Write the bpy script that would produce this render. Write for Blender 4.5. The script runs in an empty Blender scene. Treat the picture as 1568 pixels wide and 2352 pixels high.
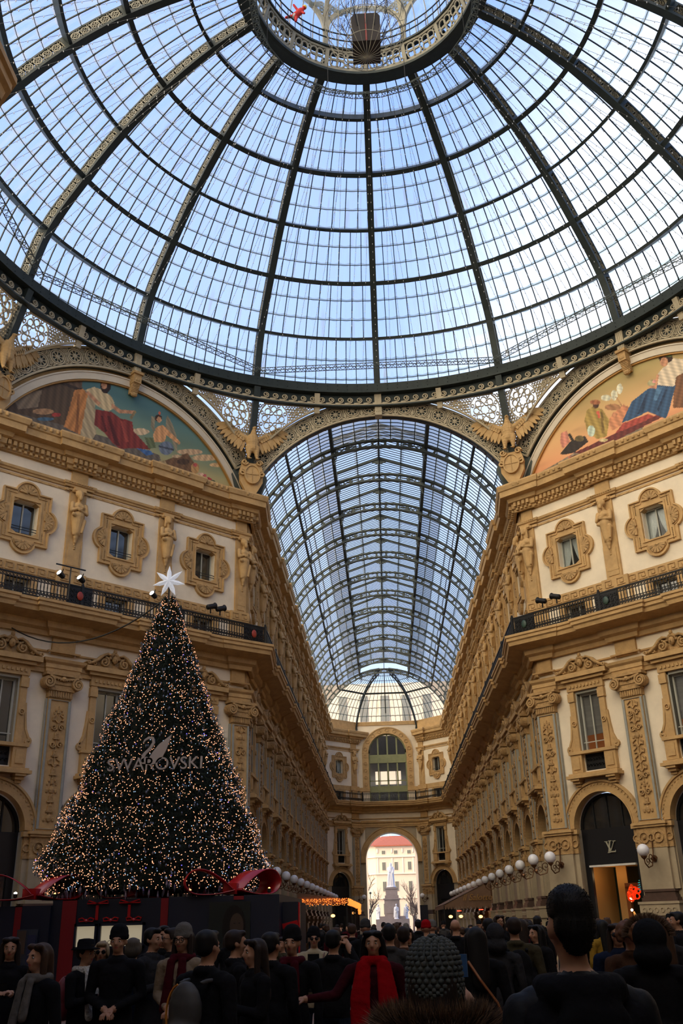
import bpy, math, random
import numpy as np
from mathutils import Vector, Matrix, Euler
from math import sin, cos, pi, radians as R, sqrt, atan2, hypot
random.seed(7)
SC = bpy.context.scene; COL = SC.collection

# ---------------------------------------------------------------- camera, sky, exposure
CAM = Vector((-0.531, -28.941, 1.869)); FPX = 2141.0
PITCH, ROLL, YAW = R(23.663), R(1.477), R(-2.126)
cd = bpy.data.cameras.new('camera'); cam = bpy.data.objects.new('camera', cd); COL.objects.link(cam)
cd.sensor_fit = 'VERTICAL'; cd.sensor_height = 24.0; cd.lens = 24.0*FPX/2352; cd.clip_start = 0.1; cd.clip_end = 600
cam.matrix_world = Matrix.Translation(CAM) @ Matrix.Rotation(-YAW, 4, 'Z') @ Matrix.Rotation(pi/2+PITCH, 4, 'X') @ Matrix.Rotation(-ROLL, 4, 'Z')
SC.camera = cam
vs = SC.view_settings; vs.view_transform = 'Standard'; vs.look = 'None'; vs.gamma = 1; vs.use_curve_mapping = False
EXPOSURE = 1.0; vs.exposure = EXPOSURE
W = bpy.data.worlds.new('sky'); SC.world = W; W.use_nodes = True
def build_sky():
    nt = W.node_tree; N = nt.nodes; L = nt.links; N.clear()
    out = N.new('ShaderNodeOutputWorld'); bg = N.new('ShaderNodeBackground'); L.new(bg.outputs[0], out.inputs[0])
    tc = N.new('ShaderNodeTexCoord')
    def lobe(d, lo, hi):
        v = N.new('ShaderNodeVectorMath'); v.operation = 'DOT_PRODUCT'; L.new(tc.outputs['Generated'], v.inputs[0]); v.inputs[1].default_value = Vector(d).normalized()
        m = N.new('ShaderNodeMapRange'); m.inputs[1].default_value = lo; m.inputs[2].default_value = hi; m.interpolation_type = 'SMOOTHSTEP'; L.new(v.outputs['Value'], m.inputs[0]); return m.outputs[0]
    def mix(f, a, b):
        m = N.new('ShaderNodeMix'); m.data_type = 'RGBA'; L.new(f, m.inputs['Factor'])
        for k, c in ((6, a), (7, b)):
            if isinstance(c, tuple): m.inputs[k].default_value = (*c, 1)
            else: L.new(c, m.inputs[k])
        return m.outputs[2]
    zen = lobe((0, 0, 1), 0.05, 0.95)
    c = mix(zen, (0.60, 0.78, 1.12), (0.27, 0.45, 0.98))
    c = mix(lobe((0.52, 0.74, 0.46), 0.86, 0.985), c, (1.35, 1.4, 1.5))     # white haze low on the right
    c = mix(lobe((-0.62, -0.72, 0.34), 0.4, 0.97), c, (5.2, 4.35, 3.25))      # bright haze round the sun, behind the viewer
    nz = N.new('ShaderNodeTexNoise'); nz.inputs['Scale'].default_value = 2.2; nz.inputs['Detail'].default_value = 5; L.new(tc.outputs['Generated'], nz.inputs['Vector'])
    mr = N.new('ShaderNodeMapRange'); mr.inputs[1].default_value = .5; mr.inputs[2].default_value = .85; mr.inputs[4].default_value = .22; L.new(nz.outputs['Fac'], mr.inputs[0])
    c = mix(mr.outputs[0], c, (1.0, 1.05, 1.15))
    L.new(c, bg.inputs['Color']); bg.inputs['Strength'].default_value = 0.72
build_sky()
SC.cycles.transparent_max_bounces = 24; SC.cycles.max_bounces = 8; SC.cycles.diffuse_bounces = 4; SC.cycles.glossy_bounces = 2
SC.cycles.transmission_bounces = 2; SC.cycles.caustics_reflective = False; SC.cycles.caustics_refractive = False
SC.cycles.sample_clamp_indirect = 4

# ---------------------------------------------------------------- materials
def mat(name, col, rough=.65, metal=0., var=0., vscale=1.5, bump=0., bscale=6., emit=None, estr=1., spec=.4, col2=None, stretch=None):
    m = bpy.data.materials.new(name); m.use_nodes = True; nt = m.node_tree; N = nt.nodes; L = nt.links
    b = N['Principled BSDF']; b.inputs['Base Color'].default_value = (*col, 1); b.inputs['Roughness'].default_value = rough
    b.inputs['Metallic'].default_value = metal; b.inputs['Specular IOR Level'].default_value = spec
    if emit: b.inputs['Emission Color'].default_value = (*emit, 1); b.inputs['Emission Strength'].default_value = estr
    tc = N.new('ShaderNodeTexCoord'); src = tc.outputs['Object']
    if stretch:
        mp = N.new('ShaderNodeMapping'); mp.inputs['Scale'].default_value = stretch; L.new(src, mp.inputs[0]); src = mp.outputs[0]
    if var:
        nz = N.new('ShaderNodeTexNoise'); nz.inputs['Scale'].default_value = vscale; nz.inputs['Detail'].default_value = 6; nz.inputs['Roughness'].default_value = .65; L.new(src, nz.inputs['Vector'])
        rp = N.new('ShaderNodeMapRange'); rp.inputs[1].default_value = .35; rp.inputs[2].default_value = .7; L.new(nz.outputs['Fac'], rp.inputs[0])
        mx = N.new('ShaderNodeMix'); mx.data_type = 'RGBA'; L.new(rp.outputs[0], mx.inputs['Factor'])
        mx.inputs[6].default_value = (*col, 1); c2 = col2 or tuple(c*(1-var) for c in col); mx.inputs[7].default_value = (*c2, 1); L.new(mx.outputs[2], b.inputs['Base Color'])
    if bump:
        n2 = N.new('ShaderNodeTexNoise'); n2.inputs['Scale'].default_value = bscale; n2.inputs['Detail'].default_value = 5; L.new(src, n2.inputs['Vector'])
        bp = N.new('ShaderNodeBump'); bp.inputs['Strength'].default_value = bump; bp.inputs['Distance'].default_value = .05; L.new(n2.outputs['Fac'], bp.inputs['Height']); L.new(bp.outputs[0], b.inputs['Normal'])
    return m
M = {}
M['stucco'] = mat('cream_stucco', (.82, .71, .54), .8, var=.14, vscale=.9, bump=.15, bscale=3)
M['ochre'] = mat('ochre_stone', (.56, .355, .150), .75, var=.28, vscale=1.6, bump=.35, bscale=7)
M['ochred'] = mat('carved_ochre_stone', (.50, .31, .13), .8, var=.35, vscale=4, bump=1., bscale=9)
M['marble'] = mat('cream_marble', (.42, .34, .225), .5, var=.22, vscale=1.2, bump=.1, bscale=3)
M['grey'] = mat('grey_stone_frame', (.34, .34, .30), .7, var=.2, vscale=3)
M['brownst'] = mat('dark_brown_marble', (.10, .06, .045), .4, var=.3, vscale=4)
M['iron'] = mat('dark_green_iron', (.030, .040, .037), .55, .2, var=.3, vscale=3)
M['ironl'] = mat('grey_green_iron', (.10, .115, .10), .6, .1, var=.3, vscale=3)
M['cast'] = mat('cream_cast_iron', (.50, .42, .28), .6, var=.3, vscale=2.5)
M['castd'] = mat('tarnished_cast_iron', (.36, .33, .25), .6, var=.35, vscale=3)
M['black'] = mat('black_ironwork', (.012, .012, .013), .5, .3)
M['ivory'] = mat('ivory_plaster', (.62, .54, .42), .7, var=.1)
M['gold'] = mat('gilt_edge', (.42, .22, .06), .45, .3)
M['dkshop'] = mat('black_shop_fascia', (.010, .010, .012), .35)
M['dkroom'] = mat('dark_interior', (.03, .022, .016), .8, var=.3)
M['white'] = mat('white_paint', (.65, .63, .58), .5)
M['curtain'] = mat('pale_curtain', (.60, .60, .55), .9, var=.3, vscale=8, stretch=(6, 1, .6))
M['sash'] = mat('grey_sash_paint', (.42, .42, .36), .6)
M['olive'] = mat('olive_window_frame', (.26, .27, .13), .6, var=.2)
M['blind'] = mat('grey_blind', (.22, .19, .17), .8, var=.4, vscale=2.2, stretch=(.2, .2, 3))
M['globe'] = mat('milk_glass_globe', (.80, .80, .84), .25, spec=.6)
M['bronze'] = mat('bronze', (.16, .075, .035), .4, .7, var=.3)
M['red'] = mat('red_lacquer', (.33, .003, .006), .25, spec=.6)
M['navy'] = mat('navy_panel', (.0045, .0065, .018), .45)
M['warm'] = mat('warm_lamp', (1, .6, .2), emit=(1, .42, .10), estr=3)
def glass_mat(name, tint, gloss=.10, haze=.15, dark=None, streak=True, line=None):
    """thin glass: mostly clear, with a soft reflection and a film of dirt; UV.x counts panes across, UV.y pane rows"""
    m = bpy.data.materials.new(name); m.use_nodes = True; nt = m.node_tree; N = nt.nodes; L = nt.links; N.clear()
    out = N.new('ShaderNodeOutputMaterial'); tr = N.new('ShaderNodeBsdfTransparent'); df = N.new('ShaderNodeBsdfDiffuse'); tl = N.new('ShaderNodeBsdfTranslucent')
    gl = N.new('ShaderNodeBsdfGlossy'); gl.inputs['Roughness'].default_value = .08
    tr.inputs[0].default_value = (*tint, 1); df.inputs[0].default_value = (.45, .44, .40, 1); tl.inputs[0].default_value = (.55, .55, .52, 1)
    a = N.new('ShaderNodeAddShader'); m1 = N.new('ShaderNodeMixShader'); m2 = N.new('ShaderNodeMixShader'); md = N.new('ShaderNodeMixShader')
    md.inputs[0].default_value = .75; L.new(df.outputs[0], md.inputs[1]); L.new(tl.outputs[0], md.inputs[2])
    L.new(tr.outputs[0], m1.inputs[1]); L.new(md.outputs[0], m1.inputs[2])
    fr = N.new('ShaderNodeLayerWeight'); fr.inputs[0].default_value = .5; f4 = N.new('ShaderNodeMath'); f4.operation = 'POWER'; f4.inputs[1].default_value = 4.; L.new(fr.outputs['Facing'], f4.inputs[0]); f5 = N.new('ShaderNodeMath'); f5.operation = 'MULTIPLY_ADD'; f5.inputs[1].default_value = .55; f5.inputs[2].default_value = .03; L.new(f4.outputs[0], f5.inputs[0]); L.new(f5.outputs[0], m2.inputs[0]); L.new(m1.outputs[0], m2.inputs[1]); L.new(gl.outputs[0], m2.inputs[2]); L.new(m2.outputs[0], out.inputs[0])
    if not streak: m1.inputs[0].default_value = haze; return m
    uv = N.new('ShaderNodeUVMap'); sp = N.new('ShaderNodeSeparateXYZ'); L.new(uv.outputs[0], sp.inputs[0])
    def math_(op, x, y=None, z=None):
        n = N.new('ShaderNodeMath'); n.operation = op
        for k, q in enumerate((x, y, z)):
            if q is None: continue
            if isinstance(q, (int, float)): n.inputs[k].default_value = q
            else: L.new(q, n.inputs[k])
        return n.outputs[0]
    # scalloped lap joint where one row of panes overlaps the next
    fx = math_('FRACT', sp.outputs[0]); sc = math_('MULTIPLY', math_('SINE', math_('MULTIPLY', fx, pi)), .07)
    fy = math_('FRACT', math_('ADD', sp.outputs[1], sc)); lap = math_('LESS_THAN', fy, .15)
    nz = N.new('ShaderNodeTexNoise'); nz.inputs['Scale'].default_value = 1.; nz.inputs['Detail'].default_value = 4
    mp = N.new('ShaderNodeMapping'); mp.inputs['Scale'].default_value = (2.2, .5, 1); L.new(uv.outputs[0], mp.inputs[0]); L.new(mp.outputs[0], nz.inputs['Vector'])
    dirt = N.new('ShaderNodeMapRange'); dirt.inputs[1].default_value = .42; dirt.inputs[2].default_value = .78; dirt.inputs[3].default_value = haze*.55; dirt.inputs[4].default_value = haze*2.2; L.new(nz.outputs['Fac'], dirt.inputs[0])
    # faint wires cast in the glass
    wr = math_('LESS_THAN', math_('FRACT', math_('MULTIPLY', sp.outputs[0], 5.)), .06)
    f = math_('MINIMUM', math_('ADD', math_('ADD', dirt.outputs[0], math_('MULTIPLY', lap, .22)), math_('MULTIPLY', wr, .12)), .92)
    L.new(f, m1.inputs[0])
    # rust runs
    n3 = N.new('ShaderNodeTexNoise'); n3.inputs['Scale'].default_value = 1.; n3.inputs['Detail'].default_value = 3
    mp3 = N.new('ShaderNodeMapping'); mp3.inputs['Scale'].default_value = (1.7, .22, 1); mp3.inputs['Location'].default_value = (7, 3, 0); L.new(uv.outputs[0], mp3.inputs[0]); L.new(mp3.outputs[0], n3.inputs['Vector'])
    rs = N.new('ShaderNodeMapRange'); rs.inputs[1].default_value = .62; rs.inputs[2].default_value = .74; L.new(n3.outputs['Fac'], rs.inputs[0])
    mc = N.new('ShaderNodeMix'); mc.data_type = 'RGBA'; L.new(rs.outputs[0], mc.inputs['Factor']); mc.inputs[6].default_value = (*tint, 1); mc.inputs[7].default_value = (tint[0]*.86, tint[1]*.72, tint[2]*.55, 1); ml = N.new('ShaderNodeMix'); ml.data_type = 'RGBA'; L.new(lap, ml.inputs['Factor']); L.new(mc.outputs[2], ml.inputs[6]); ml.inputs[7].default_value = (tint[0]*.60, tint[1]*.66, tint[2]*.60, 1); L.new(ml.outputs[2], tr.inputs[0])
    return m
M['glass'] = glass_mat('dome_glass', (.90, .94, .97), haze=.13)
M['vglass'] = glass_mat('vault_glass', (.93, .96, .99), haze=.12)
M['sglass'] = glass_mat('shade_tinted_glass', (.42, .45, .47), haze=.22)  # dirty panes; dark tint also stands for walkway shade and reflections at the mouth
M['cglass'] = glass_mat('clear_glass', (.92, .95, .96), haze=.05, streak=False)
def dark_glass():
    m = mat('dark_window_glass', (.018, .018, .018), .06, spec=.9); return m
M['dglass'] = dark_glass()

# ---------------------------------------------------------------- mesh building
class MB:
    def __init__(s): s.v = []; s.f = []; s.m = []; s.uv = None; s.X = None
    def add(s, vs, fs, mi=0):
        o = len(s.v)
        if s.X is not None: vs = [s.X(*p) if callable(s.X) else s.X @ Vector(p) for p in vs]
        s.v.extend(tuple(p) for p in vs); s.f.extend(tuple(i+o for i in f) for f in fs); s.m.extend([mi]*len(fs))
    def box(s, x0, x1, y0, y1, z0, z1, mi=0):
        s.add([(x0, y0, z0), (x1, y0, z0), (x1, y1, z0), (x0, y1, z0), (x0, y0, z1), (x1, y0, z1), (x1, y1, z1), (x0, y1, z1)],
              [(0, 3, 2, 1), (4, 5, 6, 7), (0, 1, 5, 4), (1, 2, 6, 5), (2, 3, 7, 6), (3, 0, 4, 7)], mi)
    def bar(s, p, q, w, h=None, mi=0, up=(0, 0, 1)):
        p = Vector(p); q = Vector(q); h = h or w; d = q-p
        if d.length < 1e-6: return
        d.normalize(); a = d.cross(Vector(up))
        if a.length < 1e-3: a = d.cross(Vector((1, 0, 0)))
        a.normalize(); b = a.cross(d); a *= w/2; b *= h/2
        s.add([p-a-b, p+a-b, p+a+b, p-a+b, q-a-b, q+a-b, q+a+b, q-a+b], [(0, 1, 2, 3), (7, 6, 5, 4), (0, 4, 5, 1), (1, 5, 6, 2), (2, 6, 7, 3), (3, 7, 4, 0)], mi)
    def tube(s, pts, r, n=6, mi=0, closed=False):
        pts = [Vector(p) for p in pts]; k = len(pts); rr = r if isinstance(r, (list, tuple)) else [r]*k; V = []; a = None
        for i, p in enumerate(pts):
            t = (pts[(i+1) % k]-pts[i-1]) if closed else (pts[min(i+1, k-1)]-pts[max(i-1, 0)])
            t.normalize()
            if a is None:
                a = t.cross(Vector((0, 0, 1)));
                if a.length < .05: a = t.cross(Vector((1, 0, 0)))
            a = (a - t*a.dot(t)).normalized(); b = t.cross(a)
            V += [p+(a*cos(2*pi*j/n)+b*sin(2*pi*j/n))*rr[i] for j in range(n)]
        F = []
        for i in range(k if closed else k-1):
            i2 = (i+1) % k
            F += [(i*n+j, i*n+(j+1) % n, i2*n+(j+1) % n, i2*n+j) for j in range(n)]
        if not closed: F += [tuple(range(n))[::-1], tuple((k-1)*n+j for j in range(n))]
        s.add(V, F, mi)
    def stroke(s, pts, w, y0, y1, mi=0, closed=False):
        """band of width w along a 2-D line in the x-z plane, from depth y0 (front) to y1"""
        k = len(pts); L = []; ww = w if isinstance(w, (list, tuple)) else [w]*k
        for i, (x, z) in enumerate(pts):
            a = pts[(i-1) % k] if (closed or i) else pts[0]; b = pts[(i+1) % k] if (closed or i < k-1) else pts[-1]
            dx, dz = b[0]-a[0], b[1]-a[1]; l = hypot(dx, dz) or 1; nx, nz = -dz/l*ww[i]/2, dx/l*ww[i]/2
            L.append(((x+nx, z+nz), (x-nx, z-nz)))
        V = []
        for (p, q) in L: V += [(p[0], y0, p[1]), (q[0], y0, q[1]), (q[0], y1, q[1]), (p[0], y1, p[1])]
        F = []
        for i in range(k if closed else k-1):
            a = i*4; b = ((i+1) % k)*4; F += [(a, a+1, b+1, b), (a+1, a+2, b+2, b+1), (a+3, a, b, b+3)]
        if not closed: F += [(0, 3, 2, 1), (4*k-4, 4*k-3, 4*k-2, 4*k-1)]
        s.add(V, F, mi)
    def ring(s, cx, cz, r, w, y0, y1, n=20, mi=0, a0=0, a1=2*pi):
        full = abs(a1-a0-2*pi) < 1e-6
        pts = [(cx+r*cos(a0+(a1-a0)*i/n), cz+r*sin(a0+(a1-a0)*i/n)) for i in range(n+(0 if full else 1))]
        s.stroke(pts, w, y0, y1, mi, closed=full)
    def poly(s, pts, y0, y1, mi=0):
        k = len(pts); s.add([(x, y0, z) for x, z in pts]+[(x, y1, z) for x, z in pts], [tuple(range(k)), tuple(range(2*k-1, k-1, -1))]+[((i+1) % k, i, i+k, (i+1) % k+k) for i in range(k)], mi)
    def disc(s, cx, cz, r, y0, y1, n=14, mi=0): s.poly([(cx+r*cos(2*pi*i/n), cz+r*sin(2*pi*i/n)) for i in range(n)], y0, y1, mi)
    def lathe(s, prof, n=16, c=(0, 0, 0), mi=0):
        V = []; k = len(prof)
        for r, z in prof: V += [(c[0]+r*cos(2*pi*j/n), c[1]+r*sin(2*pi*j/n), c[2]+z) for j in range(n)]
        F = [(i*n+j, i*n+(j+1) % n, (i+1)*n+(j+1) % n, (i+1)*n+j) for i in range(k-1) for j in range(n)]
        F += [tuple(range(n))[::-1], tuple((k-1)*n+j for j in range(n))]; s.add(V, F, mi)
    def ball(s, c, r, n=8, mi=0):
        rx, ry, rz = r if isinstance(r, (tuple, list)) else (r, r, r); h = max(3, n//2)
        V = [(c[0], c[1], c[2]-rz)]+[(c[0]+rx*cos(2*pi*j/n)*sin(pi*i/h), c[1]+ry*sin(2*pi*j/n)*sin(pi*i/h), c[2]-rz*cos(pi*i/h)) for i in range(1, h) for j in range(n)]+[(c[0], c[1], c[2]+rz)]
        F = [(0, 1+(j+1) % n, 1+j) for j in range(n)]+[(1+(i-1)*n+j, 1+(i-1)*n+(j+1) % n, 1+i*n+(j+1) % n, 1+i*n+j) for i in range(1, h-1) for j in range(n)]
        e = len(V)-1; F += [(e, 1+(h-2)*n+j, 1+(h-2)*n+(j+1) % n) for j in range(n)]; s.add(V, F, mi)
    def sweep(s, path, prof, mi=0, closed=False):
        """profile (p out to the right of the path, z) swept along a plan polyline with mitred corners"""
        k = len(path); n = len(prof); V = []
        for i in range(k):
            P = Vector(path[i]); a = Vector(path[(i-1) % k]) if (closed or i) else None; b = Vector(path[(i+1) % k]) if (closed or i < k-1) else None
            d1 = (P-a).normalized() if a is not None else (b-P).normalized(); d2 = (b-P).normalized() if b is not None else d1
            n1 = Vector((d1.y, -d1.x)); n2 = Vector((d2.y, -d2.x)); m = (n1+n2); m = m/max(.35, m.dot(n1)) if m.length > 1e-4 else n1
            V += [(P.x+m.x*p, P.y+m.y*p, z) for p, z in prof]
        F = [(i*n+j, ((i+1) % k)*n+j, ((i+1) % k)*n+(j+1) % n, i*n+(j+1) % n) for i in range(k if closed else k-1) for j in range(n)]
        if not closed: F += [tuple(range(n)), tuple((k-1)*n+j for j in range(n))[::-1]]
        s.add(V, F, mi)
    def mesh(s, name, mats, smooth=False):
        me = bpy.data.meshes.new(name); me.from_pydata(s.v, [], s.f)
        for m in (mats if isinstance(mats, (list, tuple)) else [mats]): me.materials.append(M[m] if isinstance(m, str) else m)
        me.polygons.foreach_set('material_index', s.m)
        if smooth: me.polygons.foreach_set('use_smooth', [True]*len(s.f))
        if s.uv is not None:
            u = me.uv_layers.new(name='UVMap'); u.data.foreach_set('uv', np.array(s.uv, dtype=np.float32).ravel())
        me.update(); return me
def obj(name, me, parent=None, mw=None):
    o = bpy.data.objects.new(name, me); COL.objects.link(o)
    if parent: o.parent = parent
    if mw is not None: o.matrix_local = mw
    return o
def build(name, mb, mats, parent=None, smooth=False, mw=None): return obj(name, mb.mesh(name, mats, smooth), parent, mw)
def tag(o, label, cat, group=None, kind=None):
    if label: o['label'] = label
    if cat: o['category'] = cat
    if group: o['group'] = group
    if kind: o['kind'] = kind
    return o
def thing(name, label=None, cat=None, group=None, mw=None, kind=None):
    o = bpy.data.objects.new(name, None); COL.objects.link(o); o.empty_display_size = .2
    if mw is not None: o.matrix_world = mw
    return tag(o, label, cat, group, kind)
def struct(name, mb, mats, smooth=False): o = build(name, mb, mats, None, smooth); o['kind'] = 'structure'; return o
def dup(o, mw=None, parent=None, label=None, group=None):
    c = o.copy(); COL.objects.link(c)
    if parent is not None: c.parent = parent
    if mw is not None: c.matrix_local = mw
    if label: c['label'] = label
    if group: c['group'] = group
    for ch in list(o.children): dup(ch, None, c)
    return c
T = Matrix.Translation
def RZ(a): return Matrix.Rotation(a, 4, 'Z')
def frame(x, y, dx, dy, z=0):
    """local +x along (dx,dy) = to the right when facing the wall, local +y into the wall"""
    l = hypot(dx, dy); dx /= l; dy /= l
    return Matrix(((dx, -dy, 0, x), (dy, dx, 0, y), (0, 0, 1, z), (0, 0, 0, 1)))
ORD = ['first', 'second', 'third', 'fourth', 'fifth', 'sixth', 'seventh', 'eighth', 'ninth', 'tenth', 'eleventh', 'twelfth', 'thirteenth', 'fourteenth', 'fifteenth', 'sixteenth']
def circ(cx, cz, r, a0, a1, n): return [(cx+r*cos(a0+(a1-a0)*i/n), cz+r*sin(a0+(a1-a0)*i/n)) for i in range(n+1)]
def spiral(cx, cz, r0, r1, a0, turns, n=22): return [(cx+(r0+(r1-r0)*i/n)*cos(a0+turns*2*pi*i/n), cz+(r0+(r1-r0)*i/n)*sin(a0+turns*2*pi*i/n)) for i in range(n+1)]
def blob(name, prims, vox=.03, smooth=3, mats=('ochred',), pick=None, disp=None):
    """one continuous skin over ellipsoids ('e', centre, radii[, euler]) and tapered limbs ('c', p, q, rp, rq[, flat])"""
    mb = MB()
    for pr in prims:
        if pr[0] == 'e':
            _, c, r = pr[:3]; mb.X = T(Vector(c)) @ (Euler(pr[3]).to_matrix().to_4x4() if len(pr) > 3 else Matrix()); mb.ball((0, 0, 0), r, 14); mb.X = None
        else:
            p, q = Vector(pr[1]), Vector(pr[2]); r0, r1 = pr[3], pr[4]; fl = pr[5] if len(pr) > 5 else (1, 1)
            d = (q-p); l = d.length; d.normalize(); a = d.cross(Vector((0, 1, 0)));
            if a.length < .1: a = d.cross(Vector((1, 0, 0)))
            a.normalize(); b = a.cross(d); n = 12; V = []; K = []
            for i in range(5): t = -pi/2+i*pi/2/4.; K.append((r0*cos(t), r0*sin(t)))
            for i in range(5): t = i*pi/2/4.; K.append((r1*cos(t), l+r1*sin(t)))
            K = K[1:-1]
            for (rr, zz) in K: V += [p+d*zz+(a*cos(2*pi*j/n)*fl[0]+b*sin(2*pi*j/n)*fl[1])*rr for j in range(n)]
            F = [(i*n+j, i*n+(j+1) % n, (i+1)*n+(j+1) % n, (i+1)*n+j) for i in range(len(K)-1) for j in range(n)]+[tuple(range(n))[::-1], tuple((len(K)-1)*n+j for j in range(n))]
            mb.add(V, F)
    me = mb.mesh('tmp', []); o = bpy.data.objects.new('tmp', me); COL.objects.link(o)
    rm = o.modifiers.new('r', 'REMESH'); rm.mode = 'VOXEL'; rm.voxel_size = vox; rm.use_smooth_shade = True
    if smooth: sm = o.modifiers.new('s', 'SMOOTH'); sm.factor = .5; sm.iterations = smooth
    dg = bpy.context.evaluated_depsgraph_get(); res = bpy.data.meshes.new_from_object(o.evaluated_get(dg)); bpy.data.objects.remove(o); bpy.data.meshes.remove(me)
    res.name = name; res.materials.clear()
    for m in mats: res.materials.append(M[m] if isinstance(m, str) else m)
    if disp:
        for v in res.vertices: v.co = disp(v.co)
    if pick: res.polygons.foreach_set('material_index', [pick(p.center) for p in res.polygons])
    else: res.polygons.foreach_set('material_index', [0]*len(res.polygons))
    res.polygons.foreach_set('use_smooth', [True]*len(res.polygons)); res.update(); return res
def text_mesh(s, size, depth=.02, shear=0, serif=False, bold=0):
    cu = bpy.data.curves.new('t', 'FONT'); cu.body = s; cu.size = size; cu.extrude = depth; cu.align_x = 'CENTER'; cu.shear = shear; cu.offset = bold
    o = bpy.data.objects.new('t', cu); COL.objects.link(o); dg = bpy.context.evaluated_depsgraph_get(); me = bpy.data.meshes.new_from_object(o.evaluated_get(dg)); bpy.data.objects.remove(o); bpy.data.curves.remove(cu)
    me.transform(Matrix.Rotation(pi/2, 4, 'X')); return me
# ================================================================ the setting
AP = 18.3; HS = 7.58; BAY = 4.95; YE = 85.8; YF = 89.7; HF = 3.72
ZC = 23.45
V2 = lambda *a: Vector(a)
# plan of the detailed walls, walked from far left to far right with the interior on the right hand
PLAN = [(-AP, HS), (-HS, AP), (-HS, YE), (-HF, YF), (HF, YF), (HS, YE), (HS, AP), (AP, HS)]
def seg(i, P=PLAN): a, b = P[i], P[i+1]; return a, b, hypot(b[0]-a[0], b[1]-a[1])
ARM = [.7+BAY*k for k in range(14)]                 # pilasters along the left arcade, measured from the dome corner
LARM = YE-AP
PIL = {0: [.30, 10.72/2, 15.16-10.72/2, 15.16-.30], 1: ARM, 2: [4.75], 3: [], 4: [.65], 5: [LARM-x for x in ARM], 6: [.30, 5.105, 15.16-5.105, 15.16-.30]}
PIL[0] = PIL[6] = [.28, 5.105, 10.055, 14.88]
BAYS = {0: [2.64, 7.58, 12.52], 1: [ARM[k]+BAY/2 for k in range(13)], 2: [2.3], 4: [3.1], 5: [LARM-ARM[k]-BAY/2 for k in range(13)], 6: [2.64, 7.58, 12.52]}
def jogged(segs, jog, hw=.66):
    pts = []
    for i in segs:
        a, b, l = seg(i); d = V2((b[0]-a[0])/l, (b[1]-a[1])/l); n = V2(d.y, -d.x); A = V2(*a)
        if not pts: pts.append(A.copy() if not (PIL[i] and min(PIL[i]) < hw) else A+n*jog)
        for c in sorted(PIL[i]):
            lo, hi = c-hw, c+hw
            if lo > .05: pts += [A+d*lo, A+d*lo+n*jog]
            elif i != segs[0]:   # corner jog: pull the corner out
                pts[-1] = pts[-1]+(n*jog)*.9
            if hi < l-.05: pts += [A+d*hi+n*jog, A+d*hi]
        e = V2(*b); near = PIL[i] and max(PIL[i])+hw > l-.05
        pts.append(e+n*jog if near else e)
    out = []
    for p in pts:
        if not out or (p-out[-1]).length > .04: out.append(p)
    return out
WALLN = {0: 'wall_left', 1: 'wall_left_arcade', 2: 'wall_end_left', 4: 'wall_end_right', 5: 'wall_right_arcade', 6: 'wall_right'}
def wall_run(i):
    a, b, l = seg(i); mb = MB(); mb.X = frame(a[0], a[1], b[0]-a[0], b[1]-a[1]); Y0, Y1 = 0, .55
    edges = []; x = 0
    for c in sorted(BAYS[i]):
        mb.box(x, c-1.53, Y0, Y1, 0, 5.55, 2)
        # spandrels over the shop arch
        A = circ(c, 5.55, 1.53, pi, 0, 24)
        for k in range(24):
            (xa, za), (xb, zb) = A[k], A[k+1]
            mb.add([(xa, Y0, za), (xb, Y0, zb), (xb, Y0, 7.3), (xa, Y0, 7.3), (xa, Y1, za), (xb, Y1, zb), (xb, Y1, 7.3), (xa, Y1, 7.3)], [(0, 1, 2, 3), (0, 4, 5, 1), (4, 7, 6, 5)], 0)
        mb.box(x, c-1.53, Y0, Y1, 5.55, 7.3)
        for (z0, z1, hw) in ((7.3, 8.07, 0), (8.07, 11.75, .6), (11.75, 15.05, 0), (15.05, 16.2, .6), (16.2, 18.25, 0), (18.25, 19.85, .6), (19.85, 23.3, 0)):
            if hw: mb.box(x, c-hw, Y0, Y1, z0, z1); edges.append((c+hw, z0, z1))
            else: mb.box(x, c+1.53, Y0, Y1, z0, z1)
        nx = c+1.53
        for (e, z0, z1) in edges[-3:]: mb.box(e, nx, Y0, Y1, z0, z1)
        x = nx
    mb.box(x, l, Y0, Y1, 0, 5.55, 2); mb.box(x, l, Y0, Y1, 5.55, 23.3)
    # ochre strips behind the upper figures and between the mezzanine windows
    for c in PIL[i]:
        lo, hi = max(.0, c-.42), min(l, c+.42)
        mb.box(lo, hi, -.13, .02, 15, 18.55, 1); mb.box(lo, hi, -.10, .02, 18.55, 22.2, 1); mb.box(lo+.1, hi-.1, -.17, .02, 17.25, 17.35, 1)
        mb.box(lo+.12, hi-.12, -.16, -.10, 17.0, 18.4, 1); mb.box(max(0, c-.55), min(l, c+.55), -.14, .02, 13.0, 14.1, 1)
        mb.box(max(0, c-.68), min(l, c+.68), -.2, .02, 15, 15.5, 1)
    for c in BAYS[i]:
        for sx in (-1, 1):
            mb.box(c+sx*.82-.14, c+sx*.82+.14, -.05, .02, 15.0, 16.35, 1); mb.box(c+sx*1.75-.12, c+sx*1.75+.12, -.05, .02, 15.0, 16.35, 1)
    mb.box(0, l, -.02, .02, 22.0, 23.3, 1)
    struct(WALLN[i], mb, ['stucco', 'ochre', 'marble'])
for i in WALLN: wall_run(i)

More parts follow.
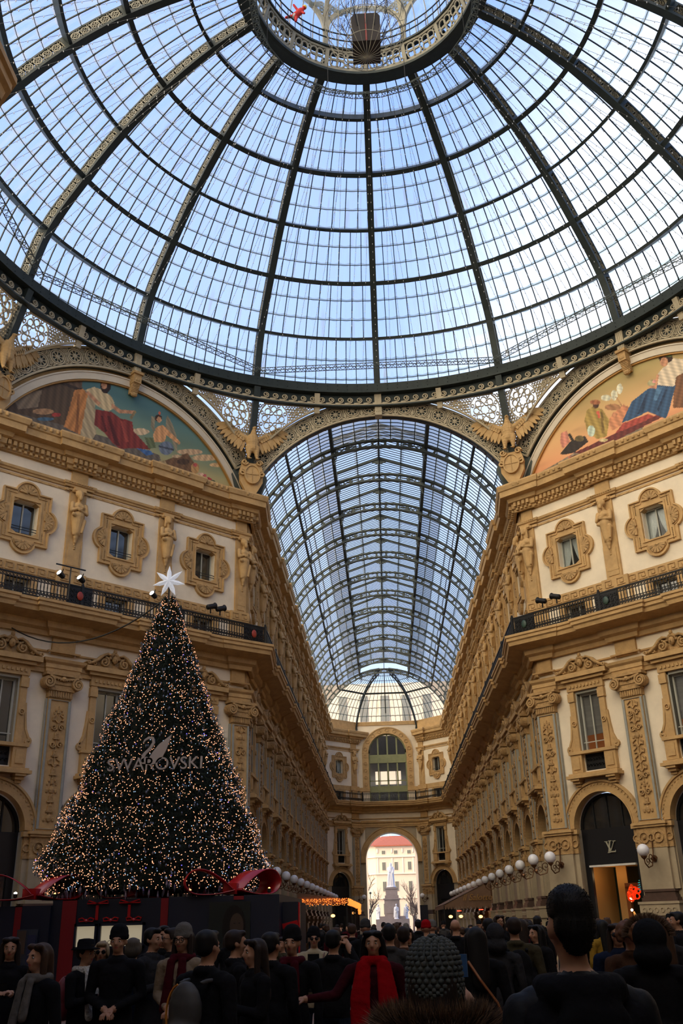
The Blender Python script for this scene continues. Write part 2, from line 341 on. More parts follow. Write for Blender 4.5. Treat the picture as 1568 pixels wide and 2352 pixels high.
# end wall with the street arch and the big arched window over the balcony
def wall_end():
    mb = MB(); mb.X = T((0, YF, 0)); Y1 = 2.2
    hw, zs, H = 3.1, 8.4, HF
    for s in (-1, 1): mb.box(min(s*hw, s*H), max(s*hw, s*H), 0, Y1, 0, zs, 2)
    A = circ(0, zs, hw, pi, 0, 32)
    for k in range(32):
        (xa, za), (xb, zb) = A[k], A[k+1]
        mb.add([(xa, 0, za), (xb, 0, zb), (xb, 0, 12), (xa, 0, 12), (xa, Y1, za), (xb, Y1, zb), (xb, Y1, 12), (xa, Y1, 12)], [(0, 1, 2, 3), (0, 4, 5, 1), (4, 7, 6, 5)], 2)
    for s in (-1, 1): mb.box(min(s*hw, s*H), max(s*hw, s*H), 0, Y1, zs, 12)
    mb.box(-H, H, 0, Y1, 12, 15)
    w2, z2 = 2.35, 20.9
    for s in (-1, 1): mb.box(min(s*w2, s*H), max(s*w2, s*H), 0, .6, 15, z2)
    A = circ(0, z2, w2, pi, 0, 28)
    for k in range(28):
        (xa, za), (xb, zb) = A[k], A[k+1]
        mb.add([(xa, 0, za), (xb, 0, zb), (xb, 0, 24.6), (xa, 0, 24.6), (xa, .6, za), (xb, .6, zb), (xb, .6, 24.6), (xa, .6, 24.6)], [(0, 1, 2, 3), (0, 4, 5, 1), (4, 7, 6, 5)], 0)
    for s in (-1, 1): mb.box(min(s*w2, s*H), max(s*w2, s*H), 0, .6, z2, 24.6)
    # archivolts, panels
    mb.ring(0, zs, hw+.28, .55, -.16, 0, 32, 1, 0, pi); mb.ring(0, zs, hw+.62, .10, -.22, 0, 32, 1, 0, pi)
    for s in (-1, 1):
        mb.box(min(s*3.1, s*3.7), max(s*3.1, s*3.7), -.25, 0, 8.1, 8.4, 1)
        mb.poly([(s*3.55, 12.9), (s*3.55, 11.2), (s*2.9, 12.2), (s*1.9, 12.75), (s*1.2, 12.9)][::s], -.06, 0, 1)
        mb.box(min(s*w2, s*3.15), max(s*w2, s*3.15), -.12, 0, 16.6, z2, 1)
        for q in range(5): mb.ring(s*2.75, 17.1+.85*q, .17, .06, -.17, -.1, 14, 3)
        mb.box(min(s*2.3, s*3.6), max(s*2.3, s*3.6), -.14, 0, 16.3, 16.75, 1); mb.box(s*3.35-.13, s*3.35+.13, -.08, 0, 15, 16.3, 1)
    mb.ring(0, z2, w2+.4, .8, -.12, 0, 32, 1, 0, pi); mb.ring(0, z2, w2+.75, .12, -.2, 0, 32, 1, 0, pi); mb.ring(0, z2, w2+.08, .12, -.18, 0, 32, 1, 0, pi)
    for q in range(9): a = pi*(q+.5)/9; mb.ring((w2+.4)*cos(a), z2+(w2+.4)*sin(a), .2, .07, -.18, -.1, 14, 3)
    mb.box(-HF-.1, HF+.1, -.12, .6, 24.3, 24.75, 1)
    struct('wall_end', mb, ['stucco', 'ochre', 'marble', 'ochred'])
    mb = MB()
    for s in (-1, 1):   # parapets over the canted end walls
        a, b = (s*HS, YE), (s*HF, YF); X = frame(a[0], a[1], b[0]-a[0], b[1]-a[1]) if s < 0 else frame(b[0], b[1], a[0]-b[0], a[1]-b[1]); mb.X = X
        mb.box(0, 5.5, 0, .5, 23.3, 24.75); mb.box(.3, 5.2, -.06, 0, 23.7, 24.4)
    struct('trim_1', mb, 'ochre')
    # green framed window
    t = thing('window_1', kind='structure', mw=T((0, YF+.25, 0))); f = MB(); g = MB()
    for x in (-2.3, -1.17, 0, 1.17, 2.3): f.box(x-.09, x+.09, 0, .15, 15, z2+sqrt(max(.01, w2*w2-x*x))-.02)
    f.box(-2.3, 2.3, -.05, .15, 19.7, 20.7); f.box(-2.3, 2.3, -.05, .15, 16.2, 16.9); f.box(-2.3, 2.3, 0, .12, 17.5, 17.6); f.ring(0, z2, w2-.06, .14, 0, .15, 28, 0, 0, pi)
    g.poly([(-2.3, 15.0), (2.3, 15.0), (2.3, z2)]+circ(0, z2, 2.3, 0, pi, 24)[1:], .08, .1)
    build('frame', f, 'olive', t); build('pane', g, 'cglass', t)
    bk = MB(); bk.box(-2.3, 2.3, 1.5, 1.6, 15, 17.3); bk.box(-2.3, -1.6, 1.5, 1.6, 17.3, 23.3); bk.box(1.6, 2.3, 1.5, 1.6, 17.3, 23.3); bk.box(-1.6, 1.6, 1.5, 1.6, 18.9, 23.3); bk.box(-.12, .12, 1.5, 1.6, 17.3, 18.9); bk.box(-1.05, -.95, 1.5, 1.6, 17.3, 18.9); bk.box(.95, 1.05, 1.5, 1.6, 17.3, 18.9)
    build('room_wall', bk, 'dkroom', t)
wall_end()

# plain side and rear halls, seen only from other places; they close the space round the octagon
def plain_walls():
    runs = {'wall_west_arcade': [(-HS-30, -HS+0) , (-AP, -HS)], 'x': None}
    def w(name, a, b, z1=23.3):
        mb = MB(); l = hypot(b[0]-a[0], b[1]-a[1]); mb.X = frame(a[0], a[1], b[0]-a[0], b[1]-a[1]); mb.box(0, l, 0, .5, 5.5, z1, 0); mb.box(0, l, 0, .5, 0, 5.5, 1)
        for k in range(int(l/BAY)+1): x = .7+k*BAY; mb.box(x-.4, min(l, x+.4), -.12, 0, 0, 22.2, 2)
        struct(name, mb, ['stucco', 'marble', 'ochre'])
    w('wall_rear_left_arcade', (-HS, -46), (-HS, -AP)); w('wall_rear_left', (-HS, -AP), (-AP, -HS)); w('wall_west_arcade_near', (-AP, -HS), (-44, -HS)); w('wall_west_end', (-44, -HS), (-44, HS), 30)
    w('wall_west_arcade_far', (-44, HS), (-AP, HS)); w('wall_east_arcade_far', (AP, HS), (44, HS)); w('wall_east_end', (44, HS), (44, -HS), 30); w('wall_east_arcade_near', (44, -HS), (AP, -HS))
    w('wall_rear_right', (AP, -HS), (HS, -AP)); w('wall_rear_right_arcade', (HS, -AP), (HS, -46)); w('wall_rear_end', (HS, -46), (-HS, -46), 30)
    # upper walls that close the octagon above the cornice behind the lunettes and carry the halls' roofs
plain_walls()

# ---------------------------------------------------------------- cornices, string courses, balconies as swept mouldings
FULL = [0, 1, 2, 3, 4, 5, 6]
REAR = [(-HS, -46), (-HS, -AP), (-AP, -HS), (-44, -HS)]
REARR = [(44, -HS), (AP, -HS), (HS, -AP), (HS, -46)]
PBALC = [(0, 13.75), (.18, 13.75), (.22, 13.95), (.40, 14.05), (.45, 14.3), (.95, 14.42), (1.18, 14.45), (1.22, 14.62), (1.30, 14.68), (1.30, 14.82), (1.36, 14.86), (1.36, 14.98), (0, 15.0)]
PCORN = [(0, 22.05), (.12, 22.05), (.16, 22.2), (.26, 22.24), (.28, 22.5), (.44, 22.55), (.5, 22.75), (.86, 22.8), (.88, 23.1), (.95, 23.14), (1.02, 23.36), (1.0, 23.45), (0, 23.5)]
def sweeps():
    J = jogged(FULL, .16)
    mb = MB(); mb.sweep(J, [(0, 12.12), (.14, 12.12), (.16, 12.3), (.2, 12.32), (.2, 12.5), (.3, 12.6), (.34, 12.72), (0, 12.78)]); mb.sweep([(p.x, p.y) for p in J], [(0, 13.05), (.1, 13.05), (.12, 13.12), (0, 13.14)]); struct('trim_2', mb, 'ochre')
    mb = MB(); mb.sweep(J, PBALC); mb.sweep(REAR, PBALC); mb.sweep(REARR, PBALC); struct('trim_3', mb, 'ochre')
    # upper cornice, broken off beside the end window
    a, b = [], []
    for k in (0, 1, 2): pass
    JL = jogged([0, 1, 2], .16); JR = jogged([4, 5, 6], .16)
    JL[-1] = Vector((-HF-.1, YF-.1)); JR[0] = Vector((HF+.1, YF-.1))
    mb = MB()
    for J2 in (JL, JR): mb.sweep(J2, PCORN)
    mb.sweep(REAR, PCORN); mb.sweep(REARR, PCORN); struct('trim_4', mb, 'ochre')
    # dentils under the cornice
    mb = MB()
    for J2 in (JL, JR):
        for i in range(len(J2)-1):
            P, Q = J2[i], J2[i+1]; l = (Q-P).length
            if l < .3: continue
            d = (Q-P)/l; n = Vector((d.y, -d.x)); k = int(l/.26); mb.X = frame(P.x, P.y, d.x, d.y)
            for j in range(k): x = (j+.5)*l/k; mb.box(x-.075, x+.075, -.42, -.2, 22.28, 22.5); mb.box(x-.02, x+.11, -.28, -.1, 22.1, 22.22)
    struct('trim_5', mb, 'ochre')
    mb = MB()
    for J2 in (jogged([0, 1, 2], .1), jogged([4, 5, 6], .1)): mb.sweep(J2, [(0, 21.18), (.08, 21.18), (.1, 21.26), (.16, 21.3), (.18, 21.42), (0, 21.46)]); mb.sweep(J2, [(0, 20.98), (.04, 20.98), (.04, 21.1), (0, 21.1)])
    struct('trim_6', mb, 'ochre')
    # key-pattern band
    mb = MB()
    for sgs in ([0, 1, 2], [4, 5, 6]):
        J2 = jogged(sgs, .12); mb.sweep(J2, [(0, 16.35), (.07, 16.35), (.07, 16.88), (0, 16.88)])
        for i in range(len(J2)-1):
            P, Q = J2[i], J2[i+1]; l = (Q-P).length
            if l < .5 or P.y > 40: continue
            d = (Q-P)/l; mb.X = frame(P.x, P.y, d.x, d.y); k = int(l/.46)
            for j in range(k):
                x = (j+.5)*l/k; w = .2; y = -.105
                for (p, q) in (((-w, .1), (-w, .42)), ((-w, .42), (w*.7, .42)), ((w*.7, .42), (w*.7, .2)), ((w*.7, .2), (-.04, .2)), ((-.04, .2), (-.04, .3)), ((-w, .1), (w*1.2, .1))):
                    mb.stroke([(x+p[0], 16.35+p[1]), (x+q[0], 16.35+q[1])], .035, y, -.06, 1)
        mb.X = None
    struct('trim_7', mb, ['ochre', 'ochred'])
    # egg moulding along the top of the cornice of the two canted walls
    mb = MB()
    for sgs in ([0], [6]):
        J2 = jogged(sgs, .16)
        for i in range(len(J2)-1):
            P, Q = J2[i], J2[i+1]; l = (Q-P).length
            if l < .5: continue
            d = (Q-P)/l; mb.X = frame(P.x, P.y, d.x, d.y); k = int(l/.3)
            for j in range(k): mb.ball(((j+.5)*l/k, -1.0, 23.32), (.10, .07, .13), 8)
            # bead line of the string course and small quatrefoils
            for j in range(int(l/.13)): mb.ball(((j+.5)*.13, -.19+.06, 21.38), (.05, .05, .045), 6)
            for j in range(int(l/.5)): mb.box((j+.4)*.5-.07, (j+.4)*.5+.07, -.1+.04, 0, 21.0, 21.07)
    struct('trim_8', mb, 'ochre')
sweeps()

# ---------------------------------------------------------------- floor
def floor():
    m = bpy.data.materials.new('marble_mosaic_floor'); m.use_nodes = True; nt = m.node_tree; N = nt.nodes; L = nt.links; b = N['Principled BSDF']; b.inputs['Roughness'].default_value = .35
    tc = N.new('ShaderNodeTexCoord'); br = N.new('ShaderNodeTexBrick'); br.inputs['Scale'].default_value = .55; br.inputs['Color1'].default_value = (.16, .14, .12, 1); br.inputs['Color2'].default_value = (.09, .08, .075, 1); br.inputs['Mortar'].default_value = (.16, .07, .05, 1); br.inputs['Mortar Size'].default_value = .05
    L.new(tc.outputs['Object'], br.inputs['Vector']); L.new(br.outputs[0], b.inputs['Base Color'])
    mb = MB(); mb.box(-44.5, 44.5, -46.5, 92.2, -.3, 0); struct('floor', mb, m)
    mb = MB(); mb.box(-90, 90, 92.2, 230, -.3, -.02); struct('trim_9', mb, mat('street_paving', (.28, .27, .25), .8, var=.25))
floor()

# ---------------------------------------------------------------- shop fronts and windows, one set of parts, placed per bay
def shopfront_proto(warm=False):
    t = thing('door_1', kind='structure'); a = MB()
    a.ring(0, 5.55, 1.75, .44, -.13, .05, 28, 0, 0, pi); a.ring(0, 5.55, 2.0, .10, -.2, 0, 28, 0, 0, pi); a.ring(0, 5.55, 1.56, .07, -.16, .3, 28, 0, 0, pi)
    for k in range(31): an = pi*(k+.5)/31; a.box(1.86*cos(an)-.03, 1.86*cos(an)+.03, -.17, -.1, 5.55+1.86*sin(an)-.03, 5.55+1.86*sin(an)+.03)
    build('archivolt', a, 'ochre', t)
    f = MB(); f.box(-1.5, 1.5, .35, .5, 3.9, 5.5); f.box(-1.5, -1.2, .35, .5, 0, 3.9); f.box(1.2, 1.5, .35, .5, 0, 3.9); build('fascia', f, 'dkshop', t)
    f = MB(); f.ring(0, 5.5, 1.47, .12, .35, .5, 24, 0, 0, pi)
    for x in (-.75, 0, .75): f.box(x-.03, x+.03, .38, .46, 5.5, 5.5+sqrt(1.47**2-x*x))
    build('fanlight_frame', f, 'black', t)
    g = MB(); g.poly([(-1.5, 5.5), (1.5, 5.5)]+circ(0, 5.5, 1.5, 0, pi, 20)[1:], .44, .46)
    if not warm: g.box(-1.2, 1.2, .44, .46, 0, 3.9)
    build('glazing', g, 'dglass', t)
    return t
def tall_window_proto(kind):
    t = thing('window_2', kind='structure'); a = MB()
    # architrave with tapering side scrolls, cornice and sill
    for s in (-1, 1):
        a.box(min(s*.68, s*.98), max(s*.68, s*.98), -.14, .05, 8.9, 12.0); a.box(min(s*.66, s*1.02), max(s*.66, s*1.02), -.2, .05, 11.35, 11.75)
        a.ring(s*.83, 10.3, .11, .05, -.2, -.1, 12); a.ball((s*.83, -.16, 10.3), .05, 6)
        a.stroke([(s*1.0, 10.7), (s*1.05, 10.1), (s*1.12, 9.6), (s*1.3, 9.2)]+spiral(s*1.26, 9.1, .16, .04, pi*.5, -s*1.2, 12), .09, -.12, .03)
        a.poly([(s*.98, 10.4), (s*.98, 8.95), (s*1.3, 8.95), (s*1.33, 9.15), (s*1.1, 9.7)][::-s], -.08, .03)
        a.box(min(s*.62, s*1.22), max(s*.62, s*1.22), -.22, .05, 8.0, 8.9); a.box(min(s*.74, s*1.1), max(s*.74, s*1.1), -.26, -.2, 8.15, 8.7)
        for q in range(3): a.box(min(s*(.72+.05*q), s*(1.2-.05*q)), max(s*(.72+.05*q), s*(1.2-.05*q)), -.5+.12*q, .02, 7.62-.13*q, 7.75-.13*q)
    a.box(-1.28, 1.28, -.28, .05, 8.84, 8.98); a.box(-1.4, 1.4, -.55, .05, 7.72, 7.86); a.box(-1.32, 1.32, -.42, .05, 7.86, 7.96)
    a.box(-1.02, 1.02, -.18, .05, 11.85, 12.35); a.box(-1.2, 1.2, -.34, .05, 12.3, 12.45); a.box(-1.42, 1.42, -.46, .05, 12.45, 12.68)
    for k in range(9): a.box(-.85+k*.2, -.75+k*.2, -.24, -.15, 12.0, 12.12)
    build('surround', a, 'ochre', t)
    o = MB()   # scrolled crest with a mask
    for s in (-1, 1):
        o.stroke([(s*1.32, 12.78), (s*1.1, 12.86), (s*.85, 13.02), (s*.62, 13.25), (s*.4, 13.36), (s*.22, 13.3)], [.12, .13, .13, .12, .1, .08], -.4, -.1)
        o.stroke(spiral(s*.5, 12.97, .24, .04, pi/2, s*1.6, 24), .075, -.36, -.1); o.stroke(spiral(s*.98, 12.84, .1, .03, pi/2, -s*1.3, 14), .05, -.34, -.1); o.stroke(spiral(s*1.34, 12.8, .09, .03, pi, s*1.2, 12), .05, -.45, -.1)
        for q in range(4): o.ball((s*(.25+.09*q), -.3, 13.2-.05*q), (.06, .05, .09), 6)
    o.poly([(-1.3, 12.68), (1.3, 12.68), (.9, 12.95), (.5, 13.3), (-.5, 13.3), (-.9, 12.95)], -.2, 0)
    o.ball((0, -.33, 13.12), (.15, .14, .2), 10); o.ball((0, -.47, 13.1), (.035, .05, .06), 6)
    for k in range(9): an = pi*(k/8); o.ball((.2*cos(an), -.28, 13.2+.2*sin(an)), (.08, .08, .1), 6)
    o.ball((0, -.3, 13.52), (.1, .09, .13), 8)
    build('crest', o, 'ochred', t, smooth=True)
    f = MB()
    for s in (-1, 1): f.box(min(s*.6, s*.7), max(s*.6, s*.7), -.02, .3, 8.98, 11.85); f.box(s*.52-.04, s*.52+.04, .2, .3, 8.98, 11.7)
    f.box(-.7, .7, -.02, .3, 11.72, 11.85); f.box(-.03, .03, .22, .28, 8.98, 11.75); f.box(-.56, .56, .22, .28, 11.62, 11.72); f.box(-.56, .56, .05, .08, 9.35, 9.39)
    build('sash', f, 'sash', t)
    g = MB(); g.box(-.58, .58, .27, .29, 8.95, 11.72); build('pane', g, 'cglass' if kind else 'dglass', t)
    p = MB(); p.box(-.6, .6, .1, .14, 8.07, 8.85)
    for k in range(7):
        x = -.48+.16*k; p.stroke(spiral(x, 8.32, .075, .02, 0, 1.2, 10), .02, .04, .1); p.stroke(spiral(x, 8.6, .075, .02, pi, 1.2, 10), .02, .04, .1)
    build('balcony_grille', p, 'black', t)
    if kind:
        c = MB(); c.box(-.56, .56, .34, .38, 9.75, 11.7); build('blind', c, 'blind', t)
        c = MB(); c.box(-.6, .6, 1.2, 1.25, 8.9, 11.8, 0); c.box(-.62, -.6, .3, 1.25, 8.9, 11.8, 0); c.box(.6, .62, .3, 1.25, 8.9, 11.8, 0); c.box(.05, .35, .9, 1.0, 9.0, 9.9, 1); build('room', c, [mat('amber_room', (.35, .12, .03), .7, emit=(.8, .22, .03), estr=.05), mat('lit_shelf', (.8, .4, .1), emit=(1, .42, .08), estr=.25)], t)
    return t
def low_window_proto():
    t = thing('window_3', kind='structure'); f = MB()
    for s in (-1, 1): f.box(min(s*.6, s*.68), max(s*.6, s*.68), -.08, .2, 15.0, 16.3, 1); f.box(s*.55-.05, s*.55+.05, .3, .38, 15.05, 16.2, 0)
    f.box(-.68, .68, -.08, .2, 16.2, 16.3, 1); f.box(-.03, .03, .3, .36, 15.05, 16.2); f.box(-.6, .6, .3, .38, 16.1, 16.2)
    build('frame', f, ['sash', 'ochre'], t); g = MB(); g.box(-.6, .6, .36, .38, 15.0, 16.2); build('pane', g, 'dglass', t); return t
def shell(mb, cx, cz, r, a0, y0=-.16):
    for k in range(7):
        an = a0-pi/2+pi*(k+.5)/7; mb.stroke([(cx+.12*r*cos(an), cz+.12*r*sin(an)), (cx+r*cos(an), cz+r*sin(an))], [.03*r/.3, .11*r/.3], y0, -.03)
def upper_window_proto(kind):
    """kind 0 clear dark, 1 parted curtains"""
    t = thing('window_4', kind='structure'); f = MB(); z = 19.05; hw, hh, r = 1.12, 1.28, .52
    def outline(k):   # rectangle with a half round bulge on every side
        w, h, q = hw+.05-k, hh-k, r-k*.25; P = []
        q += .06; A = 1.2; sw = w-q*cos(A); sy = q*sin(A); B = 1.4; sh_ = h-q*cos(B); tx = q*sin(B)
        P += [(w, -h), (w, -sy)] + circ(sw, 0, q, -A, A, 12)[1:-1] + [(w, sy), (w, h), (tx, h)] + circ(0, sh_, q, pi/2-B, pi/2+B, 12)[1:-1] + [(-tx, h), (-w, h), (-w, sy)] + circ(-sw, 0, q, pi-A, pi+A, 12)[1:-1] + [(-w, -sy), (-w, -h), (-tx, -h)] + circ(0, -sh_, q, 1.5*pi-B, 1.5*pi+B, 12)[1:-1] + [(tx, -h)]
        return [(x, z+zz) for x, zz in P]
    # frame plate with the opening cut out
    O = outline(0); inner = []
    for (x, zz) in O:
        dx, dz = x, zz-z; k = max(abs(dx)/.62, abs(dz)/.82); inner.append((dx/k, z+dz/k))
    n = len(O); f.add([(x, -.08, zz) for x, zz in O]+[(x, -.08, zz) for x, zz in inner]+[(x, .03, zz) for x, zz in O]+[(x, .4, zz) for x, zz in inner], [(i, (i+1) % n, n+(i+1) % n, n+i) for i in range(n)]+[(i, 2*n+i, 2*n+(i+1) % n, (i+1) % n) for i in range(n)]+[(n+i, n+(i+1) % n, 3*n+(i+1) % n, 3*n+i) for i in range(n)])
    f.stroke(outline(.03), .08, -.16, 0, closed=True); f.stroke(outline(.2), .035, -.12, 0, closed=True)
    f.stroke([(-.68, z-.88), (.68, z-.88), (.68, z+.88), (-.68, z+.88)], .12, -.13, .2, closed=True)
    build('surround', f, 'ochre', t)
    s = MB(); shell(s, 0, z+hh-.12, .42, pi/2); shell(s, 0, z-hh+.12, .42, -pi/2); shell(s, hw-.22, z, .42, 0); shell(s, -hw+.22, z, .42, pi)
    for k in range(4):   # bead rows
        for j in range(7):
            for sg in (-1, 1): s.ball((sg*(.86), -.1, z+(.6+.09*j)*(1 if k % 2 else -1)), (.02, .02, .035), 4)
    build('shell_ornament', s, 'ochred', t)
    f = MB(); f.box(-.62, -.54, .28, .36, z-.82, z+.82); f.box(.54, .62, .28, .36, z-.82, z+.82); f.box(-.03, .03, .28, .34, z-.8, z+.8); f.box(-.6, .6, .28, .36, z+.74, z+.82); f.box(-.6, .6, .28, .36, z-.82, z-.76)
    build('sash', f, 'sash', t)
    if not kind: b = MB(); b.box(-.62, .62, -.02, 0, z-.62, z-.59); b.box(-.62, .62, -.02, 0, z-.5, z-.47); build('guard_rail', b, 'black', t)
    g = MB(); g.box(-.6, .6, .34, .36, z-.82, z+.82); build('pane', g, 'cglass' if kind else 'dglass', t)
    if kind:
        c = MB()
        for sg in (-1, 1):
            P = []
            for i in range(13):
                u = i/12
                P.append(u)
            V = []; nz = 10; nx = 16
            for j in range(nz+1):
                v = j/nz; w = .56*(1-v*v*.75)+.02
                for i in range(nx+1): u = i/nx; V.append((sg*(.58-w*u), .44+.03*sin(u*26), z+.78-v*1.55))
            c.add(V, [(j*(nx+1)+i, j*(nx+1)+i+1, (j+1)*(nx+1)+i+1, (j+1)*(nx+1)+i) for j in range(nz) for i in range(nx)])
        build('curtain', c, 'curtain', t, smooth=True); d = MB(); d.box(-.62, .62, .9, .95, z-.85, z+.85); d.box(-.64, -.6, .4, .95, z-.85, z+.85); d.box(.6, .64, .4, .95, z-.85, z+.85); d.box(-.62, .62, .4, .95, z+.82, z+.86); build('room', d, 'dkroom', t)
    return t
def place_bays():
    P = {'s': shopfront_proto(), 'sw': shopfront_proto(True), 't0': tall_window_proto(0), 't1': tall_window_proto(1), 'l': low_window_proto(), 'u0': upper_window_proto(0), 'u1': upper_window_proto(1)}
    nw, nd = [4], [1]
    for i in BAYS:
        a, b, l = seg(i)
        for j, c in enumerate(BAYS[i]):
            F = frame(a[0], a[1], b[0]-a[0], b[1]-a[1]) @ T((c, 0, 0))
            nd[0] += 1; w = dup(P['sw' if i == 6 and j == 0 else 's'], F); w.name = 'door_%d' % nd[0]
            for key in (('t1' if i == 6 else 't0'), 'l', ('u1' if (i == 6 or (i == 2) or (i in (1, 5) and j % 4 == 1)) else 'u0')):
                nw[0] += 1; w = dup(P[key], F); w.name = 'window_%d' % nw[0]
    for t in P.values():
        for ch in list(t.children): bpy.data.objects.remove(ch)
        bpy.data.objects.remove(t)
place_bays()
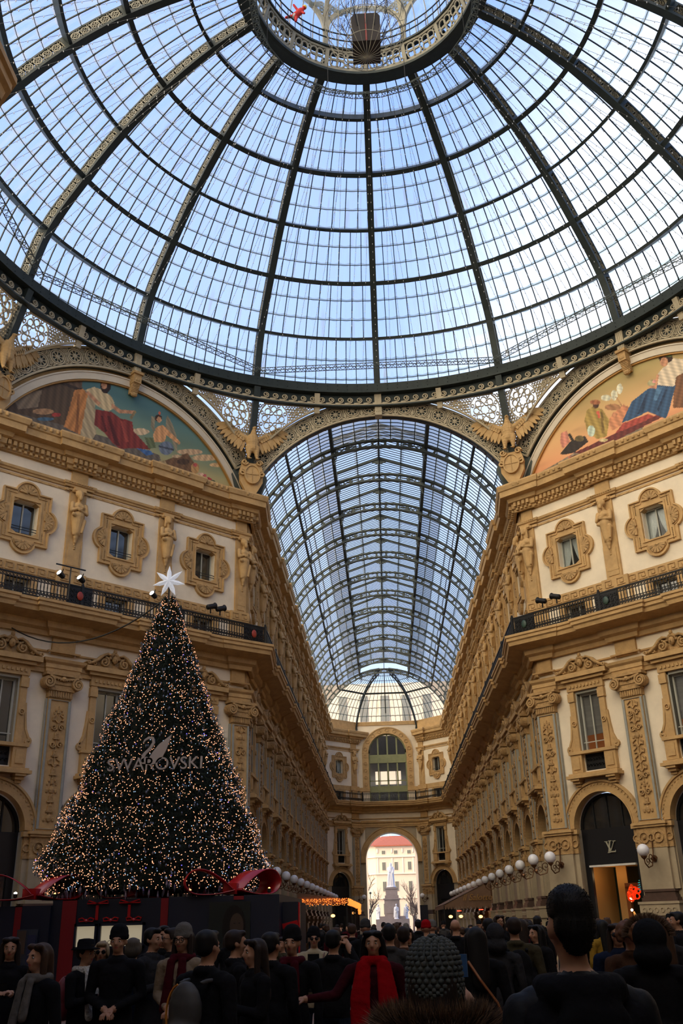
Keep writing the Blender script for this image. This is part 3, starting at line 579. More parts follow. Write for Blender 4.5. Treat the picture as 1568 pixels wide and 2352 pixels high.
# ================================================================ dome, vault, lunettes
PAINT = {'L':[((80,62,42),[(-7.2,24.09),(-5.24,26.53),(-2.74,26.52),(-3.12,24.88),(-3.14,23.9),(-7.15,23.65)]),((95,72,52),[(-4.06,27.26),(-2.87,27.88),(-2.75,26.58),(-4.16,26.57)]),((60,45,32),[(-4.16,26.57),(-2.75,26.58),(-2.73,26.4),(-4.26,26.4)]),((90,80,68),[(-6.98,23.95),(-1.88,24.34),(1.91,24.36),(2.23,23.5),(-6.81,22.63)]),((120,100,75),[(-6.26,24.92),(-4.81,25.72),(-4.92,24.71),(-5.85,24.25)]),((150,110,70),[(-4.09,24.77),(-4.13,24.68),(-4.28,24.57),(-4.49,24.46),(-4.73,24.38),(-4.95,24.33),(-5.1,24.33),(-5.16,24.38),(-5.12,24.47),(-4.98,24.58),(-4.77,24.69),(-4.53,24.78),(-4.31,24.83),(-4.15,24.83)]),((150,40,25),[(-3.72,24.73),(-3.73,24.67),(-3.8,24.6),(-3.89,24.55),(-4.0,24.51),(-4.1,24.49),(-4.17,24.51),(-4.2,24.55),(-4.18,24.61),(-4.12,24.68),(-4.02,24.73),(-3.92,24.77),(-3.82,24.79),(-3.74,24.77)]),((60,90,110),[(-4.04,24.37),(-4.08,24.31),(-4.2,24.23),(-4.37,24.15),(-4.56,24.08),(-4.73,24.04),(-4.86,24.03),(-4.9,24.06),(-4.87,24.12),(-4.75,24.2),(-4.58,24.28),(-4.39,24.35),(-4.22,24.39),(-4.09,24.4)]),((185,155,115),[(1.23,25.52),(1.18,25.41),(1.02,25.28),(0.8,25.17),(0.55,25.08),(0.33,25.05),(0.17,25.06),(0.11,25.13),(0.16,25.23),(0.31,25.36),(0.53,25.47),(0.77,25.56),(1.0,25.6),(1.16,25.58)]),((175,140,100),[(4.61,25.44),(4.53,25.33),(4.3,25.19),(3.97,25.04),(3.6,24.92),(3.27,24.85),(3.04,24.84),(2.96,24.89),(3.03,25.0),(3.26,25.13),(3.58,25.28),(3.95,25.4),(4.29,25.48),(4.53,25.49)]),((180,145,100),[(5.63,25.41),(5.55,25.29),(5.31,25.14),(4.97,25.0),(4.59,24.87),(4.25,24.8),(4.02,24.8),(3.93,24.86),(4.01,24.97),(4.24,25.11),(4.57,25.26),(4.95,25.38),(5.3,25.46),(5.54,25.46)]),((190,150,95),[(6.23,25.15),(6.17,25.08),(6.01,24.98),(5.78,24.88),(5.52,24.8),(5.29,24.75),(5.13,24.74),(5.07,24.78),(5.13,24.86),(5.28,24.96),(5.51,25.05),(5.77,25.14),(6.01,25.19),(6.17,25.19)]),((170,105,35),[(-3.15,26.36),(-2.69,26.6),(-2.3,26.31),(-2.45,25.37),(-2.56,23.98),(-3.5,24.14),(-3.29,25.44)]),((125,75,25),[(-2.95,26.19),(-2.84,26.23),(-2.74,24.04),(-2.92,24.04)]),((155,135,98),[(-2.43,26.39),(-2.04,26.41),(-1.76,24.38),(-1.96,23.92),(-2.61,23.94),(-2.48,25.61)]),((180,155,108),[(-2.59,26.58),(-2.12,26.95),(-1.62,26.95),(-1.11,26.76),(-0.81,26.23),(-1.28,25.8),(-1.9,25.95),(-2.3,26.31)]),((45,28,18),[(-1.21,27.35),(-1.22,27.15),(-1.29,26.97),(-1.4,26.84),(-1.53,26.8),(-1.65,26.83),(-1.74,26.95),(-1.79,27.12),(-1.77,27.32),(-1.71,27.5),(-1.6,27.63),(-1.47,27.68),(-1.35,27.64),(-1.25,27.52)]),((170,115,75),[(-1.42,27.32),(-1.42,27.21),(-1.46,27.11),(-1.52,27.04),(-1.59,27.01),(-1.66,27.03),(-1.71,27.1),(-1.73,27.2),(-1.73,27.3),(-1.69,27.41),(-1.63,27.48),(-1.56,27.5),(-1.49,27.48),(-1.44,27.42)]),((160,110,40),[(-1.43,27.65),(-1.45,27.61),(-1.49,27.57),(-1.56,27.53),(-1.63,27.5),(-1.7,27.48),(-1.75,27.49),(-1.77,27.52),(-1.76,27.56),(-1.71,27.6),(-1.65,27.64),(-1.57,27.67),(-1.5,27.69),(-1.45,27.68)]),((115,35,22),[(-1.94,25.69),(-1.03,25.89),(-0.52,25.7),(0.18,25.75),(0.31,25.22),(1.37,24.5),(0.36,24.25),(-0.38,23.96),(-0.89,24.18),(-1.29,24.54),(-1.92,24.82)]),((80,22,16),[(-1.25,25.56),(-1.07,25.62),(-0.39,24.1),(-0.7,24.12)]),((140,50,32),[(-0.51,25.57),(-0.26,25.6),(0.08,24.51),(-0.1,24.45)]),((80,22,16),[(-1.61,25.43),(-1.49,25.47),(-1.18,24.7),(-1.3,24.6)]),((170,115,75),[(-1.08,26.39),(-0.56,26.2),(0.26,26.43),(0.21,26.22),(-0.6,25.96),(-1.05,26.12)]),((170,115,75),[(-2.56,26.46),(-2.39,26.59),(-1.68,26.16),(-1.78,25.93)]),((125,105,65),[(0.01,25.93),(0.26,26.46),(0.39,26.41),(0.13,25.84)]),((125,112,85),[(1.28,26.5),(1.54,26.44),(1.53,25.52),(1.31,25.83)]),((125,112,85),[(2.23,26.93),(2.59,26.48),(2.94,25.74),(2.96,24.83),(2.58,25.55),(2.18,26.14)]),((190,130,72),[(1.47,25.43),(1.61,25.91),(2.0,26.2),(2.32,26.05),(2.19,25.22),(1.54,25.0)]),((190,130,72),[(2.21,26.08),(3.17,25.55),(3.1,25.37),(2.12,25.72)]),((60,38,22),[(1.95,26.58),(1.93,26.48),(1.87,26.38),(1.78,26.31),(1.69,26.27),(1.59,26.28),(1.53,26.34),(1.5,26.42),(1.51,26.53),(1.57,26.62),(1.66,26.7),(1.76,26.74),(1.85,26.73),(1.92,26.67)]),((185,128,80),[(1.91,26.49),(1.9,26.41),(1.87,26.33),(1.81,26.28),(1.74,26.25),(1.68,26.27),(1.64,26.31),(1.62,26.39),(1.63,26.47),(1.67,26.55),(1.72,26.61),(1.79,26.63),(1.85,26.61),(1.89,26.57)]),((200,80,30),[(1.82,26.87),(1.82,26.82),(1.81,26.77),(1.79,26.74),(1.76,26.73),(1.74,26.75),(1.72,26.78),(1.71,26.83),(1.72,26.89),(1.73,26.93),(1.75,26.96),(1.77,26.97),(1.79,26.96),(1.81,26.92)]),((85,95,60),[(0.97,25.09),(1.48,25.24),(1.69,24.73),(1.24,24.49)]),((92,102,118),[(2.74,25.04),(2.71,24.85),(2.6,24.67),(2.43,24.53),(2.23,24.47),(2.05,24.49),(1.93,24.59),(1.87,24.75),(1.9,24.94),(2.01,25.12),(2.18,25.26),(2.38,25.33),(2.56,25.31),(2.69,25.21)]),((60,65,75),[(1.85,24.91),(2.79,25.01),(2.77,24.89),(1.85,24.81)]),((45,85,135),[(0.56,24.32),(1.38,24.44),(1.58,24.29),(1.14,24.08)]),((100,70,40),[(1.87,23.9),(3.64,25.05),(4.15,24.56),(3.91,23.77),(2.22,23.63)]),((150,125,80),[(1.9,24.03),(2.33,24.11),(2.41,23.81),(2.01,23.78)]),((165,120,60),[(4.44,24.39),(4.42,24.23),(4.35,24.09),(4.24,23.99),(4.12,23.96),(4.01,23.99),(3.92,24.08),(3.89,24.21),(3.91,24.37),(3.98,24.51),(4.09,24.61),(4.21,24.65),(4.33,24.62),(4.41,24.53)]),((70,50,30),[(3.8,24.58),(3.77,24.49),(3.66,24.39),(3.49,24.3),(3.31,24.24),(3.15,24.23),(3.03,24.25),(2.99,24.32),(3.02,24.41),(3.13,24.51),(3.29,24.59),(3.48,24.65),(3.64,24.67),(3.76,24.64)]),((170,140,100),[(3.27,24.73),(3.24,24.68),(3.16,24.62),(3.04,24.56),(2.91,24.52),(2.79,24.5),(2.71,24.51),(2.68,24.54),(2.7,24.59),(2.78,24.66),(2.9,24.71),(3.03,24.76),(3.15,24.78),(3.24,24.77)]),((160,60,50),[(4.3,24.54),(4.28,24.48),(4.25,24.43),(4.19,24.39),(4.13,24.37),(4.08,24.38),(4.04,24.4),(4.02,24.45),(4.03,24.51),(4.07,24.56),(4.12,24.6),(4.18,24.62),(4.24,24.61),(4.28,24.58)]),((190,150,120),[(4.73,24.08),(4.71,24.02),(4.66,23.96),(4.58,23.91),(4.49,23.88),(4.41,23.88),(4.36,23.91),(4.34,23.96),(4.35,24.02),(4.41,24.09),(4.48,24.13),(4.57,24.16),(4.65,24.16),(4.71,24.13)]),((150,40,40),[(5.26,23.96),(5.24,23.89),(5.18,23.83),(5.09,23.78),(4.99,23.75),(4.9,23.74),(4.83,23.77),(4.81,23.82),(4.83,23.88),(4.89,23.95),(4.98,24.0),(5.08,24.03),(5.17,24.03),(5.24,24.01)]),((200,170,150),[(4.85,23.83),(4.84,23.78),(4.79,23.73),(4.72,23.69),(4.65,23.67),(4.58,23.67),(4.53,23.69),(4.52,23.73),(4.53,23.78),(4.58,23.83),(4.64,23.87),(4.72,23.89),(4.78,23.89),(4.83,23.87)]),((60,75,40),[(5.52,23.9),(5.5,23.85),(5.45,23.8),(5.37,23.76),(5.28,23.73),(5.2,23.73),(5.15,23.75),(5.12,23.78),(5.14,23.84),(5.2,23.89),(5.27,23.93),(5.36,23.96),(5.44,23.96),(5.5,23.94)]),((170,70,70),[(4.93,24.08),(4.92,24.03),(4.89,23.98),(4.84,23.95),(4.79,23.93),(4.75,23.94),(4.71,23.97),(4.7,24.01),(4.71,24.06),(4.74,24.1),(4.78,24.14),(4.83,24.15),(4.88,24.15),(4.91,24.12)])],'R':[((190,112,88),[(-4.52,25.6),(-4.13,25.6),(-4.06,24.88),(-4.54,24.66),(-4.66,25.13)]),((110,96,76),[(-4.96,24.0),(-3.89,24.16),(-2.69,24.07),(3.25,23.9),(3.07,22.92),(-3.73,23.39),(-6.8,23.77)]),((125,110,90),[(-4.96,24.0),(-3.89,24.16),(-3.83,23.85),(-4.87,23.9)]),((192,188,160),[(-0.54,26.55),(-0.58,26.44),(-0.64,26.36),(-0.72,26.33),(-0.79,26.37),(-0.85,26.45),(-0.88,26.58),(-0.88,26.71),(-0.84,26.83),(-0.78,26.91),(-0.7,26.93),(-0.62,26.9),(-0.57,26.81),(-0.54,26.69)]),((185,180,150),[(-0.88,26.32),(-0.91,26.2),(-0.98,26.12),(-1.07,26.1),(-1.16,26.14),(-1.23,26.23),(-1.26,26.36),(-1.26,26.49),(-1.22,26.61),(-1.15,26.69),(-1.07,26.71),(-0.98,26.67),(-0.91,26.58),(-0.87,26.45)]),((182,178,150),[(-1.26,26.34),(-1.3,26.28),(-1.39,26.25),(-1.52,26.27),(-1.65,26.33),(-1.76,26.42),(-1.84,26.52),(-1.85,26.6),(-1.81,26.67),(-1.72,26.69),(-1.6,26.67),(-1.46,26.61),(-1.35,26.52),(-1.28,26.42)]),((150,100,60),[(-1.04,26.33),(-0.99,26.31),(-0.56,25.21),(-0.63,25.24)]),((185,115,70),[(-1.67,25.12),(-1.29,25.41),(-0.61,25.68),(-0.48,25.3),(-0.85,24.58),(-1.51,24.48)]),((150,100,58),[(-0.8,25.58),(-0.86,25.52),(-1.0,25.51),(-1.19,25.56),(-1.39,25.65),(-1.57,25.76),(-1.69,25.88),(-1.73,25.98),(-1.67,26.04),(-1.53,26.05),(-1.34,26.0),(-1.13,25.91),(-0.95,25.79),(-0.84,25.67)]),((170,100,62),[(-0.39,25.3),(-0.42,25.24),(-0.46,25.21),(-0.53,25.2),(-0.59,25.23),(-0.64,25.28),(-0.67,25.36),(-0.67,25.43),(-0.65,25.49),(-0.6,25.53),(-0.54,25.53),(-0.48,25.5),(-0.42,25.45),(-0.39,25.38)]),((175,110,70),[(-1.08,25.25),(-1.1,25.19),(-1.15,25.15),(-1.21,25.14),(-1.28,25.17),(-1.33,25.23),(-1.36,25.3),(-1.37,25.37),(-1.34,25.43),(-1.29,25.47),(-1.23,25.48),(-1.16,25.45),(-1.11,25.39),(-1.08,25.32)]),((150,50,35),[(-1.64,24.09),(-0.84,24.64),(0.58,24.57),(0.84,24.33),(1.38,24.36),(1.45,24.09),(-1.25,24.11)]),((95,35,30),[(-3.89,24.16),(-1.61,24.26),(1.01,24.28),(1.45,24.09),(-3.14,23.74)]),((150,122,45),[(-2.78,26.25),(-2.37,26.33),(-1.87,25.92),(-1.57,25.14),(-1.86,24.3),(-2.44,24.38),(-2.94,25.05),(-3.0,25.75)]),((110,85,30),[(-2.01,25.85),(-1.86,25.78),(-1.96,24.53),(-2.1,24.6)]),((180,70,40),[(-2.24,25.95),(-2.06,25.91),(-2.04,25.47),(-2.19,25.54)]),((70,42,28),[(-2.03,26.22),(-2.06,26.16),(-2.12,26.12),(-2.2,26.12),(-2.27,26.15),(-2.34,26.22),(-2.38,26.3),(-2.38,26.38),(-2.36,26.45),(-2.3,26.49),(-2.22,26.49),(-2.14,26.45),(-2.08,26.39),(-2.04,26.31)]),((145,82,42),[(-1.9,26.36),(-1.94,26.32),(-2.04,26.31),(-2.17,26.34),(-2.31,26.4),(-2.43,26.49),(-2.51,26.57),(-2.53,26.65),(-2.49,26.69),(-2.4,26.7),(-2.27,26.67),(-2.13,26.61),(-2.01,26.52),(-1.93,26.44)]),((165,180,160),[(-2.48,24.88),(-2.53,24.75),(-2.6,24.67),(-2.7,24.65),(-2.81,24.69),(-2.89,24.79),(-2.93,24.92),(-2.94,25.07),(-2.89,25.2),(-2.81,25.28),(-2.71,25.31),(-2.61,25.26),(-2.53,25.16),(-2.48,25.03)]),((45,36,32),[(-4.75,24.44),(-4.06,24.88),(-3.1,24.86),(-2.96,24.44),(-3.89,24.16),(-4.56,24.3)]),((90,75,40),[(-3.17,24.71),(-3.21,24.65),(-3.29,24.62),(-3.41,24.64),(-3.54,24.69),(-3.65,24.77),(-3.72,24.86),(-3.73,24.95),(-3.69,25.01),(-3.61,25.04),(-3.49,25.02),(-3.36,24.97),(-3.25,24.89),(-3.18,24.8)]),((40,35,30),[(-4.13,25.37),(-3.96,25.37),(-3.73,24.75),(-3.88,24.68)]),((185,165,110),[(-1.83,24.08),(-1.86,24.05),(-1.94,24.04),(-2.04,24.06),(-2.15,24.11),(-2.24,24.16),(-2.31,24.23),(-2.32,24.28),(-2.29,24.31),(-2.22,24.31),(-2.12,24.29),(-2.01,24.25),(-1.91,24.19),(-1.85,24.13)]),((110,70,38),[(2.33,26.03),(3.03,26.32),(3.66,26.02),(3.23,23.79),(1.9,24.32)]),((38,72,105),[(0.74,25.9),(1.31,25.99),(2.26,25.45),(1.96,24.84),(1.65,24.19),(1.44,23.91),(0.6,24.68),(-0.93,24.67),(-0.17,25.62)]),((25,48,75),[(0.65,25.69),(0.77,25.7),(0.37,24.8),(-0.0,24.78)]),((60,100,135),[(1.27,25.78),(1.62,25.68),(1.15,25.08),(0.98,25.16)]),((25,48,75),[(1.7,25.46),(1.81,25.41),(1.16,24.46),(1.06,24.57)]),((192,172,142),[(1.77,26.68),(2.42,26.94),(3.17,26.48),(3.2,25.99),(2.37,25.89),(2.19,25.42),(1.35,25.89),(1.43,26.47)]),((50,30,22),[(2.37,26.96),(2.32,26.87),(2.2,26.83),(2.05,26.85),(1.9,26.92),(1.76,27.04),(1.68,27.18),(1.67,27.31),(1.72,27.41),(1.84,27.45),(1.99,27.43),(2.15,27.35),(2.28,27.23),(2.36,27.09)]),((175,118,80),[(2.1,26.88),(2.06,26.78),(1.99,26.72),(1.9,26.71),(1.81,26.75),(1.74,26.84),(1.7,26.96),(1.7,27.08),(1.74,27.18),(1.81,27.24),(1.9,27.25),(1.99,27.21),(2.06,27.12),(2.1,27.0)]),((130,50,40),[(2.12,27.28),(2.09,27.25),(2.03,27.24),(1.95,27.26),(1.86,27.31),(1.78,27.37),(1.73,27.43),(1.72,27.48),(1.75,27.51),(1.81,27.51),(1.89,27.49),(1.98,27.45),(2.06,27.39),(2.11,27.33)]),((70,85,45),[(2.37,27.13),(2.34,27.1),(2.29,27.09),(2.21,27.11),(2.14,27.14),(2.07,27.2),(2.03,27.26),(2.02,27.3),(2.04,27.34),(2.1,27.35),(2.17,27.33),(2.25,27.29),(2.31,27.24),(2.36,27.18)]),((150,140,95),[(1.34,26.0),(1.3,25.93),(1.22,25.9),(1.11,25.91),(1.0,25.96),(0.91,26.04),(0.85,26.14),(0.84,26.23),(0.88,26.3),(0.96,26.34),(1.07,26.33),(1.18,26.28),(1.27,26.19),(1.33,26.09)]),((190,120,110),[(1.3,26.12),(1.28,26.09),(1.25,26.07),(1.2,26.07),(1.16,26.09),(1.12,26.13),(1.1,26.17),(1.09,26.22),(1.11,26.25),(1.15,26.27),(1.19,26.27),(1.23,26.25),(1.27,26.21),(1.29,26.17)]),((175,118,80),[(1.4,26.48),(1.53,26.42),(1.26,25.72),(0.82,25.96),(0.95,26.03),(1.2,25.94)]),((170,90,70),[(-3.94,23.9),(-3.96,23.87),(-4.02,23.87),(-4.09,23.88),(-4.18,23.91),(-4.25,23.96),(-4.29,24.0),(-4.31,24.04),(-4.28,24.07),(-4.23,24.07),(-4.15,24.06),(-4.07,24.03),(-4.0,23.98),(-3.96,23.94)]),((80,40,35),[(-4.63,23.87),(-3.91,24.04),(-3.14,23.74),(-4.51,23.73)])]}
ZA = 19.9                                         # centre height of the big arches
AZ = [k*22.5 for k in range(16)]
TIER = [(18.0, 29.95), (17.0, 32.80), (15.02, 35.21), (12.96, 37.27), (10.53, 39.02), (7.87, 40.28), (5.2, 40.85)]
def curve_pts(P, m=5):
    out = []
    for i in range(len(P)-1):
        p0 = P[max(i-1, 0)]; p1 = P[i]; p2 = P[i+1]; p3 = P[min(i+2, len(P)-1)]
        for j in range(m):
            t = j/m; out.append(tuple(.5*((2*p1[k])+(-p0[k]+p2[k])*t+(2*p0[k]-5*p1[k]+4*p2[k]-p3[k])*t*t+(-p0[k]+3*p1[k]-3*p2[k]+p3[k])*t**3) for k in (0, 1)))
    out.append(P[-1]); return out
def glass_dome():
    root = thing('glass_dome', 'great iron and glass dome over the octagon with curved ribs and pale blue panes', 'dome', mw=T((0, 0, .2)))
    C = curve_pts(TIER)
    N = []
    for i in range(len(C)):
        a, b = C[max(i-1, 0)], C[min(i+1, len(C)-1)]; d = Vector((b[0]-a[0], b[1]-a[1])).normalized(); N.append(Vector((d.y, -d.x)))   # outward
    # rib in its own x-z plane: inner flange, outer flange, openwork web
    def rib_mesh():
        mb = MB()
        def strip(o0, o1, w, mi):
            V = []
            for (c, n) in zip(C, N):
                for (o, s) in ((o0, -1), (o0, 1), (o1, 1), (o1, -1)): V.append((s*w/2, c[0]+n.x*o, c[1]+n.y*o))
            k = len(C); F = [(i*4+j, i*4+(j+1) % 4, (i+1)*4+(j+1) % 4, (i+1)*4+j) for i in range(k-1) for j in range(4)]+[(0, 1, 2, 3), tuple(4*k-4+j for j in (3, 2, 1, 0))]
            mb.add(V, F, mi)
        strip(-.05, .10, .36, 0); strip(.62, .72, .30, 0); strip(.10, .13, .26, 0)
        # lattice of rings with four small lobes on both faces
        L = [0]
        for i in range(1, len(C)): L.append(L[-1]+hypot(C[i][0]-C[i-1][0], C[i][1]-C[i-1][1]))
        def at(u):
            i = max(j for j in range(len(L)) if L[j] <= u+1e-6); i = min(i, len(L)-2); f = (u-L[i])/(L[i+1]-L[i]); c = [C[i][k]*(1-f)+C[i+1][k]*f for k in (0, 1)]; n = N[i].lerp(N[i+1], f); return c, n
        def mp(x, y, z):    # x along the rib, y across its width, z outward
            c, n = at(min(max(x, 0), L[-1])); return Vector((y, c[0]+n.x*z, c[1]+n.y*z))
        mb.X = mp; u = .34
        while u < L[-1]-.3:
            for y in (-.12, .12):
                mb.ring(u, .37, .20, .045, y-.02, y+.02, 12, 1)
                for q in range(4): a = pi/4+q*pi/2; mb.ring(u+.1*cos(a), .37+.1*sin(a), .065, .03, y-.015, y+.015, 6, 1)
                mb.ring(u+.255, .18, .07, .035, y-.015, y+.015, 6, 1); mb.ring(u+.255, .56, .07, .035, y-.015, y+.015, 6, 1)
            u += .51
        for (r, z) in TIER[1:-1]:
            i = min(range(len(C)), key=lambda j: abs(C[j][0]-r)); uu = L[i]; mb.box(uu-.22, uu+.22, -.16, .16, .1, .64, 0)
        return mb.mesh('dome_rib', ['iron', 'castd'])
    rm = rib_mesh()
    for a in AZ: obj('dome_rib', rm, root, RZ(-R(a)))
    for k, (r, z) in enumerate(TIER[1:-1]):
        mb = MB(); i = min(range(len(C)), key=lambda j: abs(C[j][0]-r)); n = N[i]; h = .36 if k % 2 else .24
        tz = Vector((-n.y, n.x)); prof = [(r+n.x*o+tz.x*q, z+n.y*o+tz.y*q) for o, q in ((.04, -h/3), (.04, h/3), (.6, .06), (.6, -.06))]
        m2 = MB(); K = 96
        V = [(p*sin(2*pi*j/K), p*cos(2*pi*j/K), zz) for j in range(K) for p, zz in prof]; m2.add(V, [(j*4+q, ((j+1) % K)*4+q, ((j+1) % K)*4+(q+1) % 4, j*4+(q+1) % 4) for j in range(K) for q in range(4)])
        build('purlin_ring', m2, 'iron', root)
    # glazed panels: tier by tier, sector by sector
    COLS = [12, 10, 9, 7, 6, 5]; ROWS = [3, 3, 3, 3, 3, 3]
    for k in range(6):
        i0 = k*5; sub = C[i0:i0+6]; nn = N[i0:i0+6]; mb = MB(); nc = COLS[k]; st = R(22.5); UV = []
        def P(u, v, off):
            f = v*5; j = min(int(f), 4); f -= j; c = (sub[j][0]*(1-f)+sub[j+1][0]*f, sub[j][1]*(1-f)+sub[j+1][1]*f); n = nn[j].lerp(nn[j+1], f); r = c[0]+n.x*off; an = -st/2*0+u*st; return (r*sin(an), r*cos(an), c[1]+n.y*off)
        def tri(w, h, pts, lo, hi): pass
        for j in range(1, nc):
            u = j/nc; pts = [P(u, v/6, .72) for v in range(7)]
            for a, b in zip(pts, pts[1:]): mb.bar(a, b, .045, .06)
        for v in range(1, 3):
            pts = [P(u/8, v/3, .75) for u in range(9)]
            for a, b in zip(pts, pts[1:]): mb.bar(a, b, .022, .03)
            for j in range(1, nc): mb.ball(P(j/nc, v/3, .69), .05, 4)
        nf = len(mb.f); UV = [(0, 0)]*sum(len(f) for f in mb.f)
        g = []; nu, nv = 12, 6; o = len(mb.v)
        for b in range(nv+1):
            for a in range(nu+1): g.append(P(a/nu, b/nv, .78))
        F = [(b*(nu+1)+a, b*(nu+1)+a+1, (b+1)*(nu+1)+a+1, (b+1)*(nu+1)+a) for b in range(nv) for a in range(nu)]
        mb.add(g, F, 1); me_uv = list(UV)
        for f in F:
            for q in f: a, b = q % (nu+1), q//(nu+1); me_uv.append((a/nu*nc+k*37, b/nv*3+k*11))
        mb.uv = me_uv; me = mb.mesh('glass_panel', ['iron', 'glass'])
        for a in AZ: obj('glass_panel', me, root, RZ(-R(a)))
    # base ring and scroll frieze under it
    def revolve(mb, prof, mi=0, K=128):
        V = [(p*sin(2*pi*j/K), p*cos(2*pi*j/K), zz) for j in range(K) for p, zz in prof]; n = len(prof); mb.add(V, [(j*n+q, ((j+1) % K)*n+q, ((j+1) % K)*n+(q+1) % n, j*n+(q+1) % n) for j in range(K) for q in range(n)], mi)
    mb = MB(); revolve(mb, [(17.72, 29.6), (17.72, 30.2), (18.15, 30.25), (18.9, 30.3), (18.9, 29.75), (18.3, 29.6)]); revolve(mb, [(17.62, 29.56), (17.62, 29.66), (18.2, 29.66), (18.2, 29.56)]); revolve(mb, [(17.75, 28.72), (17.75, 28.8), (18.0, 28.8), (18.0, 28.72)])
    for j in range(192):
        a = 2*pi*j/192; mb.ball((17.70*sin(a), 17.70*cos(a), 30.05), .028, 4); mb.ball((17.70*sin(a), 17.70*cos(a), 29.8), .028, 4)
    build('base_ring', mb, 'iron', root)
    mb = MB(); revolve(mb, [(18.02, 28.75), (18.02, 29.6), (18.1, 29.6), (18.1, 28.75)], 1); r = 17.96
    def cyl(x, y, z): a = x/r; return Vector(((r+y)*sin(a), (r+y)*cos(a), z))
    mb.X = cyl; n = 208; st = 2*pi*r/n
    for j in range(n):
        x = j*st
        if j % 6.5 < .5: pass
        sg = 1
        mb.stroke(spiral(x, 29.2, .185, .045, -pi*.5, 1.5, 16), .055, -.06, 0); mb.stroke([(x-.30, 28.99), (x-.15, 29.0), (x, 29.015)], .07, -.06, 0)
    for j in range(128): a = j*2*pi*r/128; mb.box(a, a+2*pi*r/128, -.07, 0, 28.82, 28.95)
    mb.X = None; build('scroll_frieze', mb, ['cast', 'iron'], root)
    # struts from the ring down to the arches
    for k in range(16):
        mb = MB(); a = R(22.5*k+11.25); d = Vector((sin(a), cos(a), 0))
        mb.bar(d*17.85+Vector((0, 0, 29.55)), d*18.15+Vector((0, 0, 28.4)), .2, .3, up=(-d.y, d.x, 0)); build('bracket', mb, 'cast', root)
    sm = MB(); sm.bar((0, 17.9, 29.6), (0, 19.35, 25.2), .42, .35, up=(1, 0, 0))
    sme = sm.mesh('corner_strut', 'iron')
    for k in range(8): obj('corner_strut', sme, root, RZ(-R(45*k+22.5)))
    return root
glass_dome()

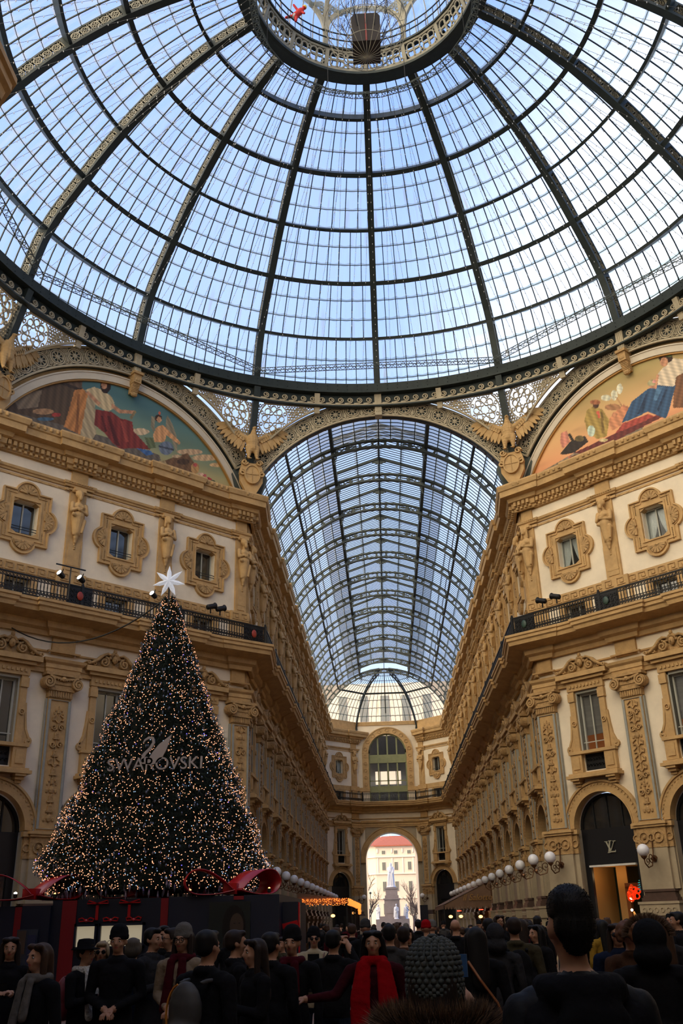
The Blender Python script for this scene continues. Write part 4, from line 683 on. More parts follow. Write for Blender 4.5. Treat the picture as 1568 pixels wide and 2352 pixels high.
def lantern():
    root = thing('lantern', 'round glazed lantern crowning the dome with a collar of pierced quatrefoil panels', 'lantern', mw=T((0, 0, 40.85)))
    pm = MB(); r = 5.1
    def mp(x, y, z): a = x/5.1; q = (z-40.45)/1.05; rr = 5.2-.32*q+y; return Vector((rr*sin(a), rr*cos(a), z-40.4))
    pm.X = mp; w = 5.1*R(22.5)
    pm.box(0, .1, -.05, .05, 40.5, 41.5); pm.box(w-.1, w, -.05, .05, 40.5, 41.5); pm.box(0, w/2, -.04, .04, 40.45, 40.58); pm.box(w/2, w, -.04, .04, 40.45, 40.58); pm.box(0, w/2, -.04, .04, 41.4, 41.52); pm.box(w/2, w, -.04, .04, 41.4, 41.52)
    for cx in (.56, 1.44):
        for q in range(4): a = pi/4+q*pi/2; pm.ring(cx+.235*cos(a), 40.99+.235*sin(a), .2, .06, -.03, .03, 12)
        pm.ring(cx, 40.99, .08, .05, -.03, .03, 8)
        pm.ring(cx+.44, 41.27, .1, .05, -.03, .03, 6); pm.ring(cx+.44, 40.7, .1, .05, -.03, .03, 6)
    pm.ring(.1, 40.99, .1, .05, -.03, .03, 6)
    pme = pm.mesh('quatrefoil_panel', 'castd')
    for a in AZ: obj('quatrefoil_panel', pme, root, RZ(-R(a)))
    def rev(prof, mat_, nm, K=64):
        mb = MB(); n = len(prof); mb.add([(p*sin(2*pi*j/K), p*cos(2*pi*j/K), z-40.4) for j in range(K) for p, z in prof], [(j*n+q, ((j+1) % K)*n+q, ((j+1) % K)*n+(q+1) % n, j*n+(q+1) % n) for j in range(K) for q in range(n)]); build(nm, mb, mat_, root)
    rev([(5.12, 40.3), (5.12, 40.46), (5.3, 40.55), (5.9, 40.6), (5.9, 40.4), (5.3, 40.3)], 'iron', 'lower_ring'); rev([(4.75, 41.5), (4.75, 41.62), (5.3, 41.62), (5.3, 41.5)], 'iron', 'upper_ring')
    mb = MB()
    for k in range(64):
        a = 2*pi*k/64; mb.bar((4.8*sin(a), 4.8*cos(a), 1.2), (4.8*sin(a), 4.8*cos(a), 2.2), .035)
        b = 2*pi*(k+1)/64
        for z in (2.2, 1.75): mb.bar((4.8*sin(a), 4.8*cos(a), z), (4.8*sin(b), 4.8*cos(b), z), .05)
    build('gallery_rail', mb, 'iron', root)
    rb = MB(); P = [(5.25, 1.2), (5.2, 2.6), (4.9, 4.0), (4.2, 5.2), (3.0, 6.2), (1.6, 6.8), (.2, 7.0)]; C = curve_pts(P, 3)
    for a, b in zip(C, C[1:]): rb.bar((0, a[0], a[1]), (0, b[0], b[1]), .16, .22, up=(1, 0, 0))
    rme = rb.mesh('lantern_rib', 'castd')
    for k in range(8): obj('lantern_rib', rme, root, RZ(-R(45*k+22.5)))
    ar = MB(); r0 = 5.1
    def mp2(x, y, z): a = x/r0; return Vector(((r0+y)*sin(a), (r0+y)*cos(a), z))
    ar.X = mp2; w = r0*R(45)
    ar.stroke(circ(w/2, 2.6, w/2-.05, 0, pi, 16), .22, -.08, .08)
    for s in (0, 1):
        for q in range(5): x = .25+.14*q; z = 4.45-.1*q; ar.ring(x if s == 0 else w-x, z, .13, .05, -.03, .03, 8); ar.ring((.2 if s == 0 else w-.2), 3.5+.25*q, .11, .05, -.03, .03, 8)
    ame = ar.mesh('lantern_arch', 'castd')
    for k in range(8): obj('lantern_arch', ame, root, RZ(-R(45*k-22.5)))
    g = MB(); K = 64; UV = []
    for (r_, z) in C: g.v += [((r_+.1)*sin(2*pi*j/K), (r_+.1)*cos(2*pi*j/K), z+.05) for j in range(K)]
    for i in range(len(C)-1):
        for j in range(K):
            g.f.append((i*K+j, i*K+(j+1) % K, (i+1)*K+(j+1) % K, (i+1)*K+j)); g.m.append(0); UV += [(j, i/6), (j+1, i/6), (j+1, (i+1)/6), (j, (i+1)/6)]
    g.uv = UV; build('lantern_glass', g, 'glass', root)
    b = MB()
    for k in range(48):
        a = 2*pi*k/48
        for p, q in zip(C[:-4:2], C[2:-2:2]): b.bar((p[0]*sin(a), p[0]*cos(a), p[1]), (q[0]*sin(a), q[0]*cos(a), q[1]), .04)
    build('glazing_bars', b, 'castd', root)
lantern()

# side frames of the eight arch planes: index, direction of the wall's outward middle
SIDES = {'north': 0, 'north_east': 45, 'east': 90, 'south_east': 135, 'south': 180, 'south_west': 225, 'west': 270, 'north_west': 315}
def side_frame(deg): a = R(deg); return frame(AP*sin(a), AP*cos(a), cos(a), -sin(a))
def arch_meshes():
    am = {}
    th = R(53)
    mb = MB(); mb.stroke(circ(0, ZA, 8.87, pi/2-th, pi/2+th, 56), 1.1, -.12, .12); am['plate'] = mb.mesh('backing_plate', 'iron')
    mb = MB()
    for r, w, y in ((8.36, .1, -.2), (9.38, .12, -.2), (8.5, .035, -.16), (9.24, .035, -.16)): mb.stroke(circ(0, ZA, r, pi/2-th, pi/2+th, 72), w, y, -.1)
    for s in (-1, 1): a = pi/2+s*th; mb.stroke([(8.33*cos(a), ZA+8.33*sin(a)), (9.42*cos(a), ZA+9.42*sin(a))], .1, -.2, -.1)
    am['edge'] = mb.mesh('edge_moulding', 'cast')
    mb = MB(); y0, y1 = -.17, -.1
    mb.ring(0, 0, .40, .06, y0, y1, 24); mb.ring(0, 0, .32, .03, y0, y1, 20)
    for k in range(8):
        a = k*pi/4+pi/8; mb.stroke([(.1*cos(a), .1*sin(a)), (.31*cos(a), .31*sin(a))], [.03, .05], y0, y1); mb.stroke(circ(.22*cos(a-pi/8), .22*sin(a-pi/8), .085, a-pi/8-pi/2, a-pi/8+pi/2, 6), .035, y0, y1)
    mb.ring(0, 0, .1, .05, y0, y1, 12); mb.disc(0, 0, .07, y0-.02, y1, 10)
    for s in (-1, 1):      # tracery between rosettes
        for t_ in (-1, 1):
            mb.ring(s*.40, t_*.36, .075, .035, y0, y1, 8); mb.ring(s*.47, t_*.2, .05, .03, y0, y1, 8); mb.stroke([(s*.5, t_*.42), (s*.42, t_*.25), (s*.5, 0)], .04, y0, y1); mb.stroke([(s*.3, t_*.42), (s*.5, t_*.42)], .03, y0, y1)
        mb.stroke([(s*.5, -.42), (s*.5, .42)], .03, y0, y1)
    am['ros'] = mb.mesh('rosette', 'cast')
    mb = MB(); mb.box(-.2, .2, -.42, .1, 28.15, 29.6)
    for q in (-.1, 0, .1): mb.box(q-.02, q+.02, -.45, -.4, 28.35, 29.4)
    am['key'] = mb.mesh('keystone', 'cast')
    return am
AM = arch_meshes()
SIDEL = {'north': 'over the mouth of the long arcade ahead', 'north_east': 'round the orange lunette painting on the right', 'north_west': 'round the blue-green lunette painting on the left'}
for nm, deg in SIDES.items():
    F = side_frame(deg); vis = nm in SIDEL
    t = thing('ornate_arch', 'broad cream cast-iron arch of pierced rosettes '+SIDEL.get(nm, 'over the '+nm.replace('_', ' ')+' side of the octagon'), 'arch', mw=T((0, 0, .25)) @ F)
    obj('backing_plate', AM['plate'], t); obj('edge_moulding', AM['edge'], t)
    if vis:
        obj('keystone', AM['key'], t)
        for k in range(16):
            b = (k+.5-8)/16*R(104)
            obj('rosette', AM['ros'], t, T((8.87*sin(b), 0, ZA+8.87*cos(b))) @ Matrix.Rotation(b, 4, 'Y') @ Matrix.Diagonal((1.0, 1, 1, 1)))
# lunettes
def lunette(nm, key):
    F = side_frame(SIDES[nm]); rp = 7.7
    mb = MB(); pts = [(-7.35, 23.3), (7.35, 23.3)]
    mb.poly([(-7.5, 23.3), (7.5, 23.3), (7.45, 24.6)]+circ(0, ZA, 8.9, R(37), R(143), 30)+[(-7.45, 24.6)], .25, .5); mb.X = None
    o = struct('trim_%d' % (20+len(key)), mb, 'ochre'); o.name = 'trim_10' if key == 'L' else 'trim_11'; o.matrix_world = F
    t = thing('lunette_painting', 'half-round mural of a seated crowned figure in red robes under a blue-green sky' if key == 'L' else 'half-round mural of a seated figure in blue skirts under an orange sky', 'painting', mw=T((0, 0, .2)) @ F)
    nu, nv = 340, 110; U = np.linspace(-rp*.999, rp*.999, nu+1); z0 = 23.2
    top = ZA+np.sqrt(np.maximum(rp*rp-U*U, 0)); m = top > z0+.02; U = U[m]; top = top[m]; nu = len(U)-1
    V = np.linspace(0, 1, nv+1); S_ = np.repeat(U[None], nv+1, 0); Z_ = z0+(top[None]-z0)*V[:, None]
    co = np.stack([S_, np.full_like(S_, .1), Z_], -1).reshape(-1, 3)
    q = (Z_-z0)/4.2; x = (S_+7)/14
    rng = np.random.RandomState(3)
    def lerp(a, b, f): f = np.clip(f, 0, 1)[..., None]; return np.array(a)*(1-f)+np.array(b)*f
    if key == 'L': c = lerp((170, 140, 80), (128, 138, 98), q*2.2); c = c+(lerp((0, 0, 0), (-62, -34, 8), (q-.25)*1.6))
    else: c = lerp((212, 128, 78), (205, 152, 88), q*2); c = c+lerp((0, 0, 0), (-50, -16, -14), (q-.5)*2)
    for k in range(60):   # brushy unevenness of the pigment
        cx, cz, sx = rng.uniform(-7, 7), rng.uniform(23.4, 27.6), rng.uniform(.3, 1.6); g = np.exp(-(((S_-cx)/sx)**2+((Z_-cz)/(sx*.3))**2)); c = c*(1+(rng.uniform(-.07, .07)*g)[..., None])
    for k, (colr, poly) in enumerate(PAINT[key]):
        ins = np.zeros(S_.shape, bool); n = len(poly)
        for i in range(n):
            (xa, za), (xb, zb) = poly[i], poly[(i+1) % n]
            if za == zb: continue
            cr = ((Z_ < za) != (Z_ < zb)) & (S_ < (xb-xa)*(Z_-za)/(zb-za)+xa); ins ^= cr
        sh = 1+.10*np.sin(S_*17+k*2.1+Z_*9*np.sin(k))+.05*np.sin(Z_*31+S_*23)
        c = np.where(ins[..., None], np.array(colr)*sh[..., None], c)
    c = np.clip(c/255, 0, 1)**2.2; g_ = c.mean(-1, keepdims=True); c = np.clip((c*.82+g_*.18)*1.25, 0, .9)
    me = bpy.data.meshes.new('painted_field'); idx = np.arange((nu+1)*(nv+1)).reshape(nv+1, nu+1)
    F4 = np.stack([idx[:-1, :-1], idx[:-1, 1:], idx[1:, 1:], idx[1:, :-1]], -1).reshape(-1, 4); me.from_pydata(co.tolist(), [], F4.tolist())
    ca = me.color_attributes.new('pigment', 'FLOAT_COLOR', 'POINT'); ca.data.foreach_set('color', np.concatenate([c.reshape(-1, 3), np.ones((co.shape[0], 1))], 1).astype(np.float32).ravel())
    m_ = bpy.data.materials.new('mural_pigment'); m_.use_nodes = True; nt = m_.node_tree; at = nt.nodes.new('ShaderNodeAttribute'); at.attribute_name = 'pigment'; nt.links.new(at.outputs['Color'], nt.nodes['Principled BSDF'].inputs['Base Color']); nt.nodes['Principled BSDF'].inputs['Roughness'].default_value = .7; me.materials.append(m_)
    obj('painted_field', me, t)
    mb = MB(); mb.stroke(circ(0, ZA, 7.93, R(26.5), R(153.5), 64), .44, -.05, .3); mb.stroke(circ(0, ZA, 8.12, R(27.5), R(152.5), 64), .07, -.1, 0); mb.stroke(circ(0, ZA, 7.74, R(27.5), R(152.5), 64), .05, -.08, 0); build('plaster_moulding', mb, 'ivory', t)
    mb = MB(); mb.stroke(circ(0, ZA, 7.68, R(27), R(153), 64), .09, -.02, .12); build('gilt_edge', mb, 'gold', t)
    mb = MB()
    V = [(-.26, -.55, 28.5), (.26, -.55, 28.5), (.26, -.6, 28.1), (.26, -.5, 27.6), (.22, -.3, 27.2)]
    mb.box(-.28, .28, -.6, .1, 28.25, 28.4); mb.box(-.22, .22, -.5, .05, 27.75, 28.25)
    for q in range(8): a = q*.28; mb.box(-.2, .2, -.42+.035*q, .05, 27.7-.07*q, 27.78-.07*q)
    mb.ball((0, -.36, 27.95), (.24, .2, .2), 10); mb.ball((0, -.2, 27.15), (.2, .14, .12), 8)
    build('corbel', mb, 'ochred', t)
lunette('north_west', 'L'); lunette('north_east', 'R')

# pierced spandrels between the arches and the ring
def spandrel(sign):
    mb = MB()
    def mp(s, y, z):
        rho = sqrt(AP*AP+s*s); t_ = min(max((z-25)/4.2, 0), 1); off = t_*(rho-18.0); rr = 1-off/rho
        return Vector((s*rr, AP*rr-y*1, z))
    # local frame here: x = s to the right, +Y outward from the octagon's centre; strokes use y as depth towards the viewer
    mb.X = lambda x, y, z: mp(sign*x, -y, z)
    lo = lambda s: ZA+sqrt(9.4**2-s*s); top = 28.74; y0, y1 = -.04, .04
    A = [(s/10, lo(s/10)+.04) for s in range(38, 74)]; mb.stroke(A, .1, y0-.02, y1); mb.stroke([(3.75, top), (7.0, top)], .1, y0-.02, y1)
    e = lambda z: 7.56-(z-25.2)*.02
    mb.stroke([(e(25.5), 25.5), (e(27), 27), (e(28.7), 28.7)], .1, y0-.02, y1); mb.stroke([(3.75, 28.6), (3.75, top)], .12, y0, y1)
    cx, cz = 6.33, 27.93; star = []; ok = lambda x, z: lo(x)+.06 < z < top-.02 and x < e(z)
    for k in range(16): r = .29 if k % 2 == 0 else .23; star.append((cx+r*cos(k*pi/8), cz+r*sin(k*pi/8)))
    mb.stroke(star, .045, y0, y1, closed=True)
    for k in range(8):
        a = k*pi/4; c_ = (cx+.53*cos(a), cz+.53*sin(a)); P = [(cx+.33*cos(a), cz+.33*sin(a))]+[(c_[0]+.18*cos(a+q), c_[1]+.18*sin(a+q)) for q in (-1.9, -1.3, -.7, 0, .7, 1.3, 1.9)]
        mb.stroke(P, .045, y0, y1, closed=True); b = a+pi/8
        mb.ring(cx+.44*cos(b), cz+.44*sin(b), .055, .026, y0, y1, 6); mb.ring(cx+.6*cos(b), cz+.6*sin(b), .05, .026, y0, y1, 6)
        if ok(cx+.79*cos(b), cz+.79*sin(b)): mb.ring(cx+.79*cos(b), cz+.79*sin(b), .085, .04, y0, y1, 10)
    for k in range(40):
        p, q = [(cx+.92*cos(w), cz+.92*sin(w)) for w in (2*pi*k/40, 2*pi*(k+1)/40)]
        if ok(*p) and ok(*q): mb.stroke([p, q], .05, y0, y1)
    for i in range(0, 30):
        for j in range(0, 24):
            x = 3.9+.17*i+(.085 if j % 2 else 0); z = 25.5+.147*j; d = hypot(x-cx, z-cz)
            if z > top-.06 or z < lo(min(x, 9))+.08 or x > e(z)-.06 or d < .96: continue
            if x < 4.45 or x > 6.6 or z < 26.6 or True: mb.ring(x, z, .078, .034, y0, y1, 6)
    for (x, z, s_) in ((4.35, 28.45, 1), (4.85, 28.45, -1), (5.1, 28.2, 1), (4.6, 28.5, 1), (6.95, 26.5, 1), (7.2, 26.2, -1), (7.15, 26.85, 1)): mb.stroke(spiral(x, z, .2, .05, 0, s_*1.3, 12), .05, y0-.03, y1)
    A = [(s/10, ZA+sqrt(9.4**2-(s/10)**2)+.02) for s in range(2, 39, 2)]; top2 = 28.74
    for i in range(34):
        for j in range(7):
            x = .3+.105*i; z = 28.75-.147*j
            if z > ZA+sqrt(9.4**2-x*x)+.05: mb.ring(x, z, .07, .03, y0, y1, 6)
    P = [(.2, 28.95), (3.7, 28.95)]; B = [(x, z) for x, z in A if z < 28.95]
    if len(B) > 1: mb.poly([(B[0][0], 28.95)]+B+[(B[-1][0], 28.95)], y1+.02, y1+.06, 1)
    return mb.mesh('pierced_panel', ['cast', 'ironl'])
SPM = {s: spandrel(s) for s in (-1, 1)}
gp = MB(); gp.add([(3.4, AP+.25, 28.7), (7.4, 18.35, 28.8), (7.5, AP+.4, 25.2), (6.0, AP+.3, 26.9)], [(0, 1, 2, 3)]); gpm = gp.mesh('frosted_pane', glass_mat('frosted_glass', (.95, .97, 1.0), haze=.2, streak=False))
gq = MB(); gq.add([(-3.4, AP+.25, 28.7), (-7.4, 18.35, 28.8), (-7.5, AP+.4, 25.2), (-6.0, AP+.3, 26.9)], [(3, 2, 1, 0)]); gqm = gq.mesh('frosted_pane', gpm.materials[0])
CORN = {22.5: 'right of the long arcade', -22.5: 'left of the long arcade', -67.5: 'at the far left edge', 67.5: 'beyond the right-hand lunette'}
for a, txt in CORN.items():
    t = thing('spandrel', 'pierced cream tracery spandrel with eight-petalled stars under the dome, '+txt, 'spandrel', mw=T((0, 0, .22)) @ RZ(-R(a)))
    for s, d in ((1, -22.5), (-1, 22.5)):
        obj('pierced_panel', SPM[s], t, RZ(-R(d))); obj('frosted_pane', gpm if s > 0 else gqm, t, RZ(-R(d)))
for k in range(8):
    a = 45*k+22.5
    if abs(((a+180) % 360)-180) < 70: continue
    mb = MB(); mb.add([(-3.5, 18.1, 28.9), (0, 18.0, 28.9), (3.5, 18.1, 28.9), (1.6, 19.2, 25.4), (-1.6, 19.2, 25.4), (0, 19.8, 25.0)], [(0, 1, 4), (1, 3, 5, 4), (1, 2, 3)]); o = struct('trim_%d' % (30+k), mb, 'cast'); o.matrix_world = RZ(-R(a))

# ---------------------------------------------------------------- glass vault over the long arcade
VC, VR = 21.3, 8.0
YR = [AP+x for x in ARM][1:]
def vault():
    root = thing('glass_vault', 'long barrel roof of iron hoops and glass running away over the arcade', 'roof', mw=T((0, 0, .15)))
    mb = MB(); a1 = math.acos((23.4-VC)/8.3); lo, hi = pi/2-a1, pi/2+a1
    mb.stroke(circ(0, VC, VR+.05, lo, hi, 48), .11, -.14, .14); mb.stroke(circ(0, VC, VR+.5, lo, hi, 48), .11, -.12, .12)
    n = 27
    for k in range(n+1):
        a = lo+(hi-lo)*k/n; P = lambda r: (r*cos(a), VC+r*sin(a)); mb.stroke([P(VR+.1), P(VR+.2), P(VR+.28), P(VR+.36), P(VR+.45)], [.32, .16, .12, .16, .32], -.06, .06)
    for s in (-1, 1):
        mb.stroke([(s*2.95, VC+7.4), (s*2.95, 30.0)], .14, -.1, .1); mb.stroke([(s*2.9, 28.2), (s*2.7, 28.9), (s*2.2, 29.3), (s*1.5, 29.45)], .05, -.04, .04)
        for q in range(5): mb.ring(s*(2.75-.2*q), 29.25+.03*q-.12*(q < 2), .11, .035, -.03, .03, 8)
        for q in range(3): mb.ring(s*2.8, 28.5+.2*q, .09, .03, -.03, .03, 8)
        mb.stroke([(s*3.0, 29.95), (0, 31.0)], .12, -.08, .08)
    mb.poly([(-.5, 30.72), (0, 30.55), (.5, 30.72), (0, 30.95)], -.04, .04)
    rm = mb.mesh('vault_rib', 'ironl')
    for y in YR: obj('vault_rib', rm, root, T((0, y, 0)))
    # longitudinal purlins
    L0, L1 = AP+.9, YR[-1]
    def purl(name, x, z, w, h, mt='iron'): m = MB(); m.box(x-w/2, x+w/2, L0, L1, z-h/2, z+h/2); build(name, m, mt, root)
    for s in (-1, 1): purl('purlin', s*2.98, VC+sqrt(8.5**2-2.98**2), .2, .5); purl('purlin', s*5.65, VC+sqrt(8.4**2-5.65**2), .14, .2)
    purl('ridge_beam', 0, 31.0, .12, .2); purl('ridge_beam', 0, VC+8.25, .07, .3)
    for s in (-1, 1):     # bent tie bars hung under the side purlins
        m = MB()
        for i, y in enumerate(YR[:-1]):
            z = VC+sqrt(8.1**2-5.6**2); m.tube([(s*5.55, y, z-.05), (s*5.35, y+.9, z+.42), (s*5.35, y+2.4, z+.48), (s*5.35, y+4.0, z+.42), (s*5.55, y+4.95, z-.05)], .035, 5)
        build('tie_bar', m, 'black', root)
    # glazed bays
    bay = None
    def panel(first):
        mb = MB(); r = 8.62; l = BAY if not first else YR[0]-(AP+.9)
        th = [math.asin(3.0/r), math.asin(5.65/r), math.acos((23.35-VC)/r)]; nb = 11
        angs = ([pi/2-.001] if False else [])
        def arc(a, b, n): return [a+(b-a)*i/n for i in range(n+1)]
        rng = [(th[0], th[2])] if not first else [(0, th[2])]
        for s in (-1, 1):
            for (a, b) in rng:
                A = arc(a, b, 10)
                for j in range(nb+1):
                    y = l*j/nb
                    for p, q in zip(A, A[1:]): mb.bar((s*r*sin(p), y, VC+r*cos(p)), (s*r*sin(q), y, VC+r*cos(q)), .034, .05, up=(0, 1, 0))
            ln = [th[0]+(th[1]-th[0])*k/4 for k in range(1, 4)]+[th[1]+(th[2]-th[1])*k/5 for k in range(1, 5)]+([th[0]*k/4 for k in range(1, 4)] if first else [])
            for a in ln: mb.bar((s*(r-.03)*sin(a), 0, VC+(r-.03)*cos(a)), (s*(r-.03)*sin(a), l, VC+(r-.03)*cos(a)), .05, .05)
        if not first:
            for j in range(15):
                y = l*(j+.5)/15
                for s in (-1, 1): mb.bar((0, y, 31.05), (s*3.0, y, 30.0), .035, .05, up=(0, 1, 0)); mb.bar((s*3.02, y, 29.2), (s*3.02, y, 30.0), .03)
            for s in (-1, 1): mb.bar((s*1.5, 0, 30.5), (s*1.5, l, 30.5), .06)
        UV = [(0, 0)]*sum(len(f) for f in mb.f)
        def sheet(P0, P1, n, mi, u0):
            for k in range(n):
                a, b = P0 if n == 1 else None, None
        def strip(pts, mi, u0=0):
            for k in range(len(pts)-1):
                (xa, za), (xb, zb) = pts[k], pts[k+1]
                mb.add([(xa, 0, za), (xa, l, za), (xb, l, zb), (xb, 0, zb)], [(0, 1, 2, 3)], mi); UV.extend([(0, u0+k), (nb, u0+k), (nb, u0+k+1), (0, u0+k+1)])
        R2 = r+.05
        for s in (-1, 1):
            A = lambda a, b, n: [(s*R2*sin(t_), VC+R2*cos(t_)) for t_ in arc(a, b, n)]
            m_ = th[0]+(th[1]-th[0])*.5
            if first: strip(A(0, th[0], 4), 2)
            strip(A(th[0], m_, 2), 2); strip(A(m_, th[1], 2), 1, 2); strip(A(th[1], th[2], 5), 1, 4)
            if not first: strip([(0, 31.1), (s*1.5, 30.58), (s*3.05, 30.05)], 3); strip([(s*3.05, 30.05), (s*3.05, 29.25)], 1)
        mb.uv = UV; return mb.mesh('glass_panel', ['iron', 'vglass', 'sglass', 'glass'])
    obj('glass_panel', panel(True), root, T((0, AP+.9, 0))); pm = panel(False)
    for y in YR[:-1]: obj('glass_panel', pm, root, T((0, y, 0)))
    # faceted half dome closing the far end
    base = [(-HS, YE), (-HF, YF), (HF, YF), (HS, YE)]; base = [(-HS, YR[-1])]+base+[(HS, YR[-1])]; c0 = YR[-1]; r = 8.62
    def PT(i, f, th_): x = base[i][0]*(1-f)+base[i+1][0]*f; y = base[i][1]*(1-f)+base[i+1][1]*f; k = r*sin(th_)/7.9; return (x*k, c0+(y-c0)*k, VC+r*cos(th_)+.0)
    t0, t1 = R(4), math.acos((24.3-VC)/r)
    g = MB(); b = MB(); UV = []; nv = 9
    for i in range(5):
        nu = (4, 9, 12, 9, 4)[i]
        for u in range(nu):
            for v in range(nv):
                q = [PT(i, u/nu, t0+(t1-t0)*v/nv), PT(i, (u+1)/nu, t0+(t1-t0)*v/nv), PT(i, (u+1)/nu, t0+(t1-t0)*(v+1)/nv), PT(i, u/nu, t0+(t1-t0)*(v+1)/nv)]
                g.add(q, [(0, 1, 2, 3)]); UV += [(u, v), (u+1, v), (u+1, v+1), (u, v+1)]
                b.bar(q[0], q[3], .045, .05); b.bar(q[0], q[1], .035, .04)
    g.uv = UV; build('apse_glass', g, 'vglass', root); build('apse_glazing_bars', b, 'iron', root)
    for i in (2, 3):
        m = MB(); P = [Vector(PT(i, 0, R(10)+(t1-R(10))*v/12)) for v in range(13)]; Q = [p+Vector((0, -.25, -.45)) for p in P]
        for a_, b_ in zip(P, P[1:]): m.bar(a_, b_, .14, .12)
        for a_, b_ in zip(Q, Q[1:]): m.bar(a_, b_, .16, .12)
        for a_, b_ in zip(P, Q): m.bar(a_, b_, .14, .3)
        m.bar(Q[-1], Q[-1]+Vector((0, .25, -1.2)), .3, .35); build('apse_rib', m, 'iron', root)
    m = MB()
    for a_, b_ in [((-5.0, c0, 27.7), (-2.45, c0+4.0, 27.7)), ((-2.45, c0+4.0, 27.7), (2.45, c0+4.0, 27.7)), ((2.45, c0+4, 27.7), (5.0, c0, 27.7))]: pass
    P = [PT(i, 0, R(41)) for i in range(1, 5)]
    for a_, b_ in zip(P, P[1:]): m.bar(a_, b_, .12, .2)
    P = [PT(i, 0, R(62)) for i in range(1, 5)]
    m.bar(PT(2, .5, R(12)), PT(2, .5, R(40)), .12, .2); m.bar(PT(2, .5, R(40)), PT(2, .5, R(60)), .12, .2); build('apse_purlin', m, 'iron', root)
    # soffit between the mouth arch and the glass
    m = MB(); m.stroke(circ(0, 20.6, 8.35, R(18), R(162), 56), .25, AP+.12, AP+1.1)
    for k in range(34): a = R(20)+R(140)*(k+.5)/34; m.box(8.2*cos(a)-.06, 8.2*cos(a)+.06, AP+.1, AP+1.0, 20.6+8.2*sin(a)-.06, 20.6+8.2*sin(a)+.06)
    build('mouth_soffit', m, 'brownst', root)
    # barrel roofs of the other three halls
    for nm, rot, L in (('ceiling_west', 90, 26), ('ceiling_east', -90, 26), ('ceiling_rear', 180, 28)):
        g = MB(); UV = []
        A = [(-r*sin(a), VC+r*cos(a)) for a in [-th_ for th_ in (1.33, 1.0, .7, .35, 0)]][::1]+[(-r*sin(a), VC+r*cos(a)) for a in (.35, .7, 1.0, 1.33)]
        for k in range(len(A)-1): g.add([(A[k][0], AP+.9, A[k][1]), (A[k][0], AP+.9+L, A[k][1]), (A[k+1][0], AP+.9+L, A[k+1][1]), (A[k+1][0], AP+.9, A[k+1][1])], [(0, 1, 2, 3)]); UV += [(0, k), (L*2, k), (L*2, k+1), (0, k+1)]
        g.uv = UV; nf = len(g.f)
        o = struct(nm, g, 'vglass'); o.matrix_world = RZ(R(rot))
vault()
# ================================================================ things on the walls
SIDETXT = {0: 'on the left canted wall', 6: 'on the canted wall on the right', 1: 'along the left arcade', 5: 'along the right arcade', 2: 'on the curved corner left of the far arch', 4: 'on the curved corner right of the far arch'}
def spots(per=PIL):
    for i in WALLN:
        a, b, l = seg(i); cs = sorted(per[i])
        for j, c in enumerate(cs):
            n = j if i in (0, 1, 2) else len(cs)-1-j      # counted from the dome corner outward for arcades
            if i == 0: w = ['at the far left', 'second from the left', 'third from the left', 'at the corner beside the long arcade'][j]+' of the left canted wall'
            elif i == 6: w = ['at the corner beside the long arcade', 'second from the arcade corner', 'third from the arcade corner', 'at the far right'][j]+' of the right canted wall'
            elif i in (1, 5): w = ORD[n]+' from the dome '+SIDETXT[i]
            else: w = SIDETXT[i]
            yield i, j, n, w, frame(a[0], a[1], b[0]-a[0], b[1]-a[1]) @ T((c, 0, 0))
